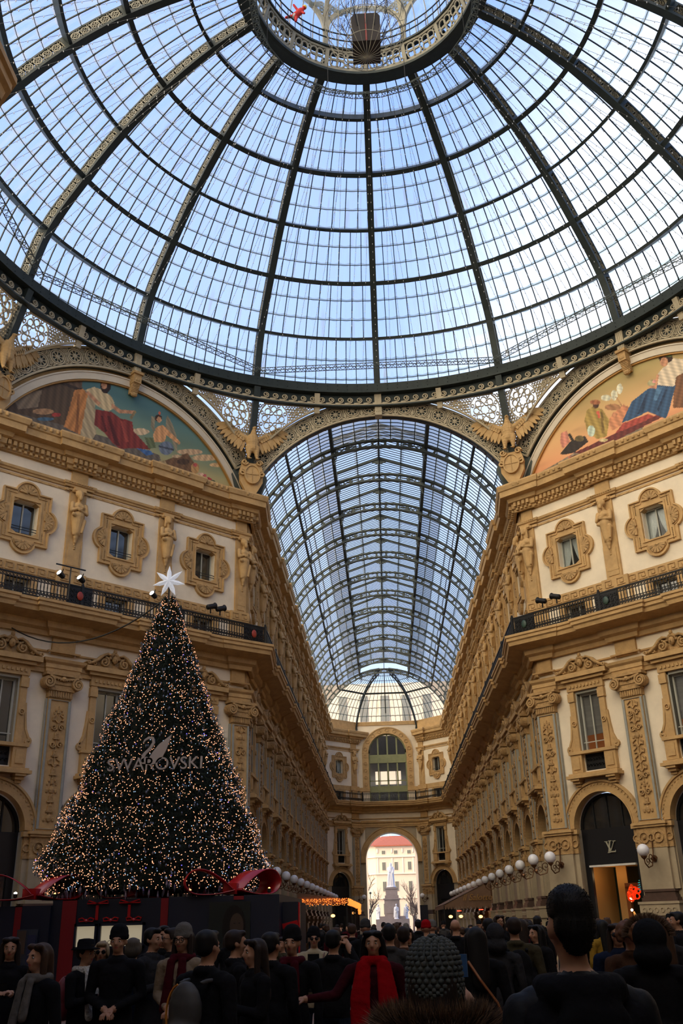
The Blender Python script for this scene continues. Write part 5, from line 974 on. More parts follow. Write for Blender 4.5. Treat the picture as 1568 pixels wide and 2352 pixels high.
def pilaster_proto(seed):
    rnd = random.Random(seed); t = thing('pilaster')
    p = MB(); p.box(-.86, .86, -.42, .02, 0, 1.75); p.box(-.93, .93, -.5, .02, 1.75, 2.2); p.box(-.97, .97, -.54, .02, 2.2, 2.3); p.box(-.93, .93, -.5, .02, 0, .3)
    for k in range(6): p.ring(-.7+.28*k, 1.97, .09, .035, -.53, -.48, 8)
    build('pedestal', p, 'marble', t)
    p = MB(); p.box(-.84, .84, -.4, .02, 2.3, 2.45); p.box(-.78, .78, -.36, .02, 2.45, 2.55); p.box(-.72, .72, -.3, .02, 2.55, 2.68); p.box(-.76, .76, -.34, .02, 2.68, 2.78); build('base_moulding', p, 'brownst', t)
    p = MB(); p.box(-.66, .66, -.26, .02, 2.78, 4.45); p.box(-.90, .90, -.12, .02, 2.78, 4.45); build('lower_pier', p, 'marble', t)
    p = MB(); p.box(-.70, .70, -.28, .02, 4.45, 5.3); p.box(-.92, .92, -.15, .02, 4.45, 5.3)
    for s in (-1, 1): p.ring(s*.35, 4.88, .22, .05, -.34, -.26, 12); p.ring(s*.8, 4.88, .15, .05, -.2, -.12, 10); p.ball((s*.35, -.3, 4.88), .09, 6)
    p.ring(0, 4.88, .14, .05, -.34, -.26, 10)
    build('carved_block', p, 'ochred', t)
    p = MB(); p.box(-.76, .76, -.36, .02, 5.3, 5.4); p.box(-.82, .82, -.42, .02, 5.4, 5.52); p.box(-1.0, 1.0, -.22, .02, 5.3, 5.5); build('impost', p, 'ochre', t)
    p = MB(); p.box(-.52, .52, -.22, .02, 5.52, 11.05); p.stroke([(-.46, 5.62), (.46, 5.62), (.46, 10.95), (-.46, 10.95)], .1, -.27, -.2, 1, True); p.stroke([(-.56, 5.54), (-.56, 11.0)], .06, -.16, 0, 1); p.stroke([(.56, 5.54), (.56, 11.0)], .06, -.16, 0, 1); build('shaft', p, ['ochre', 'grey'], t)
    p = MB(); z = 5.9          # candelabra relief
    while z < 10.7:
        k = rnd.choice('abcde')
        if k == 'a':
            for s in (-1, 1): p.stroke(spiral(s*.16, z+.15, .14, .03, 0, s*1.3, 14), .05, -.3, -.21)
            h = .34
        elif k == 'b': p.ball((0, -.24, z+.15), (.13, .08, .16), 8); [p.ball((s*.2, -.24, z+.1), (.07, .05, .1), 6) for s in (-1, 1)]; h = .34
        elif k == 'c':
            for q in range(5): a = pi*q/4; p.ball((.2*cos(a), -.24, z+.05+.2*sin(a)), (.05, .05, .08), 5)
            p.ball((0, -.25, z+.1), (.08, .07, .1), 6); h = .36
        elif k == 'd':
            for s in (-1, 1): p.stroke([(0, z), (s*.12, z+.12), (s*.24, z+.1), (s*.26, z+.22), (s*.1, z+.34)], .05, -.29, -.21)
            h = .36
        else: p.box(-.16, .16, -.29, -.2, z+.04, z+.1); p.box(-.1, .1, -.29, -.2, z+.1, z+.3); p.ball((0, -.26, z+.3), (.1, .06, .07), 6); h = .4
        p.box(-.02, .02, -.27, -.2, z, z+h); z += h
    build('relief_panel', p, 'ochred', t, smooth=False)
    p = MB(); p.box(-.56, .56, -.28, .02, 11.05, 11.35)
    for k in range(9): p.box(-.5+.115*k, -.44+.115*k, -.32, -.26, 11.08, 11.33)
    p.box(-.6, .6, -.36, .02, 11.35, 11.62); p.box(-.84, .84, -.5, .02, 11.98, 12.12); p.box(-.7, .7, -.4, .02, 11.6, 11.98)
    for s in (-1, 1):
        p.stroke(spiral(s*.68, 11.68, .27, .05, pi/2, s*1.9, 28), .08, -.52, -.2); p.disc(s*.68, 11.68, .26, -.44, -.1, 16); p.ball((s*.68, -.5, 11.68), .06, 6)
    p.stroke([(-.6, 11.93), (0, 11.82), (.6, 11.93)], .09, -.5, -.3); p.ball((0, -.46, 11.85), (.12, .08, .12), 8)
    for s in (-1, 1):
        for q in range(4): p.ball((s*(.15+.12*q), -.44, 11.8+.02*q), (.06, .06, .05), 5)
    build('ionic_capital', p, 'ochred', t)
    return t
PP = [pilaster_proto(s) for s in (1, 2, 3)]
pc = 0
for i, j, n, w, F in spots():
    pc += 1; dup(PP[pc % 3], F, None, 'carved pilaster, '+w, 'carved pilasters round the galleria')
for t in PP:
    for ch in list(t.children): bpy.data.objects.remove(ch)
    bpy.data.objects.remove(t)

# half-length figures carrying the upper cornice
def herm(seed):
    rnd = random.Random(seed); s = rnd.choice((-1, 1)); E = []
    H = Vector((s*.04, -.36, 20.78)); fem = seed % 2
    E += [('e', H, (.15, .17, .2)), ('e', H+Vector((0, -.15, -.03)), (.03, .05, .05)), ('e', H+Vector((0, -.1, -.12)), (.08, .08, .07)), ('c', H+Vector((0, .02, -.1)), (0, -.26, 20.4), .08, .1)]
    for k in range(12): a = k*pi/6; E.append(('e', H+Vector((.15*cos(a), .05, .06+.14*sin(a))), (.07, .1, .07)))
    if fem: E += [('c', H+Vector((.14, .05, 0)), H+Vector((.17, .06, -.32)), .07, .05), ('c', H+Vector((-.14, .05, 0)), H+Vector((-.17, .06, -.32)), .07, .05)]
    else: E += [('e', H+Vector((0, -.12, -.2)), (.1, .09, .15))]
    E += [('e', (0, -.25, 20.15), (.33, .2, .28)), ('e', (0, -.24, 19.8), (.26, .17, .25)), ('e', (.13, -.37, 20.15), (.12, .1, .11)), ('e', (-.13, -.37, 20.15), (.12, .1, .11))]
    E += [('c', (-.34, -.26, 20.3), (-.4, -.36, 19.9), .11, .09), ('c', (-.4, -.36, 19.9), (.08*s-.02, -.52, 20.02), .085, .06), ('c', (.34, -.26, 20.3), (.38, -.36, 19.86), .11, .09), ('c', (.38, -.36, 19.86), (.1*s, -.54, 19.93), .085, .06), ('e', (0, -.54, 20.0), (.09, .05, .06))]
    E += [('c', (0, -.22, 19.7), (0, -.2, 18.9), .32, .2)]
    for k in range(7):
        a = -1.15+k*.38; x = sin(a); E.append(('c', (.27*x, -.22-.15*cos(a), 19.75+.05*s*x), (.17*x, -.2-.12*cos(a)*.9, 18.75+.1*rnd.random()), .065, .045))
    E += [('c', (-.32*s, -.3, 19.45), (.3*s, -.42, 19.7), .08, .1), ('c', (-.3*s, -.36, 19.5), (-.22*s, -.36, 18.9), .09, .05), ('c', (0, -.2, 18.7), (0, -.17, 18.35), .12, .05), ('e', (0, -.22, 18.62), (.12, .08, .1)), ('e', (0, -.2, 18.42), (.08, .06, .08))]
    E += [('c', (-.3, -.16, 21.02), (.3, -.16, 21.02), .1, .1)]
    return blob('body', E, .026, 1, ('ochre',))
HM = [herm(s) for s in (1, 2, 3, 4)]
pd = MB(); pd.box(-.3, .3, -.3, -.05, 21.0, 21.18)
for z in (18.1, 18.2, 18.3, 18.4): pd.ball((0, -.16, z), (.07, .05, .07), 6)
pd.box(-.03, .03, -.16, -.1, 18.0, 21.1); pdm = pd.mesh('pendant_block', 'ochre')
hc = 0
for i, j, n, w, F in spots():
    hc += 1; t = thing('carved_figure', 'stone figure %s, %s' % (('of a bearded man', 'of a draped woman')[(hc % 4) % 2], w), 'sculpture', 'stone figures under the upper cornice', F)
    obj('body', HM[(hc-1) % 4], t); obj('pendant_block', pdm, t)
# eagles with shields at the corners
def eagle():
    t = thing('eagle'); E = [('e', (0, -.3, 1.15), (.36, .34, .55)), ('e', (0, -.34, .8), (.3, .28, .35)), ('c', (0, -.36, 1.5), (.04, -.45, 1.85), .2, .13), ('e', (.05, -.48, 1.93), (.13, .17, .13)), ('c', (.06, -.6, 1.95), (.12, -.74, 1.86), .06, .015)]
    for s in (-1, 1): E += [('c', (s*.2, -.36, .75), (s*.22, -.42, .2), .2, .1), ('c', (s*.22, -.42, .25), (s*.22, -.44, .05), .09, .07)]+[('c', (s*.22, -.44, .06), (s*.22+q*.1, -.62, -.02), .05, .03) for q in (-1, 0, 1)]
    for s in (-1, 1): E += [('c', (s*.3, -.25, 1.35), (s*.85, -.2, 1.75), .17, .13), ('c', (s*.85, -.2, 1.75), (s*1.5, -.35, 2.35), .13, .03), ('e', (s*.6, -.18, 1.35), (.38, .08, .3))]
    obj('body', blob('body', E, .035, 2, ('ochre',), disp=lambda c: c+Vector((0, -.025*abs(sin(c.x*22))*abs(sin(c.z*22)), 0)) if abs(c.x) < .45 else c), t)
    for s in (-1, 1):
        mb = MB()
        for q in range(9):     # long feathers
            f = q/8; bx, bz = s*(.45+.9*f), 1.45+.75*f; a = (1.3-1.0*f); L = .95+.45*f
            tx, tz = bx+s*L*cos(a)*.55, bz-L*sin(a)+.15*f; mb.X = T((0, -.22-.03*(q % 2), 0))
            mb.stroke([(bx, bz), ((bx*2+tx)/3, (bz*2+tz)/3), ((bx+2*tx)/3, (bz+2*tz)/3), (tx, tz)], [.16, .26, .24, .07], -.04, .04)
        for q in range(8):
            f = q/7; bx, bz = s*(.4+.75*f), 1.5+.62*f; mb.X = T((0, -.3, 0)); mb.stroke([(bx, bz), (bx+s*.1, bz-.18), (bx+s*.14, bz-.34)], [.14, .22, .08], -.04, .04)
        build('wing', mb, 'ochre', t)
    sh = MB(); sh.X = T((0, -.15, -1.0)); sh.poly([(-.5, .85), (.5, .85), (.62, .4), (.6, -.3), (.3, -.9), (0, -1.15), (-.3, -.9), (-.6, -.3), (-.62, .4)], -.12, .15)
    P = [(.4*cos(a*pi/12), .1+.55*sin(a*pi/12)) for a in range(24)]; sh.poly(P, -.24, -.1); sh.stroke(P, .07, -.3, -.1, 0, True); sh.stroke([(-.38, .1), (.38, .1)], .03, -.27, -.2, 1); sh.stroke([(0, -.42), (0, .62)], .03, -.27, -.2, 1)
    for s in (-1, 1): sh.stroke(spiral(s*.52, .2, .2, .04, pi/2, s*1.3, 14), .09, -.25, 0); sh.stroke(spiral(s*.4, .85, .18, .04, 0, s*1.3, 14), .08, -.22, 0)
    sh.ball((0, -.12, -1.15), .14, 8); build('shield', sh, ['ochre', 'ochred'], t)
    return t
eg = eagle()
for a, txt in CORN.items():
    A = R(a); rr = 19.05; dup(eg, frame(rr*sin(A), rr*cos(A), cos(A), -sin(A), 25.5) @ Matrix.Diagonal((1.06, 1.06, 1.0, 1)), None, 'spread-winged ochre stone eagle perched on an oval cross shield, '+txt, 'eagles at the corners under the dome')['category'] = 'eagle sculpture'
for ch in list(eg.children): bpy.data.objects.remove(ch)
bpy.data.objects.remove(eg)
# dark iron gusset behind each shield
for k, (a, txt) in enumerate(CORN.items()):
    A = R(a); mb = MB()
    for s in (-1, 1):
        F = frame(AP*sin(A-s*R(22.5)), AP*cos(A-s*R(22.5)), cos(A-s*R(22.5)), -sin(A-s*R(22.5))); mb.X = F; mb.poly([(s*7.6, 23.4), (s*7.6, 26.2), (s*6.9, 25.8), (s*6.45, 24.8), (s*6.9, 23.4)][::s], -.08, .25)
    mb.X = None; struct('trim_%d' % (12+k), mb, 'ironl')

# balcony railings
def railings():
    mb = MB(); l = BAY; k = 33   # one bay of ironwork
    mb.box(0, l, -.03, .03, .06, .11); mb.box(0, l, -.04, .04, .9, .96); mb.box(0, l, -.02, .02, .74, .77); mb.box(0, l, -.02, .02, .34, .37)
    for j in range(k):
        x = (j+.5)*l/k; mb.box(x-.015, x+.015, -.015, .015, .1, .92); mb.ball((x, 0, .56), (.03, .03, .1), 5); mb.ball((x, 0, .36), (.035, .035, .04), 4)
        mb.ring(x, .22, .055, .03, -.015, .015, 6); mb.ring(x+l/k/2, .83, .045, .02, -.01, .01, 6); mb.stroke([(x, .37), (x+.06, .30), (x+.07, .16)], .025, -.012, .012)
    me = mb.mesh('railing_panel', 'black')
    mb = MB(); mb.box(-.06, .06, -.06, .06, 0, 1.02); mb.ball((0, 0, 1.07), .07, 6); pme = mb.mesh('post', 'black')
    mb = MB()      # solid scrolled panel with a coloured oval boss
    for q in range(6):
        for r_ in range(3): mb.stroke(spiral(-.5+.2*q, .25+.22*r_, .1, .02, q, 1.4, 10), .04, -.05, .0)
    mb.box(-.62, .62, -.02, .01, .08, .9); mme = mb.mesh('scroll_panel', 'black')
    cols = {'red': mat('red_enamel', (.30, .035, .02), .4), 'green': mat('green_enamel', (.03, .06, .045), .4)}
    bm_ = {}
    for c in cols: m = MB(); m.ball((0, -.07, .48), (.16, .05, .21), 12); bm_[c] = m.mesh('boss', cols[c], True)
    off = 1.18
    for i in list(WALLN)+[3]:
        a, b, l0 = seg(i); d = Vector(((b[0]-a[0])/l0, (b[1]-a[1])/l0)); n = Vector((d.y, -d.x))
        nx = {0: 'along the left canted wall behind the tree', 6: 'along the right canted wall', 1: 'along the left arcade', 5: 'along the right arcade', 2: 'round the corner left of the far window', 4: 'round the corner right of the far window', 3: 'across the far wall under the arched window'}[i]
        t = thing('balcony_railing', 'black wrought-iron balcony railing '+nx, 'railing', mw=frame(a[0]+n.x*off, a[1]+n.y*off, d.x, d.y, 15.0))
        # mitre: convex corners extend, concave ones shorten
        ext = {0: (0, .49), 1: (.49, -.3), 2: (-.3, -.5), 3: (-.5, -.5), 4: (-.5, -.3), 5: (-.3, .49), 6: (.49, 0)}[i]; x0, x1 = -ext[0], l0+ext[1]; m = max(1, round((x1-x0)/BAY)); w = (x1-x0)/m
        for q in range(m): obj('railing_panel', me, t, T((x0+w*q, 0, 0)) @ Matrix.Diagonal((w/BAY, 1, 1, 1)))
        for q in range(m+1): obj('post', pme, t, T((x0+w*q, 0, 0)))
        for c in PIL[i]:
            if i in (0, 6): s = obj('scroll_panel', mme, t, T((c, 0, 0))); obj('boss', bm_['red' if i == 0 else 'green'], s)
railings()

# wall lamps
def lamp():
    t = thing('wall_lamp'); b = MB(); b.X = Matrix.Rotation(-pi/2, 4, 'Z')   # arm drawn in x-z, turned to stand out from the wall
    b.tube([(-.0, 0, .0), (.12, 0, -.08)], .12, 8); b.tube([(0, 0, 1.0), (.06, 0, .6), (.1, 0, .2), (.3, 0, -.34), (.62, 0, -.42), (.86, 0, -.24), (.88, 0, -.02)], .03, 6)
    pts = [(x, 0, z) for x, z in spiral(.32, -.02, .2, .04, -pi*.5, 1.2, 14)]; b.tube(pts, .022, 5); b.tube([(x, 0, z) for x, z in spiral(.62, -.16, .14, .04, -pi*.5, -1.2, 12)], .018, 5)
    b.lathe([(.04, -.1), (.1, -.04), (.14, .02), (.12, .05)], 10, (.88, 0, 0)); build('bracket', b, 'bronze', t)
    g = MB(); g.ball((0, -.88, .27), .26, 20); build('globe', g, 'globe', t, True); return t
lp = lamp()
for i, j, n, w, F in spots():
    if i in (2, 4) or (i == 0 and j < 3): 
        if i == 0: continue
    z = 4.05; o = dup(lp, F @ T((0, -.26, z)), None, 'white globe lamp on bronze bracket, '+w, 'globe lamps on brackets'); o['category'] = 'wall lamp'
for ch in list(lp.children): bpy.data.objects.remove(ch)
bpy.data.objects.remove(lp)

# ---------------------------------------------------------------- trusses, light strings, hanging cage
def truss_mesh(L, tri=.32, step=.42, r=.022):
    mb = MB(); c = [(0, 0, tri*.58), (0, tri/2, -tri*.29), (0, -tri/2, -tri*.29)]
    for p in c: mb.tube([(0, p[1], p[2]), (L, p[1], p[2])], r, 5)
    n = max(2, int(L/step)); s = L/n
    for k in range(n):
        for q in range(3): a, b = c[q], c[(q+1) % 3]; mb.bar((k*s, a[1], a[2]), ((k+.5)*s, b[1], b[2]), .02); mb.bar(((k+.5)*s, b[1], b[2]), ((k+1)*s, a[1], a[2]), .02)
    return mb.mesh('truss_side', 'ironl')
def trusses():
    RT, ZT = 17.2, 30.45; t = thing('lighting_truss', 'large eight-sided lattice truss hung just inside the foot of the dome', 'truss', mw=T((0, 0, ZT)))
    L = 2*RT*sin(R(22.5)); me = truss_mesh(L)
    for k in range(8):
        a = R(45*k-22.5); b = R(45*k+22.5); p = Vector((RT*sin(a), RT*cos(a), 0)); q = Vector((RT*sin(b), RT*cos(b), 0)); d = q-p; obj('truss_side', me, t, T(p) @ RZ(atan2(d.y, d.x)))
    hm = MB(); hm.bar((0, 0, 0), (0, .9, .3), .03); hme = hm.mesh('hanger', 'black')
    for k in range(8): a = R(45*k+22.5); obj('hanger', hme, t, RZ(-a) @ T((0, RT, 0)))
    RU, ZU = 4.95, 39.1; t = thing('ring_truss', 'small circular lattice truss hung beneath the lantern collar', 'truss', mw=T((0, 0, ZU))); me = truss_mesh(2*RU*sin(R(7.5)), .3, .3)
    for k in range(24):
        a = R(15*k-7.5); b = R(15*k+7.5); p = Vector((RU*sin(a), RU*cos(a), 0)); d = Vector((RU*sin(b), RU*cos(b), 0))-p; obj('truss_side', me, t, T(p) @ RZ(atan2(d.y, d.x)))
    for k in range(0, 8):
        a = R(45*k+22.5); m = MB(); m.bar((RU*sin(a), RU*cos(a), .1), (RU*sin(a), RU*cos(a), 1.9), .03); build('hanger', m, 'black', t)
    n = 128; wire = mat('string_wire', (.07, .07, .07), .6); bulb = mat('unlit_bulb', (.45, .45, .42), .3)
    for k in range(n):
        a = 2*pi*k/n; hit = (k % 16); f = ((k+8) % 16)/16.; ang = (a+pi/8) % (pi/4)-pi/8; ro = RT*cos(pi/8)/cos(ang)
        b = a+R(6)*sin(k*1.7)
        p = Vector((RU*sin(b), RU*cos(b), ZU)); q = Vector((ro*sin(a), ro*cos(a), ZT)); m = MB(); pts = []
        for j in range(9): v = j/8; c = p.lerp(q, v); c.z -= 1.0*4*v*(1-v)*.55; pts.append(c)
        m.tube(pts, .008, 3)
        for j in range(34):
            v = (j+.5)/34; i0 = min(int(v*8), 7); c = pts[i0].lerp(pts[i0+1], v*8-i0); m.box(c.x-.012, c.x+.012, c.y-.012, c.y+.012, c.z-.07, c.z, 1)
        tag(build('light_string', m, [wire, bulb]), 'thin string of small unlit bulbs stretched under the dome glass', 'string lights', 'light strings from ring truss to outer truss')
    # wire cage ornament with a dark box
    t = thing('hanging_wire_cage', 'round wire cage decoration with bare twigs hanging under the lantern', 'decoration', mw=T((0, 0, 37.95)))
    m = MB(); RC = 1.8
    for k in range(12): a = pi*k/12; m.tube([(RC*cos(b)*cos(a), RC*cos(b)*sin(a), 2.1*sin(b)) for b in [2*pi*j/24 for j in range(24)]], .012, 3, 0, True)
    for z in (-1.7, -.9, 0, .9, 1.7): rr = RC*sqrt(max(0, 1-(z/2.1)**2)); m.tube([(rr*cos(2*pi*j/28), rr*sin(2*pi*j/28), z) for j in range(28)], .018, 4, 0, True)
    m.bar((0, 0, 2.1), (0, 0, 7.0), .04); build('wire_cage', m, 'castd', t)
    rnd = random.Random(4); m = MB()
    def twig(p, d, l, r, dep):
        q = p+d*l; m.tube([p, p.lerp(q, .5)+Vector((rnd.uniform(-.04, .04),)*3), q], [r, r*.8, r*.6], 4)
        if dep:
            for _ in range(3): twig(p.lerp(q, rnd.uniform(.3, 1)), (d+Vector([rnd.uniform(-.8, .8) for _ in range(3)])).normalized(), l*.6, r*.6, dep-1)
    for k in range(12): a = 2*pi*k/12; twig(Vector((.7*cos(a), .7*sin(a), -.9)), Vector((.4*cos(a), .4*sin(a), 1)).normalized(), 1.0, .025, 3)
    build('twigs', m, 'black', t)
    t = thing('hanging_speaker_box', 'dark brown box hanging inside the wire cage under the lantern', 'box', mw=T((0, 0, 37.0))); m = MB(); m.poly([(-.6, -.85), (.6, -.85), (.62, .6), (.5, .8), (-.5, .8), (-.62, .6)], -.6, .6); build('box', m, mat('brown_box', (.022, .015, .012), .6), t); m = MB(); m.box(-.03, .03, -.63, -.6, -.85, .8); build('red_stripe', m, 'red', t)
    # little climber figure in red on the gallery
    E = [('c', (0, 0, .1), (.05, 0, .55), .17, .16), ('e', (.1, -.05, .8), (.12, .12, .13)), ('c', (-.1, 0, .5), (-.42, -.1, .62), .07, .06), ('c', (.12, 0, .5), (.4, -.15, .35), .07, .06), ('c', (-.05, 0, .1), (-.25, -.1, -.3), .09, .07), ('c', (.08, 0, .1), (.3, -.1, -.25), .09, .07)]
    me = blob('climber', E, .03, 2, (mat('red_jacket', (.5, .02, .015)), mat('yellow_helmet', (.7, .5, .05)), mat('pale_cloth', (.5, .5, .5))), pick=lambda c: 1 if c.z > .78 else (2 if abs(c.x) < .05 and c.z < .1 else 0))
    tag(obj('figure', me, None, T((-3.45, 3.3, 42.75)) @ Matrix.Rotation(.6, 4, 'Y')), 'small figure in a red suit and yellow helmet clinging to the lantern gallery rail', 'figure')
trusses()

# floodlights on the balconies
def floods():
    t = thing('floodlight'); m = MB(); m.X = Matrix.Rotation(R(65), 4, 'X'); m.lathe([(.05, -.2), (.11, -.15), (.14, .12), (.15, .16)], 12); build('housing', m, 'black', t); m = MB(); m.X = Matrix.Rotation(R(65), 4, 'X'); m.lathe([(.12, .165), (.1, .175)], 12); build('lens', m, mat('flood_lens', (1, 1, 1), emit=(1, .97, .9), estr=5), t); m = MB(); m.bar((0, 0, 0), (0, .1, .3), .03); build('yoke', m, 'black', t)
    for k, (p, l) in enumerate([((-14.3, 9.0, 16.05), 'lit floodlight on the left end of the balcony bracket'), ((-13.62, 9.7, 16.05), 'lit floodlight just right of the balcony bracket pole'), ((-11.0, 12.35, 16.1), 'lit floodlight beside the star of the tree')]): dup(t, T(p) @ RZ(R(-25)), None, l)['category'] = 'floodlight'
    off = [(-8.75, 14.85, 'left of two unlit black spotlights on the left balcony rail'), (-8.35, 15.25, 'right of two unlit black spotlights on the left balcony rail'), (7.7, 15.9, 'left of two unlit black spotlights on the right balcony rail'), (8.3, 15.3, 'right of two unlit black spotlights on the right balcony rail')]
    for x, y, l in off:
        q = thing('spotlight', l, 'spotlight', mw=T((x, y, 16.25)) @ RZ(R(140 if x < 0 else 220))); m = MB(); m.X = Matrix.Rotation(R(70), 4, 'X'); m.lathe([(.08, -.25), (.13, -.2), (.13, .2), (.17, .3)], 12); build('housing', m, 'black', q); m = MB(); m.bar((0, 0, 0), (0, 0, -.35), .05); build('clamp', m, 'black', q)
    for ch in list(t.children): bpy.data.objects.remove(ch)
    bpy.data.objects.remove(t)
    m = MB(); m.bar((-14.0, 9.3, 15.0), (-14.0, 9.3, 16.5), .05); m.bar((-14.5, 8.8, 16.5), (-13.5, 9.8, 16.5), .05); tag(build('lamp_bracket', m, 'black'), 'black pole with a cross bar holding two lit floodlights on the left balcony', 'bracket')
    m = MB(); P = [Vector((-8.4, 4.2, 13.2)).lerp(Vector((-16.5, 9.4, 13.9)), v/14)-Vector((0, 0, 4*v/14*(1-v/14)*1.2)) for v in range(15)]; m.tube(P, .03, 5); tag(build('cable', m, 'black'), 'black cable sagging from the tree top to the left balcony', 'cable')
floods()

# ---------------------------------------------------------------- shops, awnings
def shops():
    a, b, l = seg(6); F = frame(a[0], a[1], b[0]-a[0], b[1]-a[1]); c = BAYS[6]
    gm = mat('gilt_letter', (.42, .40, .30), .4, .3)
    def sign(s, size, x, z, nm, label, y=.30, m=gm):
        me = text_mesh(s, size, .015); me.name = nm; me.materials.clear(); me.materials.append(m); return tag(obj(nm, me, None, F @ T((x, y, z))), label, 'sign')
    # interlocked letters drawn as strokes
    mb = MB()
    mb.stroke([(-.02, .5), (-.14, 0)], [.07, .06], -.01, .03); mb.stroke([(-.14, .03), (.2, .03)], .05, -.01, .03); mb.stroke([(.2, .0), (.22, .1)], .03, -.01, .03); mb.stroke([(-.1, .5), (.06, .5)], .03, -.01, .03); mb.stroke([(-.2, 0), (-.06, 0)], .03, -.01, .03)
    mb.stroke([(-.22, .48), (-.02, .06)], [.06, .08], -.02, .03); mb.stroke([(-.02, .06), (.2, .48)], .03, -.02, .03); mb.stroke([(-.3, .48), (-.14, .48)], .03, -.02, .03); mb.stroke([(.12, .48), (.28, .48)], .03, -.02, .03)
    tag(build('shop_monogram', mb, gm, None, False, F @ T((c[0], .31, 4.42))), 'pale interlocked LV letters on the black fascia over the lit shop door', 'sign')
    sign('LOUIS VUITTON', .36, c[1]+.0, 4.5, 'shop_name_sign', 'pale LOUIS VUITTON lettering on the next black fascia, cut by the right edge')
    mb = MB(); mb.box(-1.2, 1.2, .2, .36, 3.84, 3.92); o = struct('trim_40', mb, 'white'); o.matrix_world = F @ T((c[0], 0, 0))
    # lit room
    W1 = mat('ochre_shop_wall', (.55, .33, .12), .7); W2 = mat('shop_wood', (.14, .045, .012), .4); Dk = mat('teal_backdrop', (.02, .05, .045), .3)
    m = MB(); m.X = F @ T((c[0], 0, 0)); m.box(-1.9, 2.2, 3.2, 3.3, 0, 3.9, 2); m.box(-1.95, -1.85, .5, 3.2, 0, 3.9, 0); m.box(2.15, 2.25, .5, 3.2, 0, 3.9, 0); m.box(-1.9, 2.2, .5, 3.3, 3.9, 4.0, 0); m.box(-.55, -.35, 1.9, 2.1, 0, 3.0, 1); m.box(-.55, 2.2, 1.9, 2.1, 2.9, 3.15, 1); m.box(-1.1, -.55, 2.2, 2.3, 0, 3.9, 0)
    m.X = None; struct('wall_shop', m, [W1, W2, Dk])
    ld = bpy.data.lights.new('shop_lamp', 'POINT'); ld.energy = 6; ld.color = (1, .62, .3); ld.shadow_soft_size = .15; lo = bpy.data.objects.new('shop_lamp', ld); COL.objects.link(lo); lo.matrix_world = F @ T((c[0]-.9, 1.4, 3.5)); tag(lo, 'warm ceiling lamp inside the lit shop doorway', 'lamp')
    def foil(col, e): return mat('foil', col, .12, .9, emit=col, estr=e*.22)
    cols = [((.9, .06, .01), 1.1), ((.01, .35, .4), .9), ((.6, .05, .4), 1.0), ((.9, .45, .12), 1.1), ((.8, .5, .2), 1.0), ((.85, .75, .6), 1.2)]
    sp = [(.0, 2.35, 'cluster', 0, 'red foil balloon cluster hanging in the lit shop window'), (1.0, 2.6, 'fan', 1, 'turquoise foil palm fronds at the top right of the lit shop window'), (.75, 1.55, 'flower', 2, 'pink and violet foil flower in the lit shop window'), (.05, 1.2, 'stalk', 3, 'left orange foil stalk in the lit shop window'), (1.35, 1.3, 'stalk', 4, 'right orange foil stalk in the lit shop window'), (.45, .85, 'cluster', 5, 'silvery foil heap low in the lit shop window')]
    for x, z, kind, ci, lab in sp:
        m = MB(); rnd = random.Random(ci)
        if kind == 'cluster':
            for q in range(9): m.X = T((.18*cos(q*2.4)*sqrt(q/3), 0, .18*sin(q*2.4)*sqrt(q/3))) @ Euler((rnd.random()*3, rnd.random()*3, 0)).to_matrix().to_4x4(); m.ring(0, 0, .12, .06, -.04, .04, 12)
        elif kind == 'fan':
            for q in range(6): a = pi*.75+q*.22; m.tube([(0, 0, 0), (.3*cos(a), -.1, .3*sin(a)+.1), (.6*cos(a), -.15, .5*sin(a))], [.02, .05, .02], 6)
        elif kind == 'flower':
            for q in range(6): a = q*pi/3; m.ball((.17*cos(a), 0, .17*sin(a)), (.11, .06, .11), 8)
        else: m.tube([(.1, 0, -.35), (0, 0, 0), (-.12 if x < 1 else .12, 0, .38)], [.05, .09, .04], 8)
        m.X = None; tag(build('foil_decoration', m, foil(*cols[ci]), None, True, F @ T((c[0]+x, 1.6, z+.35))), lab, 'decoration', 'foil decorations in the shop window')
    for q in range(3):
        m = MB(); m.ball((0, 0, 0), .06, 8); tag(build('bulb', m, mat('bulb', (1, 1, .8), emit=(1, .95, .7), estr=4), None, False, F @ T((c[0]-.22, 1.7, 2.45-.45*q-.12*(q > 1)))), ['top', 'middle', 'bottom'][q]+' of three bright round bulbs down the left side of the shop window', 'bulb', 'bulbs in the shop window')
    # table lamp in the first left arch
    a, b, l = seg(0); F0 = frame(a[0], a[1], b[0]-a[0], b[1]-a[1]) @ T((BAYS[0][0]+.3, .25, 6.0)); t = thing('table_lamp', 'small shaded table lamp glowing in the leftmost arch of the left wall', 'lamp', mw=F0); m = MB(); m.lathe([(.1, 0), (.03, .05), (.05, .15), (.015, .3)], 10); build('stand', m, 'bronze', t); m = MB(); m.lathe([(.26, .3), (.12, .55)], 14); build('lamp_shade', m, mat('cloth_shade', (.7, .5, .35), emit=(1, .55, .3), estr=.15), t)
    # awnings
    AW = mat('awning_canvas', (.26, .15, .09), .8, var=.2); DK = 'dkroom'
    t = thing('cafe_awning', 'brown canvas cafe awning with scalloped edge, right side of the arcade', 'awning', mw=T((0, 0, 0))); m = MB(); m.add([(7.2, 48, 4.4), (7.2, 62, 4.4), (3.6, 62, 2.75), (3.6, 48, 2.75)], [(0, 1, 2, 3)]); m.add([(7.2, 48, 4.4), (3.6, 48, 2.75), (3.6, 48, 2.65), (7.2, 48, 2.65)], [(0, 1, 2, 3)]); m.add([(7.2, 47.95, 4.4), (7.2, 62, 4.45), (3.6, 62, 2.8), (3.6, 47.95, 2.8)], [(3, 2, 1, 0)])
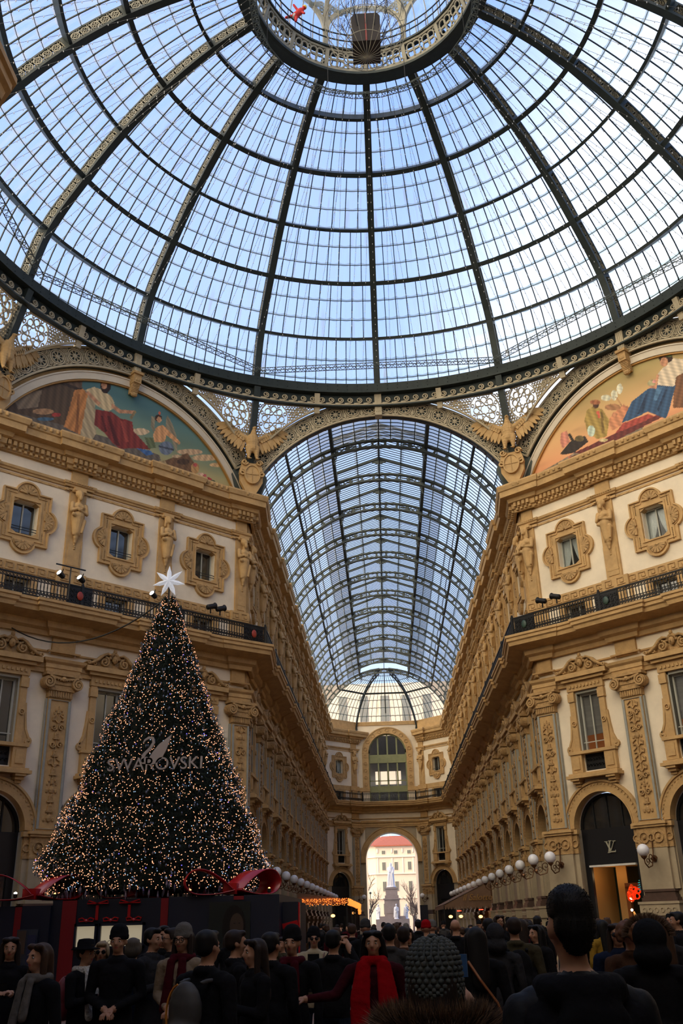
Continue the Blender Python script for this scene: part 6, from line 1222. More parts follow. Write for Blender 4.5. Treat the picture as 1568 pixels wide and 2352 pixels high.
    for q in range(16): x = 3.6+3.6*(q+.5)/16; m.poly([(x-.11, 2.66), (x-.08, 2.5), (x, 2.44), (x+.08, 2.5), (x+.11, 2.66)], 47.96, 47.99)
    for q in range(60): y = 48+14*(q+.5)/60; m.box(3.58, 3.6, y-.1, y+.1, 2.48, 2.76)
    build('canvas', m, AW, t); m = MB()
    for y in (48, 55, 62): m.box(3.58, 3.66, y-.04, y+.04, 0, 2.7)
    build('frame', m, 'black', t)
    me = text_mesh('il Salotto', .62, .01, .3); me.materials.append(M['gold']); me.name = 'lettering'; obj('lettering', me, t, T((6.15, 47.9, 3.05)))
    t2 = thing('cafe_lamp'); m = MB(); m.ball((0, 0, 0), (.16, .16, .11), 8); build('shade', m, 'warm', t2, True); m = MB(); m.bar((0, 0, 0), (0, 0, 1.3), .02); build('cord', m, 'black', t2)
    pos = [(4.1, 48.6, 1.95, 'orange lamp under the left end of the right-hand awning'), (4.9, 49, 1.95, 'orange lamp under the middle of the right-hand awning'), (6.4, 49, 1.9, 'orange lamp under the right end of the right-hand awning'), (-4.6, 44, 2.2, 'orange lamp at the left under the light-draped awning'), (-3.7, 60, 2.45, 'orange lamp at the right under the light-draped awning')]
    for x, y, z, lb in pos: dup(t2, T((x, y, z)), None, lb)['category'] = 'lamp'
    for ch in list(t2.children): bpy.data.objects.remove(ch)
    bpy.data.objects.remove(t2)
    hm = mat('red_heater', (1, .1, .05), emit=(1, .05, .02), estr=2.5)
    for k, (x, y, z) in enumerate([(4.9, 50.5, 2.35), (6.6, 50.5, 2.4)]): m = MB(); m.box(-.16, .16, -.04, .04, -.03, .03); tag(build('heater', m, hm, None, False, T((x, y, z))), ('left' if k == 0 else 'right')+' glowing red heater under the right-hand awning', 'heater')
    t = thing('restaurant_canopy', 'long dark canopy draped with orange string lights on the left of the arcade', 'canopy', mw=T((0, 0, 0))); m = MB(); m.add([(-7.0, 42, 3.7), (-7.0, 70, 3.7), (-3.5, 70, 3.2), (-3.5, 42, 3.2)], [(0, 1, 2, 3)]); m.box(-3.55, -3.45, 42, 70, 2.9, 3.25); m.add([(-7.0, 42, 3.75), (-3.5, 42, 3.25), (-3.5, 42, 2.95), (-7.0, 42, 2.95)], [(0, 1, 2, 3)]); build('canvas', m, AW, t)
    m = MB()
    for y in (42, 49, 56, 63, 70): m.box(-3.56, -3.46, y-.05, y+.05, 0, 3); 
    for y in range(42, 71, 2): m.box(-3.56, -3.5, y-.02, y+.02, 0, 2.9)
    m.box(-3.56, -3.5, 42, 70, .9, 1.0); build('frame', m, 'black', t)
    m = MB(); rnd = random.Random(9)
    for q in range(1500):
        y = rnd.uniform(42, 71) if q % 3 else rnd.uniform(60, 71); x = -3.45+rnd.uniform(-.02, .12) if y > 42.3 else rnd.uniform(-6.6, -3.5); z = 3.3-rnd.random()**1.5*(.45 if y < 66 else .9); s = .022+.0005*(y-42); m.box(x-s, x+s, y-s, y+s, z-s, z+s)
    for q in range(260): x = rnd.uniform(-6.8, -3.4); z = 3.3-rnd.random()**1.5*.45; m.box(x-.02, x+.02, 41.9, 41.94, z-.02, z+.02)
    o = build('string_lights', m, mat('amber_bulbs', (1, .4, .1), emit=(1, .30, .05), estr=.6), t); o['kind'] = 'stuff'
shops()

# ---------------------------------------------------------------- beyond the far arch
def outside():
    BW = mat('pale_facade', (.66, .54, .43), .8, var=.06); RF = mat('red_roof_tiles', (.36, .10, .055), .8, var=.3, vscale=5); WN = mat('facade_window', (.14, .14, .12), .3); TR = mat('facade_trim', (.74, .62, .5), .8)
    t = thing('street_building', 'pale sunlit palace with a red tiled roof seen through the far arch', 'building', mw=T((0, 150, 0)))
    m = MB(); m.box(-2.6, 22, 0, 12, 0, 14.2); m.add([(-2.6, 0, 0), (-2.6, 0, 14.2), (-16, 9, 14.2), (-16, 9, 0)], [(0, 1, 2, 3)]); build('wall', m, BW, t)
    m = MB(); m.add([(-3.0, -.5, 14.1), (22, -.5, 14.1), (22, 6, 16.2), (0, 6, 16.2)], [(0, 1, 2, 3)]); m.add([(-3.0, -.5, 14.1), (0, 6, 16.2), (-16, 14, 16.2), (-17, 8.5, 14.1)], [(0, 1, 2, 3)]); m.box(-3, 22, -.55, -.3, 13.95, 14.15); build('roof', m, RF, t)
    m = MB()
    for z in (12.1, 9.25, 5.2): m.box(-2.75, 22, -.25, 0, z, z+.2); m.X = frame(-16, 9, 13.4, -9); m.box(0, 16.2, -.25, 0, z, z+.2); m.X = None
    for x in (-2.3, .3, 2.2, 4.1, 6.2): m.box(x-.12, x+.12, -.12, 0, 9.4, 12.0); m.ball((x, -.1, 13.2), (.18, .14, .45), 8)
    build('cornice', m, TR, t)
    F = frame(-16, 9, 13.4, -9)
    for (z, h) in ((12.6, .7), (9.9, 1.45), (6.4, 1.7), (2.6, 1.9)):
        for x in (-1.2, 1.0, 3.4, 5.8, 8.2): m = MB(); m.box(-.36, .36, -.06, .05, 0, h, 1); m.box(-.30, -.02, -.1, 0, .06, h-.06, 0); m.box(.02, .3, -.1, 0, .06, h-.06, 0); build('window', m, [WN, TR], t, False, T((x, 0, z)))
        for x in (13.6, 11.0, 8.4): m = MB(); m.box(-.36, .36, -.06, .05, 0, h, 1); m.box(-.30, -.02, -.1, 0, .06, h-.06, 0); m.box(.02, .3, -.1, 0, .06, h-.06, 0); build('window', m, [WN, TR], t, False, F @ T((x, 0, z)))
    for k, (x, z) in enumerate(((-1.6, 21), (-.2, 22), (.3, 20.5))): m = MB(); m.bar((x, 156, 15), (x, 156, z), .12); tag(build('antenna_mast', m, 'white'), ['leftmost', 'tallest', 'rightmost'][k]+' thin pale mast rising above the red roof through the arch', 'mast')
    # block of taller houses behind the end wall, seen through the glass apse
    t = thing('tall_house', 'cream sunlit house with tall windows blurred behind the glass of the far half dome', 'building', mw=T((0, 104, 0))); m = MB(); m.box(-14, -3.2, 0, 1, 0, 17); m.box(3.2, 14, 0, 1, 0, 17); m.box(-14, 14, 0, 1, 17, 33.0); build('wall', m, BW, t)
    for x in (-9, -6, -3, 0, 3, 6, 9): m = MB(); m.box(x-.6, x+.6, -.1, .05, 27.6, 31.2); build('window', m, WN, t)
    # monument
    ST = mat('white_marble_statue', (.58, .59, .66), .6, var=.1); GR = mat('pinkish_granite', (.24, .20, .20), .6, var=.2)
    t = thing('monument', 'white robed statue on a tall stepped granite pedestal with smaller statues round its base', 'monument', mw=T((-.1, 125, 0)))
    m = MB()
    for (w, z0, z1) in ((2.6, 0, .9), (2.5, .9, 1.9), (1.9, 1.9, 2.3), (1.15, 2.3, 4.6), (1.3, 4.6, 4.8), (1.05, 4.8, 5.2), (.9, 5.2, 6.1), (1.0, 6.1, 6.3)): m.box(-w, w, -w, w, z0, z1)
    m.box(-.8, .8, -1.2, -1.1, 2.7, 4.2); build('pedestal', m, GR, t)
    E = [('c', (0, 0, 6.4), (0, 0, 8.2), .6, .5), ('c', (0, 0, 8.2), (.0, 0, 9.0), .5, .42), ('e', (.02, -.05, 9.62), (.2, .22, .28)), ('e', (0, 0, 9.15), (.5, .33, .22)), ('c', (.45, -.1, 9.0), (.3, -.45, 8.4), .16, .12), ('c', (-.45, -.1, 9.0), (-.2, -.45, 8.5), .16, .12), ('e', (0, 0, 6.4), (.8, .7, .15)), ('c', (-.3, -.4, 8.2), (-.45, -.35, 6.5), .12, .16), ('c', (.2, -.45, 8.2), (.3, -.45, 6.5), .1, .14), ('e', (0, -.2, 9.4), (.13, .12, .25))]
    obj('main_figure', blob('main_figure', E, .06, 2, (ST,)), t)
    small = [('c', (.1, 0, 0), (.12, 0, 1.0), .14, .17), ('c', (-.12, 0, 0), (-.1, 0, 1.0), .14, .17), ('c', (0, 0, 1.0), (0, 0, 1.5), .26, .24), ('e', (0, 0, 1.92), (.13, .15, .18)), ('c', (.27, 0, 1.55), (.3, -.15, 1.1), .08, .07), ('c', (-.27, 0, 1.55), (-.15, -.3, 1.25), .08, .07), ('c', (-.15, .1, 1.5), (-.2, .12, .3), .2, .25), ('e', (0, 0, 0), (.4, .35, .1))]
    sm = blob('corner_figure', small, .045, 1, (ST,))
    for x, y, a in ((.6, -2.0, 0), (2.1, -1.2, .5), (-2.1, -1.0, -.6)): obj('corner_figure', sm, t, T((x, y, 1.9)) @ RZ(a))
    # bare trees
    BK = mat('bare_bark', (.12, .085, .075), .9)
    def tree(x, y, h, seed, lab):
        rnd = random.Random(seed); m = MB()
        def br(p, d, l, r, dep):
            pts = [p]; 
            for k in range(3): d = (d+Vector((rnd.uniform(-.2, .2), rnd.uniform(-.2, .2), .08))).normalized(); pts.append(pts[-1]+d*l/3)
            m.tube(pts, [r, r*.85, r*.7, r*.5], 5)
            if dep:
                for _ in range(4 if dep > 1 else 5): br(pts[rnd.choice((1, 2, 3))], (d+Vector((rnd.uniform(-1.1, 1.1), rnd.uniform(-1.1, 1.1), rnd.uniform(-.1, .7)))).normalized(), l*.66, r*.56, dep-1)
        br(Vector((0, 0, 0)), Vector((0, 0, 1)), h*.42, .2, 4); tag(build('bare_tree', m, BK, None, False, T((x, y, 0))), lab, 'tree', 'bare trees in the square')
    tree(-3.3, 118, 8.5, 1, 'bare winter tree left of the monument'); tree(3.9, 116, 8.8, 2, 'bare winter tree right of the monument'); tree(3.2, 132, 8, 5, 'bare winter tree close behind the monument on its right')
    m = MB(); m.bar((-3.1, 112, 0), (-3.1, 112, 5.2), .09); m.ball((-3.1, 112, 5.3), .18, 8); tag(build('lamp_post', m, 'ironl'), 'slim grey lamp post in the square left of the monument', 'lamp post')
    m = MB(); m.bar((3.4, 108, 0), (3.4, 108, 2.2), .06); m.box(3.15, 3.65, 107.9, 108, 1.9, 2.4); tag(build('street_sign', m, 'white'), 'small white square street sign right of the monument', 'sign')
    m = MB(); m.box(3.0, 3.9, 88.2, 88.3, 1.2, 3.3); m.box(3.4, 3.5, 88.2, 88.3, 0, 1.2); tag(build('notice_board', m, 'navy'), 'dark notice board standing at the right foot of the far arch', 'board')
outside()
# ================================================================ the tree and its podium
def xmas_tree():
    B = Vector((-8.27, 4.0, 3.0)); rnd = np.random.RandomState(5)
    t = thing('christmas_tree', 'tall dark green Christmas tree covered in thousands of warm fairy lights', 'christmas tree', mw=T(B))
    prof_z = np.array([0, .5, 2, 3.4, 4.8, 6.2, 7.8, 9.4, 10.1]); prof_r = np.array([3.45, 3.6, 3.15, 2.6, 2.08, 1.58, 1.0, .48, .2])
    def rad(z): return np.interp(z, prof_z, prof_r)
    n = 15000; z = np.empty(0)
    while len(z) < n: c = rnd.uniform(-.15, 10.1, n*2); z = np.concatenate([z, c[rnd.random_sample(n*2) < rad(c)/3.6]])
    z = z[:n]; a = rnd.uniform(0, 2*pi, n); lump = 1+.035*np.sin(a*7+z*1.7)+.03*np.sin(z*4.1+a*3); r = rad(z)*lump*rnd.uniform(.90, 1.03, n)
    P = np.stack([r*np.cos(a), r*np.sin(a), z], 1)
    V = []; F = []
    out = np.stack([np.cos(a), np.sin(a), -.15+0*a], 1)
    for k in range(7):      # blades of each sprig
        d = out+rnd.normal(0, .55, (n, 3)); d /= np.linalg.norm(d, axis=1)[:, None]; L = rnd.uniform(.10, .24, (n, 1)); s = np.cross(d, rnd.normal(0, 1, (n, 3))); s /= np.linalg.norm(s, axis=1)[:, None]; s *= .011
        b = P-out*.12; V.append(np.stack([b-s, b+s, b+d*L*1.25], 1))
    V = np.concatenate(V).reshape(-1, 3); F = np.arange(len(V)).reshape(-1, 3)
    me = bpy.data.meshes.new('foliage'); me.from_pydata(V.tolist(), [], F.tolist()); me.materials.append(mat('fir_needles', (.010, .028, .014), .7, var=.5, vscale=5)); o = obj('foliage', me, t); o['kind'] = 'stuff'
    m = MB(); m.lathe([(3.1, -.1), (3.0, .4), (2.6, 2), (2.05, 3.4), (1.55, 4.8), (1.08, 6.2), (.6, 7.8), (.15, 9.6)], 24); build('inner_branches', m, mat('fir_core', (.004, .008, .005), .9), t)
    m = MB(); m.lathe([(.35, -.7), (.3, 0)], 12); build('trunk', m, 'brownst', t)
    def dots(n, s, m_, nm, lo=.97, hi=1.05, zmin=-.15, stretch=1):
        z = np.empty(0)
        while len(z) < n: c = rnd.uniform(zmin, 10.1, n*2); z = np.concatenate([z, c[rnd.random_sample(n*2) < rad(c)/3.6*np.interp(c, [0, 1.5, 10], [1, .75, .8])]])
        z = z[:n]; a = rnd.uniform(0, 2*pi, n); lump = 1+.035*np.sin(a*7+z*1.7)+.03*np.sin(z*4.1+a*3); r = rad(z)*lump*rnd.uniform(lo, hi, n); C = np.stack([r*np.cos(a), r*np.sin(a), z], 1)
        D = np.array([(1, 0, 0), (-1, 0, 0), (0, 1, 0), (0, -1, 0), (0, 0, 1*stretch), (0, 0, -1*stretch)])*s; V = (C[:, None]+D[None]).reshape(-1, 3); f = np.array([(0, 2, 4), (2, 1, 4), (1, 3, 4), (3, 0, 4), (2, 0, 5), (1, 2, 5), (3, 1, 5), (0, 3, 5)]); F = (f[None]+(np.arange(n)*6)[:, None, None]).reshape(-1, 3)
        me = bpy.data.meshes.new(nm); me.from_pydata(V.tolist(), [], F.tolist()); me.materials.append(m_); o = obj(nm, me, t); o['kind'] = 'stuff'
    dots(7600, .0165, mat('fairy_bulb', (1, .5, .3), emit=(1, .43, .22), estr=.8), 'fairy_lights')
    dots(900, .018, mat('cool_bulb', (.6, .8, 1), emit=(.45, .7, 1), estr=.45), 'cool_lights'); dots(120, .02, mat('violet_bulb', (.2, .15, 1), emit=(.2, .15, 1), estr=.8), 'violet_lights')
    dots(1600, .03, mat('crystal_drop', (.16, .18, .22), .15, .4), 'crystal_drops', .98, 1.07, stretch=2)
    rn2 = random.Random(3); m = MB()
    for k in range(220): a = rn2.random()*2*pi; r = rn2.uniform(2.4, 3.6); z = rn2.uniform(-.35, .0); m.lathe([(.004, .16), (.03, .04), (.035, 0), (.004, -.1)], 5, (r*cos(a), r*sin(a), z))
    o = build('hanging_crystals', m, mat('violet_crystal', (.30, .27, .38), .1, .6), t); o['kind'] = 'stuff'
    # star
    s = thing('star_topper', 'glittering white seven-pointed star on top of the tree', 'star', mw=T((-8.24, 3.6, 13.6))); m = MB(); K = 14
    for k in range(7):
        a = pi/2+k*2*pi/7; L = .62; w = .17; p = (L*cos(a), L*sin(a)); q = (w*cos(a+pi/7)*1.2, w*sin(a+pi/7)*1.2); r_ = (w*cos(a-pi/7)*1.2, w*sin(a-pi/7)*1.2); n2 = (.36*cos(a+.24), .36*sin(a+.24)); n3 = (.36*cos(a-.24), .36*sin(a-.24))
        m.add([(0, -.14, 0), (q[0], 0, q[1]), (n2[0], 0, n2[1]), (p[0], 0, p[1]), (n3[0], 0, n3[1]), (r_[0], 0, r_[1]), (0, .14, 0)], [(0, 1, 2), (0, 2, 3), (0, 3, 4), (0, 4, 5), (6, 2, 1), (6, 3, 2), (6, 4, 3), (6, 5, 4)])
    build('star', m, mat('glitter_star', (.85, .87, .95), .3, .2, bump=1., bscale=60, emit=(.9, .93, 1), estr=.16, var=.4, vscale=40), s)
    m = MB(); m.bar((0, .1, -.9), (0, .1, 0), .05); build('stem', m, 'black', s)
    # lettering and bird emblem hung on the tree
    SM = mat('brushed_silver_letter', (.42, .37, .35), .45, .35); s = thing('tree_lettering', 'grey metal SWAROVSKI lettering under a swan emblem hung on the tree', 'sign', mw=T((-7.83, 1.32, 6.42)))
    me = text_mesh('SWAROVSKI', .56, .03); me.materials.clear(); me.materials.append(SM); me.name = 'lettering'; obj('lettering', me, s)
    m = MB(); m.stroke([(-.42, .86), (-.36, .95), (-.24, 1.02), (-.12, 1.0), (-.08, .86), (-.18, .68), (-.36, .5), (-.42, .34), (-.38, .24)], [.03, .06, .08, .09, .09, .09, .1, .1, .06], -.03, .03)
    m.poly([(-.44, .2), (-.05, .16), (.18, .3), (.34, .62), (.46, .98), (.5, 1.1), (.1, .8), (-.1, .55), (-.2, .38), (-.3, .42), (-.44, .34)][::-1], -.03, .03); build('swan_emblem', m, SM, s)
    m = MB(); m.bar((-1.3, .08, .2), (1.3, .08, .2), .04); m.bar((0, .08, 0), (0, .5, .2), .04); build('mounting_bar', m, 'black', s)
xmas_tree()
def podium():
    t = thing('display_podium', 'long dark navy gift-box podium tied with red ribbons under the tree', 'display stand', mw=T((0, 0, 0))); N2 = mat('navy_panel_dark', (.003, .0045, .013), .5)
    m = MB(); m.box(-15.5, -10.45, .35, 8, 0, 2.48); build('gift_box', m, 'navy', t); m = MB(); m.box(-10.45, -6.95, .5, 8, 0, 2.62); build('gift_box', m, N2, t); m = MB(); m.box(-6.95, -3.72, .3, 8, 0, 2.62); build('gift_box', m, 'navy', t); m = MB(); m.box(-3.72, -3.25, 1.2, 4, 0, 2.42); build('gift_box', m, N2, t)
    RB = mat('dark_red_ribbon', (.16, .004, .008), .4)
    for x0, x1, y, z in ((-11.5, -11.3, .33, 2.49), (-10.15, -9.72, .47, 2.63), (-7.22, -7.0, .47, 2.63), (-5.05, -4.75, .28, 2.63)): m = MB(); m.box(x0, x1, y, y+.05, (0 if x0 < -6 else 2.5), z); m.box(x0, x1, y, 8, z-.03, z); build('ribbon', m, RB, t)
    m = MB(); m.box(-3.24, -3.2, 1.15, 1.35, 0, 2.4); m.bar((-3.7, 1.1, 1.75), (-3.25, 1.1, 1.85), .14); m.bar((-3.7, 1.1, 1.4), (-3.4, 1.1, 1.45), .14); build('ribbon', m, 'red', t)
    # poster with a face
    m = MB(); m.box(-5.75, -4.55, .24, .3, .9, 2.45, 0); m.X = T((-5.0, .235, 1.75)); P = lambda rx, rz, cx=0, cz=0: [(cx+rx*cos(2*pi*k/20), cz+rz*sin(2*pi*k/20)) for k in range(20)]
    m.poly(P(.34, .62, -.02, 0), -.004, .004, 1); m.poly(P(.2, .34, .06, .05), -.008, .004, 2); m.poly(P(.035, .012, 0, .12), -.012, 0, 1); m.poly(P(.035, .012, .14, .12), -.012, 0, 1); m.poly(P(.05, .018, .07, -.12), -.012, 0, 3); build('poster', m, [mat('poster_ground', (.010, .013, .012), .3), mat('poster_hair', (.006, .005, .005), .3), mat('poster_skin', (.045, .03, .022), .3), mat('poster_lips', (.05, .012, .012), .3)], t)
    TX = mat('pale_print', (.25, .26, .3), .5)
    for s_, x, z, sz in (('Mettiti in luce', -4.15, 1.2, .13), ('con le stelle', -4.15, 1.04, .13)): me = text_mesh(s_, sz, .004); me.materials.append(TX); me.name = 'lettering'; obj('lettering', me, t, T((x, .285, z)))
    m = MB(); m.box(-11.35, -10.75, .28, .34, .75, 1.85, 0); m.box(-11.32, -11.08, .26, .3, 1.2, 1.82, 1); m.box(-11.02, -10.78, .26, .3, .8, 1.7, 2); build('screen', m, [mat('screen_frame', (.03, .035, .05), .3), mat('screen_amber', (.06, .04, .03), .3), mat('screen_blue', (.02, .025, .06), .3)], t)
    # glass-fronted jewellery cases
    LM = mat('case_light', (.8, .7, .55), .7, emit=(1, .78, .5), estr=.17)
    for k, x in enumerate((-9.38, -8.66, -7.98)):
        c = thing('jewellery_case', ['left', 'middle', 'right'][k]+' of three small lit jewellery cases with a red bow in the podium front', 'display case', 'lit jewellery cases', T((x, .42, 1.62)))
        m = MB(); m.box(-.33, .33, -.06, .06, .27, .34); m.box(-.33, .33, -.06, .06, -.34, -.27); m.box(-.33, -.27, -.06, .06, -.34, .34); m.box(.27, .33, -.06, .06, -.34, .34); build('frame', m, 'navy', c)
        m = MB(); m.box(-.27, .27, .04, .06, -.27, .27); build('lit_back', m, LM, c); m = MB(); m.box(-.27, .27, -.05, -.045, -.27, .27); build('pane', m, 'cglass', c)
        for q in range(3): m = MB(); m.ring(-.14+.14*q, -.17, .05, .012, -.02, .0, 12); m.box(-.15+.14*q, -.13+.14*q, -.02, 0, -.27, -.2); build('jewel', m, 'bronze', c)
        m = MB(); m.ball((0, -.03, .42), .05, 8)
        for s in (-1, 1): m.stroke([(0, .42), (s*.12, .5), (s*.22, .47), (s*.2, .4), (0, .42)], .03, -.06, .02)
        build('red_bow', m, 'red', c)
    for x in (-9.1, -8.15): m = MB(); m.box(x-.04, x+.04, .44, .5, 2.05, 2.45); m.stroke([(x, 2.5), (x-.25, 2.58), (x-.3, 2.5), (x, 2.5), (x+.3, 2.58), (x+.33, 2.5), (x, 2.5)], .03, .4, .48); build('ribbon', m, 'red', t)
    # bows
    def bow(x, y, sc, lab):
        b = thing('ribbon_bow', lab, 'bow', 'giant red bows on the podium', T((x, y, 2.66)))
        for s in (-1, 1):
            m = MB(); m.X = RZ(s*.75 if s > 0 else .25); P = [(0, .12), (s*.35, .42), (s*.8, .66), (s*1.2, .66), (s*1.42, .36), (s*1.2, .05), (s*.6, .0), (0, .1)]
            P = [(px*sc, pz*sc) for px, pz in P]; C = curve_pts(P+[P[0]], 5); m.stroke(C, .025, -.55*sc, .55*sc, closed=False); build('loop', m, 'red', b, True)
        m = MB(); m.box(-.2*sc, .2*sc, -.4*sc, .4*sc, 0, .3*sc); build('knot', m, 'red', b)
    bow(-11.2, .9, 1.0, 'giant red ribbon bow at the left end of the podium'); bow(-5.2, .9, 1.0, 'giant red ribbon bow on the right part of the podium'); bow(-8.3, 1.6, .8, 'half-hidden smaller red bow in the middle of the podium top')
    for k, (x, y) in enumerate(((-11.55, .35), (-10.3, .15), (-6.3, .12), (-4.0, .2))):
        sp = thing('bow_spotlight', ['small bright white spotlight under the left bow', 'small spotlight reddening the right loop of the left bow', 'small spotlight reddening the left loop of the right bow', 'small spotlight at the right end of the podium top'][k], 'spotlight', mw=T((x, y, 2.66 if k else 2.7))); m = MB(); m.lathe([(.03, 0), (.06, .03), (.06, .12)], 8); build('housing', m, 'black', sp)
        m = MB(); m.ball((0, 0, .12), .035 if k else .06, 6); build('lens', m, 'warm' if k else mat('white_lens', (1, 1, 1), emit=(1, 1, .95), estr=4), sp)
        ld = bpy.data.lights.new('spot', 'SPOT'); ld.energy = 9; ld.spot_size = R(70); ld.color = (1, .92, .85); ld.shadow_soft_size = .03; lo = bpy.data.objects.new('lamp_light', ld); COL.objects.link(lo); lo.parent = sp; lo.matrix_local = T((0, 0, .16)) @ Matrix.Rotation(R(35), 4, 'X') @ Matrix.Rotation(pi, 4, 'X')
podium()

# ================================================================ people
PEOPLE = [
(-4.85, -17.43, 1.787, 15, 'phone', 'black', 'mid', 'black', 'long', 'dkbrown', '', 'woman with long dark hair and a dark coat holding a phone at the far left'),
(-3.67, -19.87, 1.749, -35, 'down', 'black', 'long', 'black', 'long', 'brown', 'scarfplaid', 'woman with long brown hair, black coat and a pale checked scarf'),
(-3.97, -17.45, 1.709, 70, 'phone', 'black', 'mid', 'navy', 'short', 'dkbrown', 'brim', 'person in a black brimmed hat and thick white scarf bent over a phone'),
(-3.92, -17.01, 1.713, 10, 'down', 'black', 'mid', 'black', 'shortw', 'blond', '', 'fair-haired woman in dark sunglasses and a black coat'),
(-3.53, -17.74, 1.841, 0, 'clasp', 'black', 'long', 'black', 'none', 'dkbrown', 'beanieb', 'man in a black beanie and long black coat, hands clasped in front'),
(-3.62, -16.72, 1.738, 180, 'down', 'navy', 'mid', 'black', 'shortw', 'greybrown', '', 'grey-brown-haired woman seen from behind facing the jewellery cases'),
(-3.3, -17.06, 1.844, 65, 'phone', 'charcoal', 'long', 'black', 'short', 'black', '', 'dark-haired man in a grey coat looking down at his hands'),
(-3.45, -15.86, 1.864, 20, 'down', 'black', 'mid', 'black', 'short', 'black', '', 'bearded man in black standing behind the woman in the grey beanie'),
(-3.14, -16.82, 1.838, -70, 'down', 'black', 'mid', 'black', 'short', 'dkbrown', 'glasses', 'man in glasses in profile beside the woman in the grey beanie'),
(-2.81, -17.77, 1.838, -15, 'clasp', 'beige', 'mid', 'black', 'long', 'dkbrown', 'beanieg', 'woman in a grey beanie, glasses and beige jacket with a patterned scarf'),
(-1.99, -20.77, 1.826, 150, 'down', 'black', 'mid', 'black', 'short', 'black', '', 'dark-haired man in black with a backpack, seen from behind'),
(-2.08, -18.66, 1.808, 110, 'phone', 'black', 'short', 'denim', 'short', 'dkbrown', '', 'man in black jacket and jeans bending over the woman beside him'),
(-1.8, -19.43, 1.734, -60, 'phone', 'black', 'short', 'cream', 'long', 'dkbrown', '', 'small woman in a dark jacket and cream trousers with a hand at her face'),
(-1.71, -18.81, 1.781, 150, 'eat', 'black', 'mid', 'black', 'short', 'black', '', 'man in a dark coat holding a snack'),
(-1.55, -18.39, 1.793, -10, 'down', 'black', 'long', 'tweed', 'none', 'dkbrown', 'beaniebscarf', 'person in a dark beanie and wine-red scarf with pale patterned trousers'),
(-1.65, -13.98, 1.753, 5, 'down', 'cream', 'mid', 'denim', 'none', 'dkbrown', 'beaniebsun', 'man in sunglasses with a cream open jacket over black'),
(-1.17, -17.46, 1.775, 165, 'photo', 'black', 'short', 'denim', 'short', 'black', '', 'person in a black jacket and jeans raising a phone to take a photo'),
(-0.71, -18.54, 1.771, -5, 'reach', 'maroon', 'mid', 'maroon', 'straight', 'black', 'redscarf', 'smiling black-haired woman in a long bright red scarf stretching one arm out'),
(-0.54, -15.74, 1.811, 170, 'down', 'grey', 'mid', 'black', 'short', 'black', '', 'man in a grey jacket behind the woman in the red scarf'),
(-0.99, -9.95, 1.84, 180, 'down', 'black', 'mid', 'black', 'none', 'black', 'beaniep', 'person in a mauve-grey knitted hat far ahead in the crowd'),
(-1.31, -7.96, 1.802, 170, 'down', 'black', 'mid', 'black', 'short', 'brown', '', 'brown-haired man with a turned-up collar ahead in the crowd'),
(-0.36, -15.44, 1.779, 175, 'down', 'brown', 'mid', 'black', 'short', 'dkbrown', '', 'dark-haired man in a brown jacket in the middle of the crowd'),
(0.19, -2.95, 1.848, 180, 'down', 'black', 'mid', 'black', 'short', 'black', '', 'dark-haired man under the far arch looking away'),
(0.17, -8.95, 1.795, 178, 'down', 'black', 'mid', 'black', 'none', 'black', 'beanier', 'person in a bright red beanie in front of the far arch'),
(0.37, -6.96, 1.793, 178, 'down', 'grey', 'mid', 'black', 'none', 'black', 'beaniew', 'person in a pale beanie right of the red beanie'),
(0.58, -11.48, 1.847, 165, 'down', 'black', 'mid', 'black', 'bald', '', '', 'bald man in a dark jacket seen from behind'),
(0.31, -18.68, 1.776, 190, 'down', 'black', 'long', 'black', 'long', 'black', '', 'woman with long black hair and a tan shoulder strap, seen from behind'),
(1.02, -16.03, 1.856, 180, 'down', 'olive', 'long', 'denim', 'short', 'dkbrown', '', 'man in a long olive parka with a black backpack'),
(1.8, -7.07, 1.896, 20, 'down', 'black', 'mid', 'black', 'long', 'dkbrown', 'glasses', 'tall dark-haired woman facing the camera far behind the parka man'),
(0.99, -13.01, 1.85, 185, 'down', 'black', 'mid', 'black', 'short', 'black', '', 'dark-haired man behind the woman with the tan strap'),
(0.74, -16.41, 1.764, 180, 'down', 'charcoal', 'mid', 'black', 'none', '', 'hood', 'person with a grey hood up left of the olive parka'),
(1.5, -13.07, 1.825, 160, 'down', 'wine', 'mid', 'black', 'long', 'dkbrown', '', 'woman in a dark wine-red coat right of the olive parka'),
(1.56, -14.09, 1.748, -60, 'down', 'black', 'mid', 'black', 'long', 'black', '', 'black-haired woman in profile left of the tall man'),
(2.6, -7.17, 1.86, 150, 'down', 'black', 'mid', 'black', 'short', 'black', '', 'man with black hair standing farther back left of the tall man'),
(2.98, -11.8, 1.777, 200, 'down', 'yellow', 'mid', 'black', 'long', 'black', '', 'black-haired woman in a yellow jacket before the shop door'),
(3.18, -10.31, 1.793, 30, 'down', 'black', 'mid', 'black', 'short', 'brown', '', 'man in dark clothes left of the woman in yellow'),
(2.03, -17.22, 1.766, -10, 'down', 'navy', 'mid', 'black', 'long', 'dkbrown', 'sun', 'woman in sunglasses and a navy coat facing the camera on the right'),
(1.98, -18.03, 1.762, 170, 'down', 'brown', 'mid', 'black', 'curly', 'auburn', '', 'person with curly auburn hair right of the woman in sunglasses'),
(2.92, -14.86, 1.824, 160, 'down', 'black', 'mid', 'black', 'buzz', 'dkbrown', '', 'short-haired man by the pillar raising his arm'),
(2.69, -16.55, 1.81, 200, 'down', 'charcoal', 'mid', 'black', 'long', 'brown', '', 'brown-haired woman in a dark fur-trimmed coat at the right'),
(3.88, -13.04, 1.874, -100, 'clasp', 'black', 'mid', 'black', 'short', 'black', '', 'man in black standing in profile at the far right edge')]
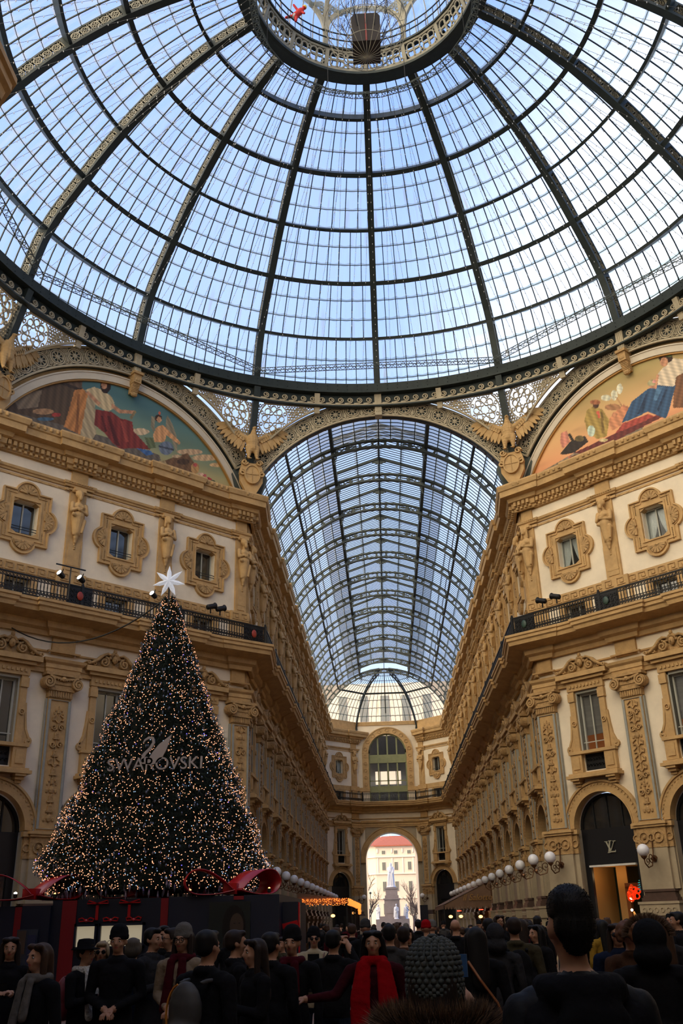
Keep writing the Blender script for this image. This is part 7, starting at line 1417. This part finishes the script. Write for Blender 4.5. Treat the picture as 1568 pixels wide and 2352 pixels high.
CL = {'black': (.012, .012, .014), 'navy': (.012, .018, .045), 'charcoal': (.035, .035, .04), 'grey': (.055, .054, .056), 'beige': (.30, .23, .16), 'cream': (.50, .43, .30), 'maroon': (.05, .006, .010), 'brown': (.07, .035, .022), 'olive': (.065, .055, .032), 'wine': (.07, .006, .012), 'yellow': (.38, .22, .03), 'denim': (.02, .032, .055), 'tweed': (.16, .15, .14), 'red': (.36, .004, .008)}
HC = {'black': (.006, .005, .005), 'dkbrown': (.018, .010, .007), 'brown': (.045, .022, .012), 'blond': (.26, .19, .11), 'greybrown': (.08, .065, .05), 'auburn': (.11, .045, .02), '': (.02, .015, .01)}
MC = {k: mat(k+'_cloth', tuple(q*.7 for q in v), .9, var=.3, vscale=8, bump=.4, bscale=14, spec=.06) for k, v in CL.items()}; MH = {k: mat('hair_'+(k or 'dark'), v, .6, spec=.2, var=.4, vscale=20, stretch=(8, 8, 1)) for k, v in HC.items()}
SK = mat('skin', (.36, .19, .12), .55, spec=.25, var=.12, vscale=6); EYE = mat('eye', (.02, .012, .01), .15); LIP = mat('lips', (.33, .09, .07), .45); SHOE = mat('dark_shoe', (.015, .013, .012), .4); SUN = mat('sunglass', (.004, .004, .004), .08)
def head_prims(c):
    x, y, z = c; V = lambda a, b, d: (x+a, y+b, z+d)
    return [('e', V(0, .015, .03), (.078, .097, .085)), ('e', V(0, -.02, -.015), (.064, .077, .088)), ('e', V(0, -.038, -.078), (.044, .048, .038)), ('c', V(0, -.094, .012), V(0, -.114, -.024), .009, .015), ('e', V(0, -.083, .03), (.05, .016, .010)), ('e', V(.04, -.07, -.03), (.02, .018, .02)), ('e', V(-.04, -.07, -.03), (.02, .018, .02)),
            ('e', V(.08, .012, -.01), (.012, .022, .032)), ('e', V(-.08, .012, -.01), (.012, .022, .032)), ('e', V(0, -.088, -.058), (.025, .012, .010)), ('c', V(0, .02, -.2), V(0, .005, -.08), .056, .052)]
def body_mesh(pose, coat, stride=.0):
    E = head_prims((0, 0, 1.635)); hip = .95; hd = []
    st = stride
    for s in (-1, 1):
        k = s*st; E += [('c', (s*.09, 0, .92), (s*.10, -k*.5-.02, .50), .088, .062), ('c', (s*.10, -k*.5-.02, .50), (s*.105, -k+ (.04), .09), .058, .042), ('c', (s*.105, -k+.05, .045), (s*.115, -k-.13, .035), .045, .038)]
    E += [('e', (0, .01, .97), (.165, .12, .13)), ('c', (0, .01, 1.0), (0, .0, 1.28), .14, .165, (1.1, .75)), ('e', (0, .0, 1.32), (.185, .125, .15)), ('c', (-.16, .01, 1.40), (.16, .01, 1.40), .075, .075), ('c', (0, .02, 1.38), (0, .01, 1.47), .09, .07)]
    E += [('c', (.072*cos(a), .012+.066*sin(a), 1.462+.012*sin(a)), (.072*cos(a+.7), .012+.066*sin(a+.7), 1.462+.012*sin(a+.7)), .036, .036) for a in [k*.7 for k in range(9)]]
    if coat == 'long': E += [('c', (0, .01, 1.0), (0, .01, .62), .18, .21, (1, .8))]
    if coat == 'mid': E += [('c', (0, .01, 1.05), (0, .01, .85), .175, .185, (1, .8))]
    if coat == 'short': E += [('c', (0, .01, 1.08), (0, .01, .98), .165, .17, (1, .8))]
    A = {'down': [((.22, .02, 1.39), (.27, .04, 1.12), (.27, -.04, .88))]*2, 'phone': [((.22, .01, 1.39), (.25, -.02, 1.13), (.08, -.28, 1.2))]*2, 'clasp': [((.22, .01, 1.39), (.27, .02, 1.12), (.05, -.2, 1.02))]*2, 'photo': [((.22, .0, 1.39), (.24, -.22, 1.32), (.07, -.32, 1.58))]*2,
         'eat': [((.22, .01, 1.39), (.27, .03, 1.12), (.26, -.08, .9)), ((.22, .01, 1.39), (.27, -.03, 1.14), (.16, -.26, 1.28))], 'reach': [((.22, .01, 1.39), (.36, -.06, 1.18), (.62, -.2, 1.16)), ((.22, .02, 1.39), (.28, .04, 1.12), (.24, -.1, .92))]}[pose]
    for s, (a, b, c) in zip((-1, 1), A):
        a, b, c = [Vector((s*v[0], v[1], v[2])) for v in (a, b, c)]; E += [('c', a, b, .066, .052), ('c', b, c, .052, .038)]; d = (c-b).normalized(); hd.append((c+d*.03, d)); E += [('c', c, c+d*.045, .026, .03)]
    cut = {'long': .56, 'mid': .75, 'short': .9}[coat]
    def pick(c):
        if min((c-h[0]).length for h in hd) < .075 and abs(c.x) > .0 and (c-Vector((0, 0, 1.0))).length > .02:
            h = min(hd, key=lambda q: (c-q[0]).length)
            if (c-h[0]).dot(h[1]) > -.035 and (c-h[0]).length < .075: return 0
        if c.z > 1.508 and abs(c.x) < .11: return 5 if (c.y < -.088 and 1.567 < c.z < 1.588 and abs(c.x) < .026) else 0
        if c.z > cut: return 1
        return 3 if c.z < .075 else 2
    me = blob('body', E, .0135, 2, (SK, 'black', 'black', SHOE, EYE, LIP), pick); return me, hd
def eyes():
    m = MB()
    for s in (-1, 1): m.ball((s*.031, -.082, 1.638), (.014, .008, .008), 8, 0); m.ball((s*.031, -.089, 1.638), (.006, .004, .006), 6, 1); m.ball((s*.032, -.089, 1.66), (.022, .006, .005), 6, 1)
    return m.mesh('eyes', [mat('eye_white', (.5, .48, .45), .3), EYE])
EM = eyes()
def hand_mesh():
    E = [('e', (0, 0, .04), (.038, .016, .048)), ('c', (0, 0, -.03), (0, 0, .02), .026, .03)]
    for k, (x, L) in enumerate(((-.028, .058), (-.009, .068), (.010, .064), (.028, .05))): E += [('c', (x, -.002, .075), (x*1.15, -.012, .075+L*.55), .0095, .009), ('c', (x*1.15, -.012, .075+L*.55), (x*1.2, -.04, .075+L*.8), .009, .0075)]
    E += [('c', (.03, -.005, .01), (.058, -.02, .045), .013, .011), ('c', (.058, -.02, .045), (.062, -.035, .075), .011, .008)]
    return blob('hand', E, .006, 1, (SK,))
HAND = hand_mesh(); HNZ = .015
def hairm(kind):
    z = 1.635; E = [('e', (0, .03, z+.05), (.088, .098, .078) if kind != 'longcap' else (.083, .09, .07))]
    if kind in ('short', 'buzz'): E += [('e', (0, .055, z+.0), (.082, .07, .07)), ('e', (0, -.05, z+.09), (.06, .045, .03 if kind == 'short' else .02)), ('e', (.075, .0, z+.02), (.014, .03, .04)), ('e', (-.075, .0, z+.02), (.014, .03, .04))]
    if kind == 'shortw': E += [('e', (0, .05, z-.02), (.095, .08, .1)), ('e', (.08, -.01, z), (.02, .06, .07)), ('e', (-.08, -.01, z), (.02, .06, .07)), ('e', (0, -.06, z+.085), (.07, .04, .03))]
    if kind in ('long', 'straight', 'longcap'):
        E += [('c', (0, .07, z+.02), (0, .11, z-.35), .095, .09, (1.1, .6)), ]+([('e', (.05, -.045, z+.09), (.05, .045, .03)), ('e', (-.05, -.045, z+.09), (.05, .045, .03))] if kind != 'longcap' else [])+[('c', (s*.082, .0, z+.04), (s*.105, (.04 if kind == 'straight' else -.01), z-(.12 if kind == 'straight' else .34)), .03, .035) for s in (-1, 1)]
    if kind == 'curly':
        rnd = random.Random(1)
        for k in range(70): a = rnd.random()*2*pi; b = rnd.uniform(-.5, 1.4); E.append(('e', (.12*cos(a)*cos(b), .05+.12*sin(a)*cos(b)*(1 if sin(a) > -.2 else .4), z+.03+.11*sin(b)), (.035, .035, .035)))
    if kind == 'curly': return blob('hair', E, .014, 1, ('black',))
    return blob('hair', E, .014, 2, ('black',))
HAIR = {}
def hatm(kind):
    z = 1.635
    if kind == 'beanie': m = MB(); m.lathe([(.090, .02), (.098, .03), (.100, .06), (.094, .07), (.093, .1), (.082, .135), (.055, .165), (.02, .178)], 20, (0, .012, z+.0)); return m.mesh('knitted_hat', 'black', True)
    if kind == 'brim': m = MB(); m.lathe([(.095, .05), (.16, .045), (.165, .055), (.1, .07), (.098, .12), (.085, .155), (.03, .165)], 20, (0, .01, z)); return m.mesh('brimmed_hat', 'black', True)
    if kind == 'hood': return blob('hood', [('e', (0, .03, z+.03), (.115, .13, .135)), ('e', (0, .06, z-.1), (.13, .12, .1))], .016, 2, ('black',))
    if kind == 'glasses' or kind == 'sun':
        m = MB()
        for s in (-1, 1):
            if kind == 'sun': m.ball((s*.033, -.1, z+.003), (.029, .010, .022), 8)
            else: m.ring(s*.033, z+.003, .026, .006, -.108, -.103, 12)
            m.bar((s*.06, -.1, z+.008), (s*.082, .01, z+.005), .005)
        m.bar((-.008, -.106, z+.008), (.008, -.106, z+.008), .005); return m.mesh('sunglasses' if kind == 'sun' else 'glasses', SUN)
    if kind == 'scarf': return blob('scarf', [('c', (.10*cos(a), .02+.09*sin(a), 1.47+.01*sin(3*a)), (.10*cos(a+.5), .02+.09*sin(a+.5), 1.475), .04, .04) for a in [k*.5 for k in range(13)]]+[('c', (-.07, -.1, 1.44), (-.09, -.17, 1.0), .04, .05, (1.2, .6)), ('c', (.06, -.11, 1.44), (.07, -.16, 1.18), .04, .05, (1.2, .6))], .014, 2, ('black',))
    if kind == 'bigscarf': return blob('scarf', [('c', (.09*cos(a), .015+.085*sin(a), 1.48), (.09*cos(a+.5), .015+.085*sin(a+.5), 1.485), .045, .045) for a in [k*.5 for k in range(13)]]+[('c', (-.09, -.09, 1.44), (-.12, -.16, 1.15), .055, .075, (1.3, .45)), ('c', (-.12, -.16, 1.15), (-.12, -.18, .86), .075, .075, (1.3, .4)), ('c', (.1, -.09, 1.44), (.14, -.15, 1.15), .055, .075, (1.3, .45)), ('c', (.14, -.15, 1.15), (.12, -.17, .86), .075, .075, (1.3, .4))]+[('c', (s*.12+q*.03, -.175, .8), (s*.12+q*.03, -.18, .7), .010, .006) for s in (-1, 1) for q in (-2, -1, 0, 1, 2)], .012, 1, ('black',))
    if kind == 'backpack': return blob('pack', [('e', (0, .24, 1.22), (.15, .09, .2)), ('e', (0, .25, 1.08), (.15, .10, .14)), ('c', (-.1, .18, 1.4), (-.12, -.02, 1.42), .02, .02), ('c', (.1, .18, 1.4), (.12, -.02, 1.42), .02, .02), ('e', (0, .34, 1.05), (.11, .04, .1))], .018, 2, ('black',))
HATS = {}; BODY = {}
def use(o, ms):
    for k, m in ms.items():
        s = o.material_slots[k]; s.link = 'OBJECT'; s.material = m
def person(x, y, h, yaw, pose, coat, clen, trou, hair, hcol, acc, label, group=None, detail=True):
    key = (pose, clen, round(((x*7+y*3) % 1)*3)); 
    if key not in BODY: BODY[key] = body_mesh(pose, clen, (.0, .06, .14, -.1)[key[2]])
    me, hd = BODY[key]; s = h/1.755; lean = 0
    R0 = T((x, y, 0)) @ RZ(R(yaw)) @ Matrix.Diagonal((s*random.uniform(.98, 1.06), s, s, 1)); t = thing('person', label, 'person', group, R0)
    b = obj('body', me, t); use(b, {1: MC[coat], 2: MC[trou]})
    if detail:
        obj('eyes', EM, t)
        for c, d in hd:
            q = d.to_track_quat('Z', 'Y').to_matrix().to_4x4(); obj('hand', HAND, t, T(c) @ q @ Matrix.Diagonal((1, 1, 1, 1)))
    hk = hair if hair in ('short', 'buzz', 'shortw', 'long', 'straight', 'curly') else None
    if hk == 'long' and 'beanie' in acc: hk = 'longcap'
    if hk:
        if hk not in HAIR: HAIR[hk] = hairm(hk)
        o = obj('hair', HAIR[hk], t); use(o, {0: MH[hcol]})
    def add(kind, m):
        if kind not in HATS: HATS[kind] = hatm(kind)
        o = obj(HATS[kind].name.split('.')[0], HATS[kind], t)
        if m: use(o, {0: m})
        return o
    for k, nm, m in (('beanieb', 'beanie', MC['black']), ('beanieg', 'beanie', MC['tweed']), ('beaniep', 'beanie', MC['grey']), ('beanier', 'beanie', MC['red']), ('beaniew', 'beanie', MC['tweed']), ('brim', 'brim', MC['black']), ('hood', 'hood', MC['charcoal']), ('redscarf', 'bigscarf', MC['red']), ('bscarf', 'scarf', MC['wine']), ('sun', 'sun', None), ('glasses', 'glasses', None)):
        if k in acc: add(nm, m)
    if 'scarfplaid' in acc: add('scarf', MC['tweed'])
    return t
def bag(t, lab, m, nm='backpack', kind='backpack'):
    if 'backpack' not in HATS: HATS['backpack'] = hatm('backpack')
    o = obj(nm, HATS['backpack'], None, t.matrix_world.copy()); use(o, {0: m}); return tag(o, lab, 'backpack')
for k, row in enumerate(PEOPLE):
    (x, y, h, yaw, pose, coat, clen, trou, hair, hcol, acc, lab) = row
    near = hypot(x-CAM.x, y-CAM.y) < 17; t = person(x, y, h, yaw, pose, coat, clen, trou, hair, hcol, acc, lab, None, near)
    if 'sunglasses' in lab and 'fair' in lab: obj('sunglasses', HATS.setdefault('sun', hatm('sun')), t)
    if 'grey beanie, glasses' in lab: obj('glasses', HATS.setdefault('glasses', hatm('glasses')), t); o = obj('scarf', HATS.setdefault('scarf', hatm('scarf')), t); use(o, {0: MC['wine']})
    if 'white scarf' in lab: o = obj('scarf', HATS.setdefault('scarf', hatm('scarf')), t); use(o, {0: mat('white_knit', (.45, .44, .42), .9, bump=1, bscale=30)}); bag(t, 'dark red backpack on the person in the brimmed hat', mat('red_pack', (.12, .012, .018), .6))
    if 'with a backpack' in lab: bag(t, 'grey and black backpack with amber piping, worn near the left centre', mat('grey_pack', (.035, .035, .035), .6)); m = MB(); m.tube([(.13*cos(a), .30, 1.2+.2*sin(a)) for a in [-.9+.28*q for q in range(9)]], .008, 5); build('piping', m, mat('amber_piping', (.45, .17, .02), .5), t)
    if 'black backpack' in lab: bag(t, 'black backpack on the man in the olive parka', MC['black'])
    if 'tan strap' in lab or 'tan shoulder' in lab: 
        if 'tan shoulder' in lab: m = MB(); m.tube([(.12, .13, 1.46), (.03, .2, 1.3), (-.12, .2, 1.1), (-.2, .16, .9)], .014, 5); build('shoulder_strap', m, mat('tan_leather', (.25, .09, .03), .5), t)
    if 'cream open jacket' in lab: m = MB(); m.stroke([(-.02, 1.44), (-.03, .95)], .15, -.16, -.13); m.stroke([(.02, 1.44), (.03, .95)], .10, -.17, -.13); build('black_top', m, MC['black'], t); m = MB(); m.ball((.2, -.12, 1.05), (.12, .07, .13), 10); m.tube([(.15, -.05, 1.45), (.1, -.18, 1.3), (.2, -.16, 1.12)], .01, 4); tag(build('shoulder_bag', m, mat('brown_bag', (.10, .035, .015), .5), None, True, t.matrix_world.copy()), 'brown shoulder bag on the man in the cream jacket', 'bag')
    if pose in ('phone', 'photo') and near:
        z, yy = (1.22, -.36) if pose == 'phone' else (1.62, -.38); m = MB(); m.box(-.038, .038, yy-.005, yy+.005, z-.06, z+.09); o = build('mobile_phone', m, SUN, None, False, t.matrix_world.copy()); tag(o, 'dark mobile phone held by the '+' '.join(lab.split()[:9]), 'phone')
    if 'snack' in lab: m = MB(); m.ball((.14, -.32, 1.36), (.04, .04, .06), 8); tag(build('snack', m, mat('snack_roll', (.5, .28, .12), .7), None, True, t.matrix_world.copy()), 'golden snack in a paper wrapper held by the man in the dark coat', 'food')
    if 'raising his arm' in lab: pass

# the three people nearest the camera
def near_people():
    # tall man seen from behind
    x, y = .119, -25.2; t = thing('person', 'tall short-haired man in a dark hooded jacket seen close from behind on the right', 'person', mw=T((x, y, 0)) @ RZ(R(191)) @ Matrix.Diagonal((.99, .99, 1.118, 1)))
    me, hd = body_mesh('down', 'mid', 0); b = obj('body', me, t); use(b, {1: mat('black_nylon', (.006, .007, .009), .6, bump=.5, bscale=5, spec=.15), 2: MC['denim']}); obj('eyes', EM, t)
    for c, d in hd: obj('hand', HAND, t, T(c) @ d.to_track_quat('Z', 'Y').to_matrix().to_4x4())
    E = [('e', (0, .022, 1.69), (.083, .102, .078)), ('e', (0, .055, 1.64), (.079, .07, .07)), ('e', (0, .06, 1.585), (.055, .038, .035)), ('e', (0, -.04, 1.73), (.055, .04, .024)), ]
    hm = blob('hair', E, .008, 2, (MH['black'],), disp=lambda c: c+Vector((.0015*sin(c.z*900+c.x*500), .0015*cos(c.x*800), 0))); o = obj('hair', hm, t)
    rnd = np.random.RandomState(1); n = 5000; P = []
    vs_ = [v.co.copy() for v in hm.vertices]; nn = [v.normal.copy() for v in hm.vertices]; m = MB()
    for k in rnd.randint(0, len(vs_), 3500): p = vs_[k]; q = p+nn[k]*.004+Vector((0, .004, .0)); s = Vector(rnd.normal(0, 1, 3)).normalized()*.0012; m.v += [tuple(p-s), tuple(p+s), tuple(q)]; i = len(m.v); m.f.append((i-3, i-2, i-1)); m.m.append(0)
    o = build('cropped_strands', m, MH['black'], t); o['kind'] = 'stuff'
    hk = blob('hood', [('c', (.125*cos(a), .03+.10*sin(a), 1.455), (.125*cos(a+.5), .03+.10*sin(a+.5), 1.455), .05, .05) for a in [k*.5 for k in range(13)]]+[('e', (0, .14, 1.36), (.14, .06, .09)), ('e', (.17, .02, 1.36), (.09, .1, .08)), ('e', (-.17, .02, 1.36), (.09, .1, .08))], .014, 2, (MC['black'],)); obj('hood', hk, t)
    # woman in the knitted hat
    x, y = -.363, -24.85; t = thing('person', 'person in a chunky grey-green knitted hat and brown fur collar seen close from behind', 'person', mw=T((x, y, 0)) @ RZ(R(168)) @ Matrix.Diagonal((.97, .97, .985, 1)))
    me, hd = body_mesh('photo', 'long', 0); b = obj('body', me, t); use(b, {1: MC['navy'], 2: MC['black']}); obj('eyes', EM, t)
    for c, d in hd: obj('hand', HAND, t, T(c) @ d.to_track_quat('Z', 'Y').to_matrix().to_4x4())
    KN = mat('chunky_knit', (.075, .085, .08), .95, var=.4, vscale=25); m = MB(); m.lathe([(.104, -.045), (.110, -.03), (.112, 0), (.109, .06), (.097, .115), (.07, .152), (.03, .17)], 28, (0, .015, 1.655))
    prof = curve_pts([(.104, -.045), (.110, -.03), (.112, 0), (.109, .06), (.097, .115), (.07, .152), (.03, .17)], 6)
    for r in range(2, len(prof)-2, 2):
        rr, zz = prof[r]; n = max(5, int(24*rr/.11))
        for k in range(n): a = 2*pi*(k+.5*((r//2) % 2))/n; m.ball((rr*cos(a)*.975, .015+rr*sin(a)*.975, 1.655+zz), (.0135, .0135, .012), 6)
    m.ball((0, .015, 1.832), (.022, .022, .010), 8); build('knitted_hat', m, KN, t, True)
    o = obj('hair', hairm('longcap'), t); use(o, {0: MH['dkbrown']})
    def fur(t, R0, R1, zc, n, cols, yc=.04, L=.06, nm='fur_collar'):
        base = blob('fur_base', [('c', (R0*cos(a), yc+R0*.8*sin(a), zc), (R0*cos(a+.5), yc+R0*.8*sin(a+.5), zc), R1, R1) for a in [k*.5 for k in range(13)]], .014, 1, (cols[0],)); o = obj(nm, base, t)
        V = [v.co.copy() for v in base.vertices]; N_ = [v.normal.copy() for v in base.vertices]; m = MB(); rn = np.random.RandomState(2)
        for k in rn.randint(0, len(V), n): p = V[k]; q = p+N_[k]*L*rn.uniform(.6, 1.2)+Vector(rn.normal(0, .012, 3))-Vector((0, 0, .012)); s = Vector(rn.normal(0, 1, 3)).normalized()*.0028; m.v += [tuple(p-s), tuple(p+s), tuple(q)]; i = len(m.v); m.f.append((i-3, i-2, i-1)); m.m.append(int(rn.randint(0, 3)))
        f = build('fur_strands', m, cols, o); f['kind'] = 'stuff'
    BF = [mat('fur_brown', (.10, .055, .028), .8), mat('fur_tan', (.20, .12, .065), .8), mat('fur_dark', (.03, .017, .010), .8)]
    fur(t, .165, .075, 1.475, 22000, BF, L=.075)
    m = MB(); m.box(-.075, .075, -.43, -.42, 1.66, 1.75); tag(build('mobile_phone', m, [mat('blue_case', (.03, .09, .22), .4)], None, False, t.matrix_world.copy()), 'phone in a blue case held up beyond the knitted hat', 'phone')
    # hooded person in black on the right
    x, y = 1.47, -20.89; t = thing('person', 'person in a bulky black coat with a fur-edged hood, seen from behind at the right', 'person', mw=T((x, y, 0)) @ RZ(R(172)) @ Matrix.Diagonal((1.15, 1.15, 1.02, 1)))
    me, hd = body_mesh('down', 'long', 0); b = obj('body', me, t); use(b, {1: MC['black'], 2: MC['black']})
    for c, d in hd: obj('hand', HAND, t, T(c) @ d.to_track_quat('Z', 'Y').to_matrix().to_4x4())
    o = obj('hood', hatm('hood'), t); use(o, {0: MC['black']}); 
    m = MB(); rn = random.Random(3)
    for k in range(2600): a = rn.uniform(0, pi); r = .135; p = Vector((r*cos(a), -.03+rn.uniform(-.03, .05), 1.665+r*sin(a)*.95)); q = p+Vector((cos(a), rn.uniform(-.6, .6), sin(a)))*.045; s = Vector((rn.uniform(-1, 1), rn.uniform(-1, 1), rn.uniform(-1, 1)))*.002; m.v += [tuple(p-s), tuple(p+s), tuple(q)]; i = len(m.v); m.f.append((i-3, i-2, i-1)); m.m.append(0)
    o = build('fur_edging', m, BF[0], t); o['kind'] = 'stuff'
near_people()
# the farther crowd
def crowd():
    rnd = random.Random(12); pts = [(r[0], r[1]) for r in PEOPLE]; n = 0; k = 0
    BL = [(-3.3, 41, -8, 71), (3.4, 47, 8, 63)]
    while n < 95 and k < 6000:
        k += 1; z = rnd.random()
        if z < .45: y = rnd.uniform(-13, 14); x = rnd.uniform(-3.0, 10.5) if y > -6 else rnd.uniform(-4, 6)
        elif z < .9: y = rnd.uniform(14, 60); x = rnd.uniform(-5.5, 5.8)
        else: y = rnd.uniform(60, 110); x = rnd.uniform(-3, 3)
        if y < 0 and x < -5: continue
        if x < -3.0 and -.3 < y < 8.5: continue
        if (x < -3.2 and 41 < y < 71) or (x > 3.4 and 47 < y < 63) or abs(x+y) > 1e9 or (x+y) > 23: continue
        if y > 85 and abs(x) > 2.6: continue
        if min(hypot(x-a, y-b) for a, b in pts) < .75: continue
        if hypot(x-CAM.x, y-CAM.y) < 13: continue
        pts.append((x, y)); n += 1; coat = rnd.choice(['black']*5+['navy', 'charcoal', 'charcoal', 'brown', 'olive', 'wine', 'grey']); hair = rnd.choice(['short', 'short', 'long', 'shortw', 'none']); acc = rnd.choice(['beanieb', 'hood', 'beanieg', 'beanieb']) if hair == 'none' else ''
        d = hypot(x-CAM.x, y-CAM.y); w = 'in the octagon under the dome' if y < 15 else 'walking in the long arcade'
        person(x, y, rnd.uniform(1.6, 1.8), rnd.choice((170, 180, 190, 0, 20, -30, 90, 200)), rnd.choice(('down', 'down', 'phone', 'photo') if d < 40 else ('down',)), coat, rnd.choice(('mid', 'long')), rnd.choice(('black', 'denim', 'navy')), hair, rnd.choice(('black', 'dkbrown', 'brown')), acc, {'none': {'beanieb': 'person in a black beanie', 'beanieg': 'person in a grey beanie', 'hood': 'hooded person'}.get(acc, ''), 'long': 'long-haired person', 'short': 'short-haired person', 'shortw': 'chin-length-haired person'}[hair]+' in %s coat, ' % coat+('far left' if x < -4 else 'left of centre' if x < -1 else 'near the centre line' if x < 1.5 else 'right of centre' if x < 4.5 else 'towards the right wall')+(', near the viewer' if y < -4 else ', mid-octagon' if y < 6 else ', before the arcade mouth' if y < 17 else ', entering the arcade' if y < 30 else ', midway down the arcade' if y < 48 else ', far down the arcade' if y < 80 else ', beyond the far arch'), ('distant crowd '+w), False)
crowd()
for o in list(bpy.data.objects):     # tidy names: a part keeps the plain name of its kind
    if o.get('label') and len(o['label'].split()) > 16: o['label'] = ' '.join(o['label'].split()[:16])
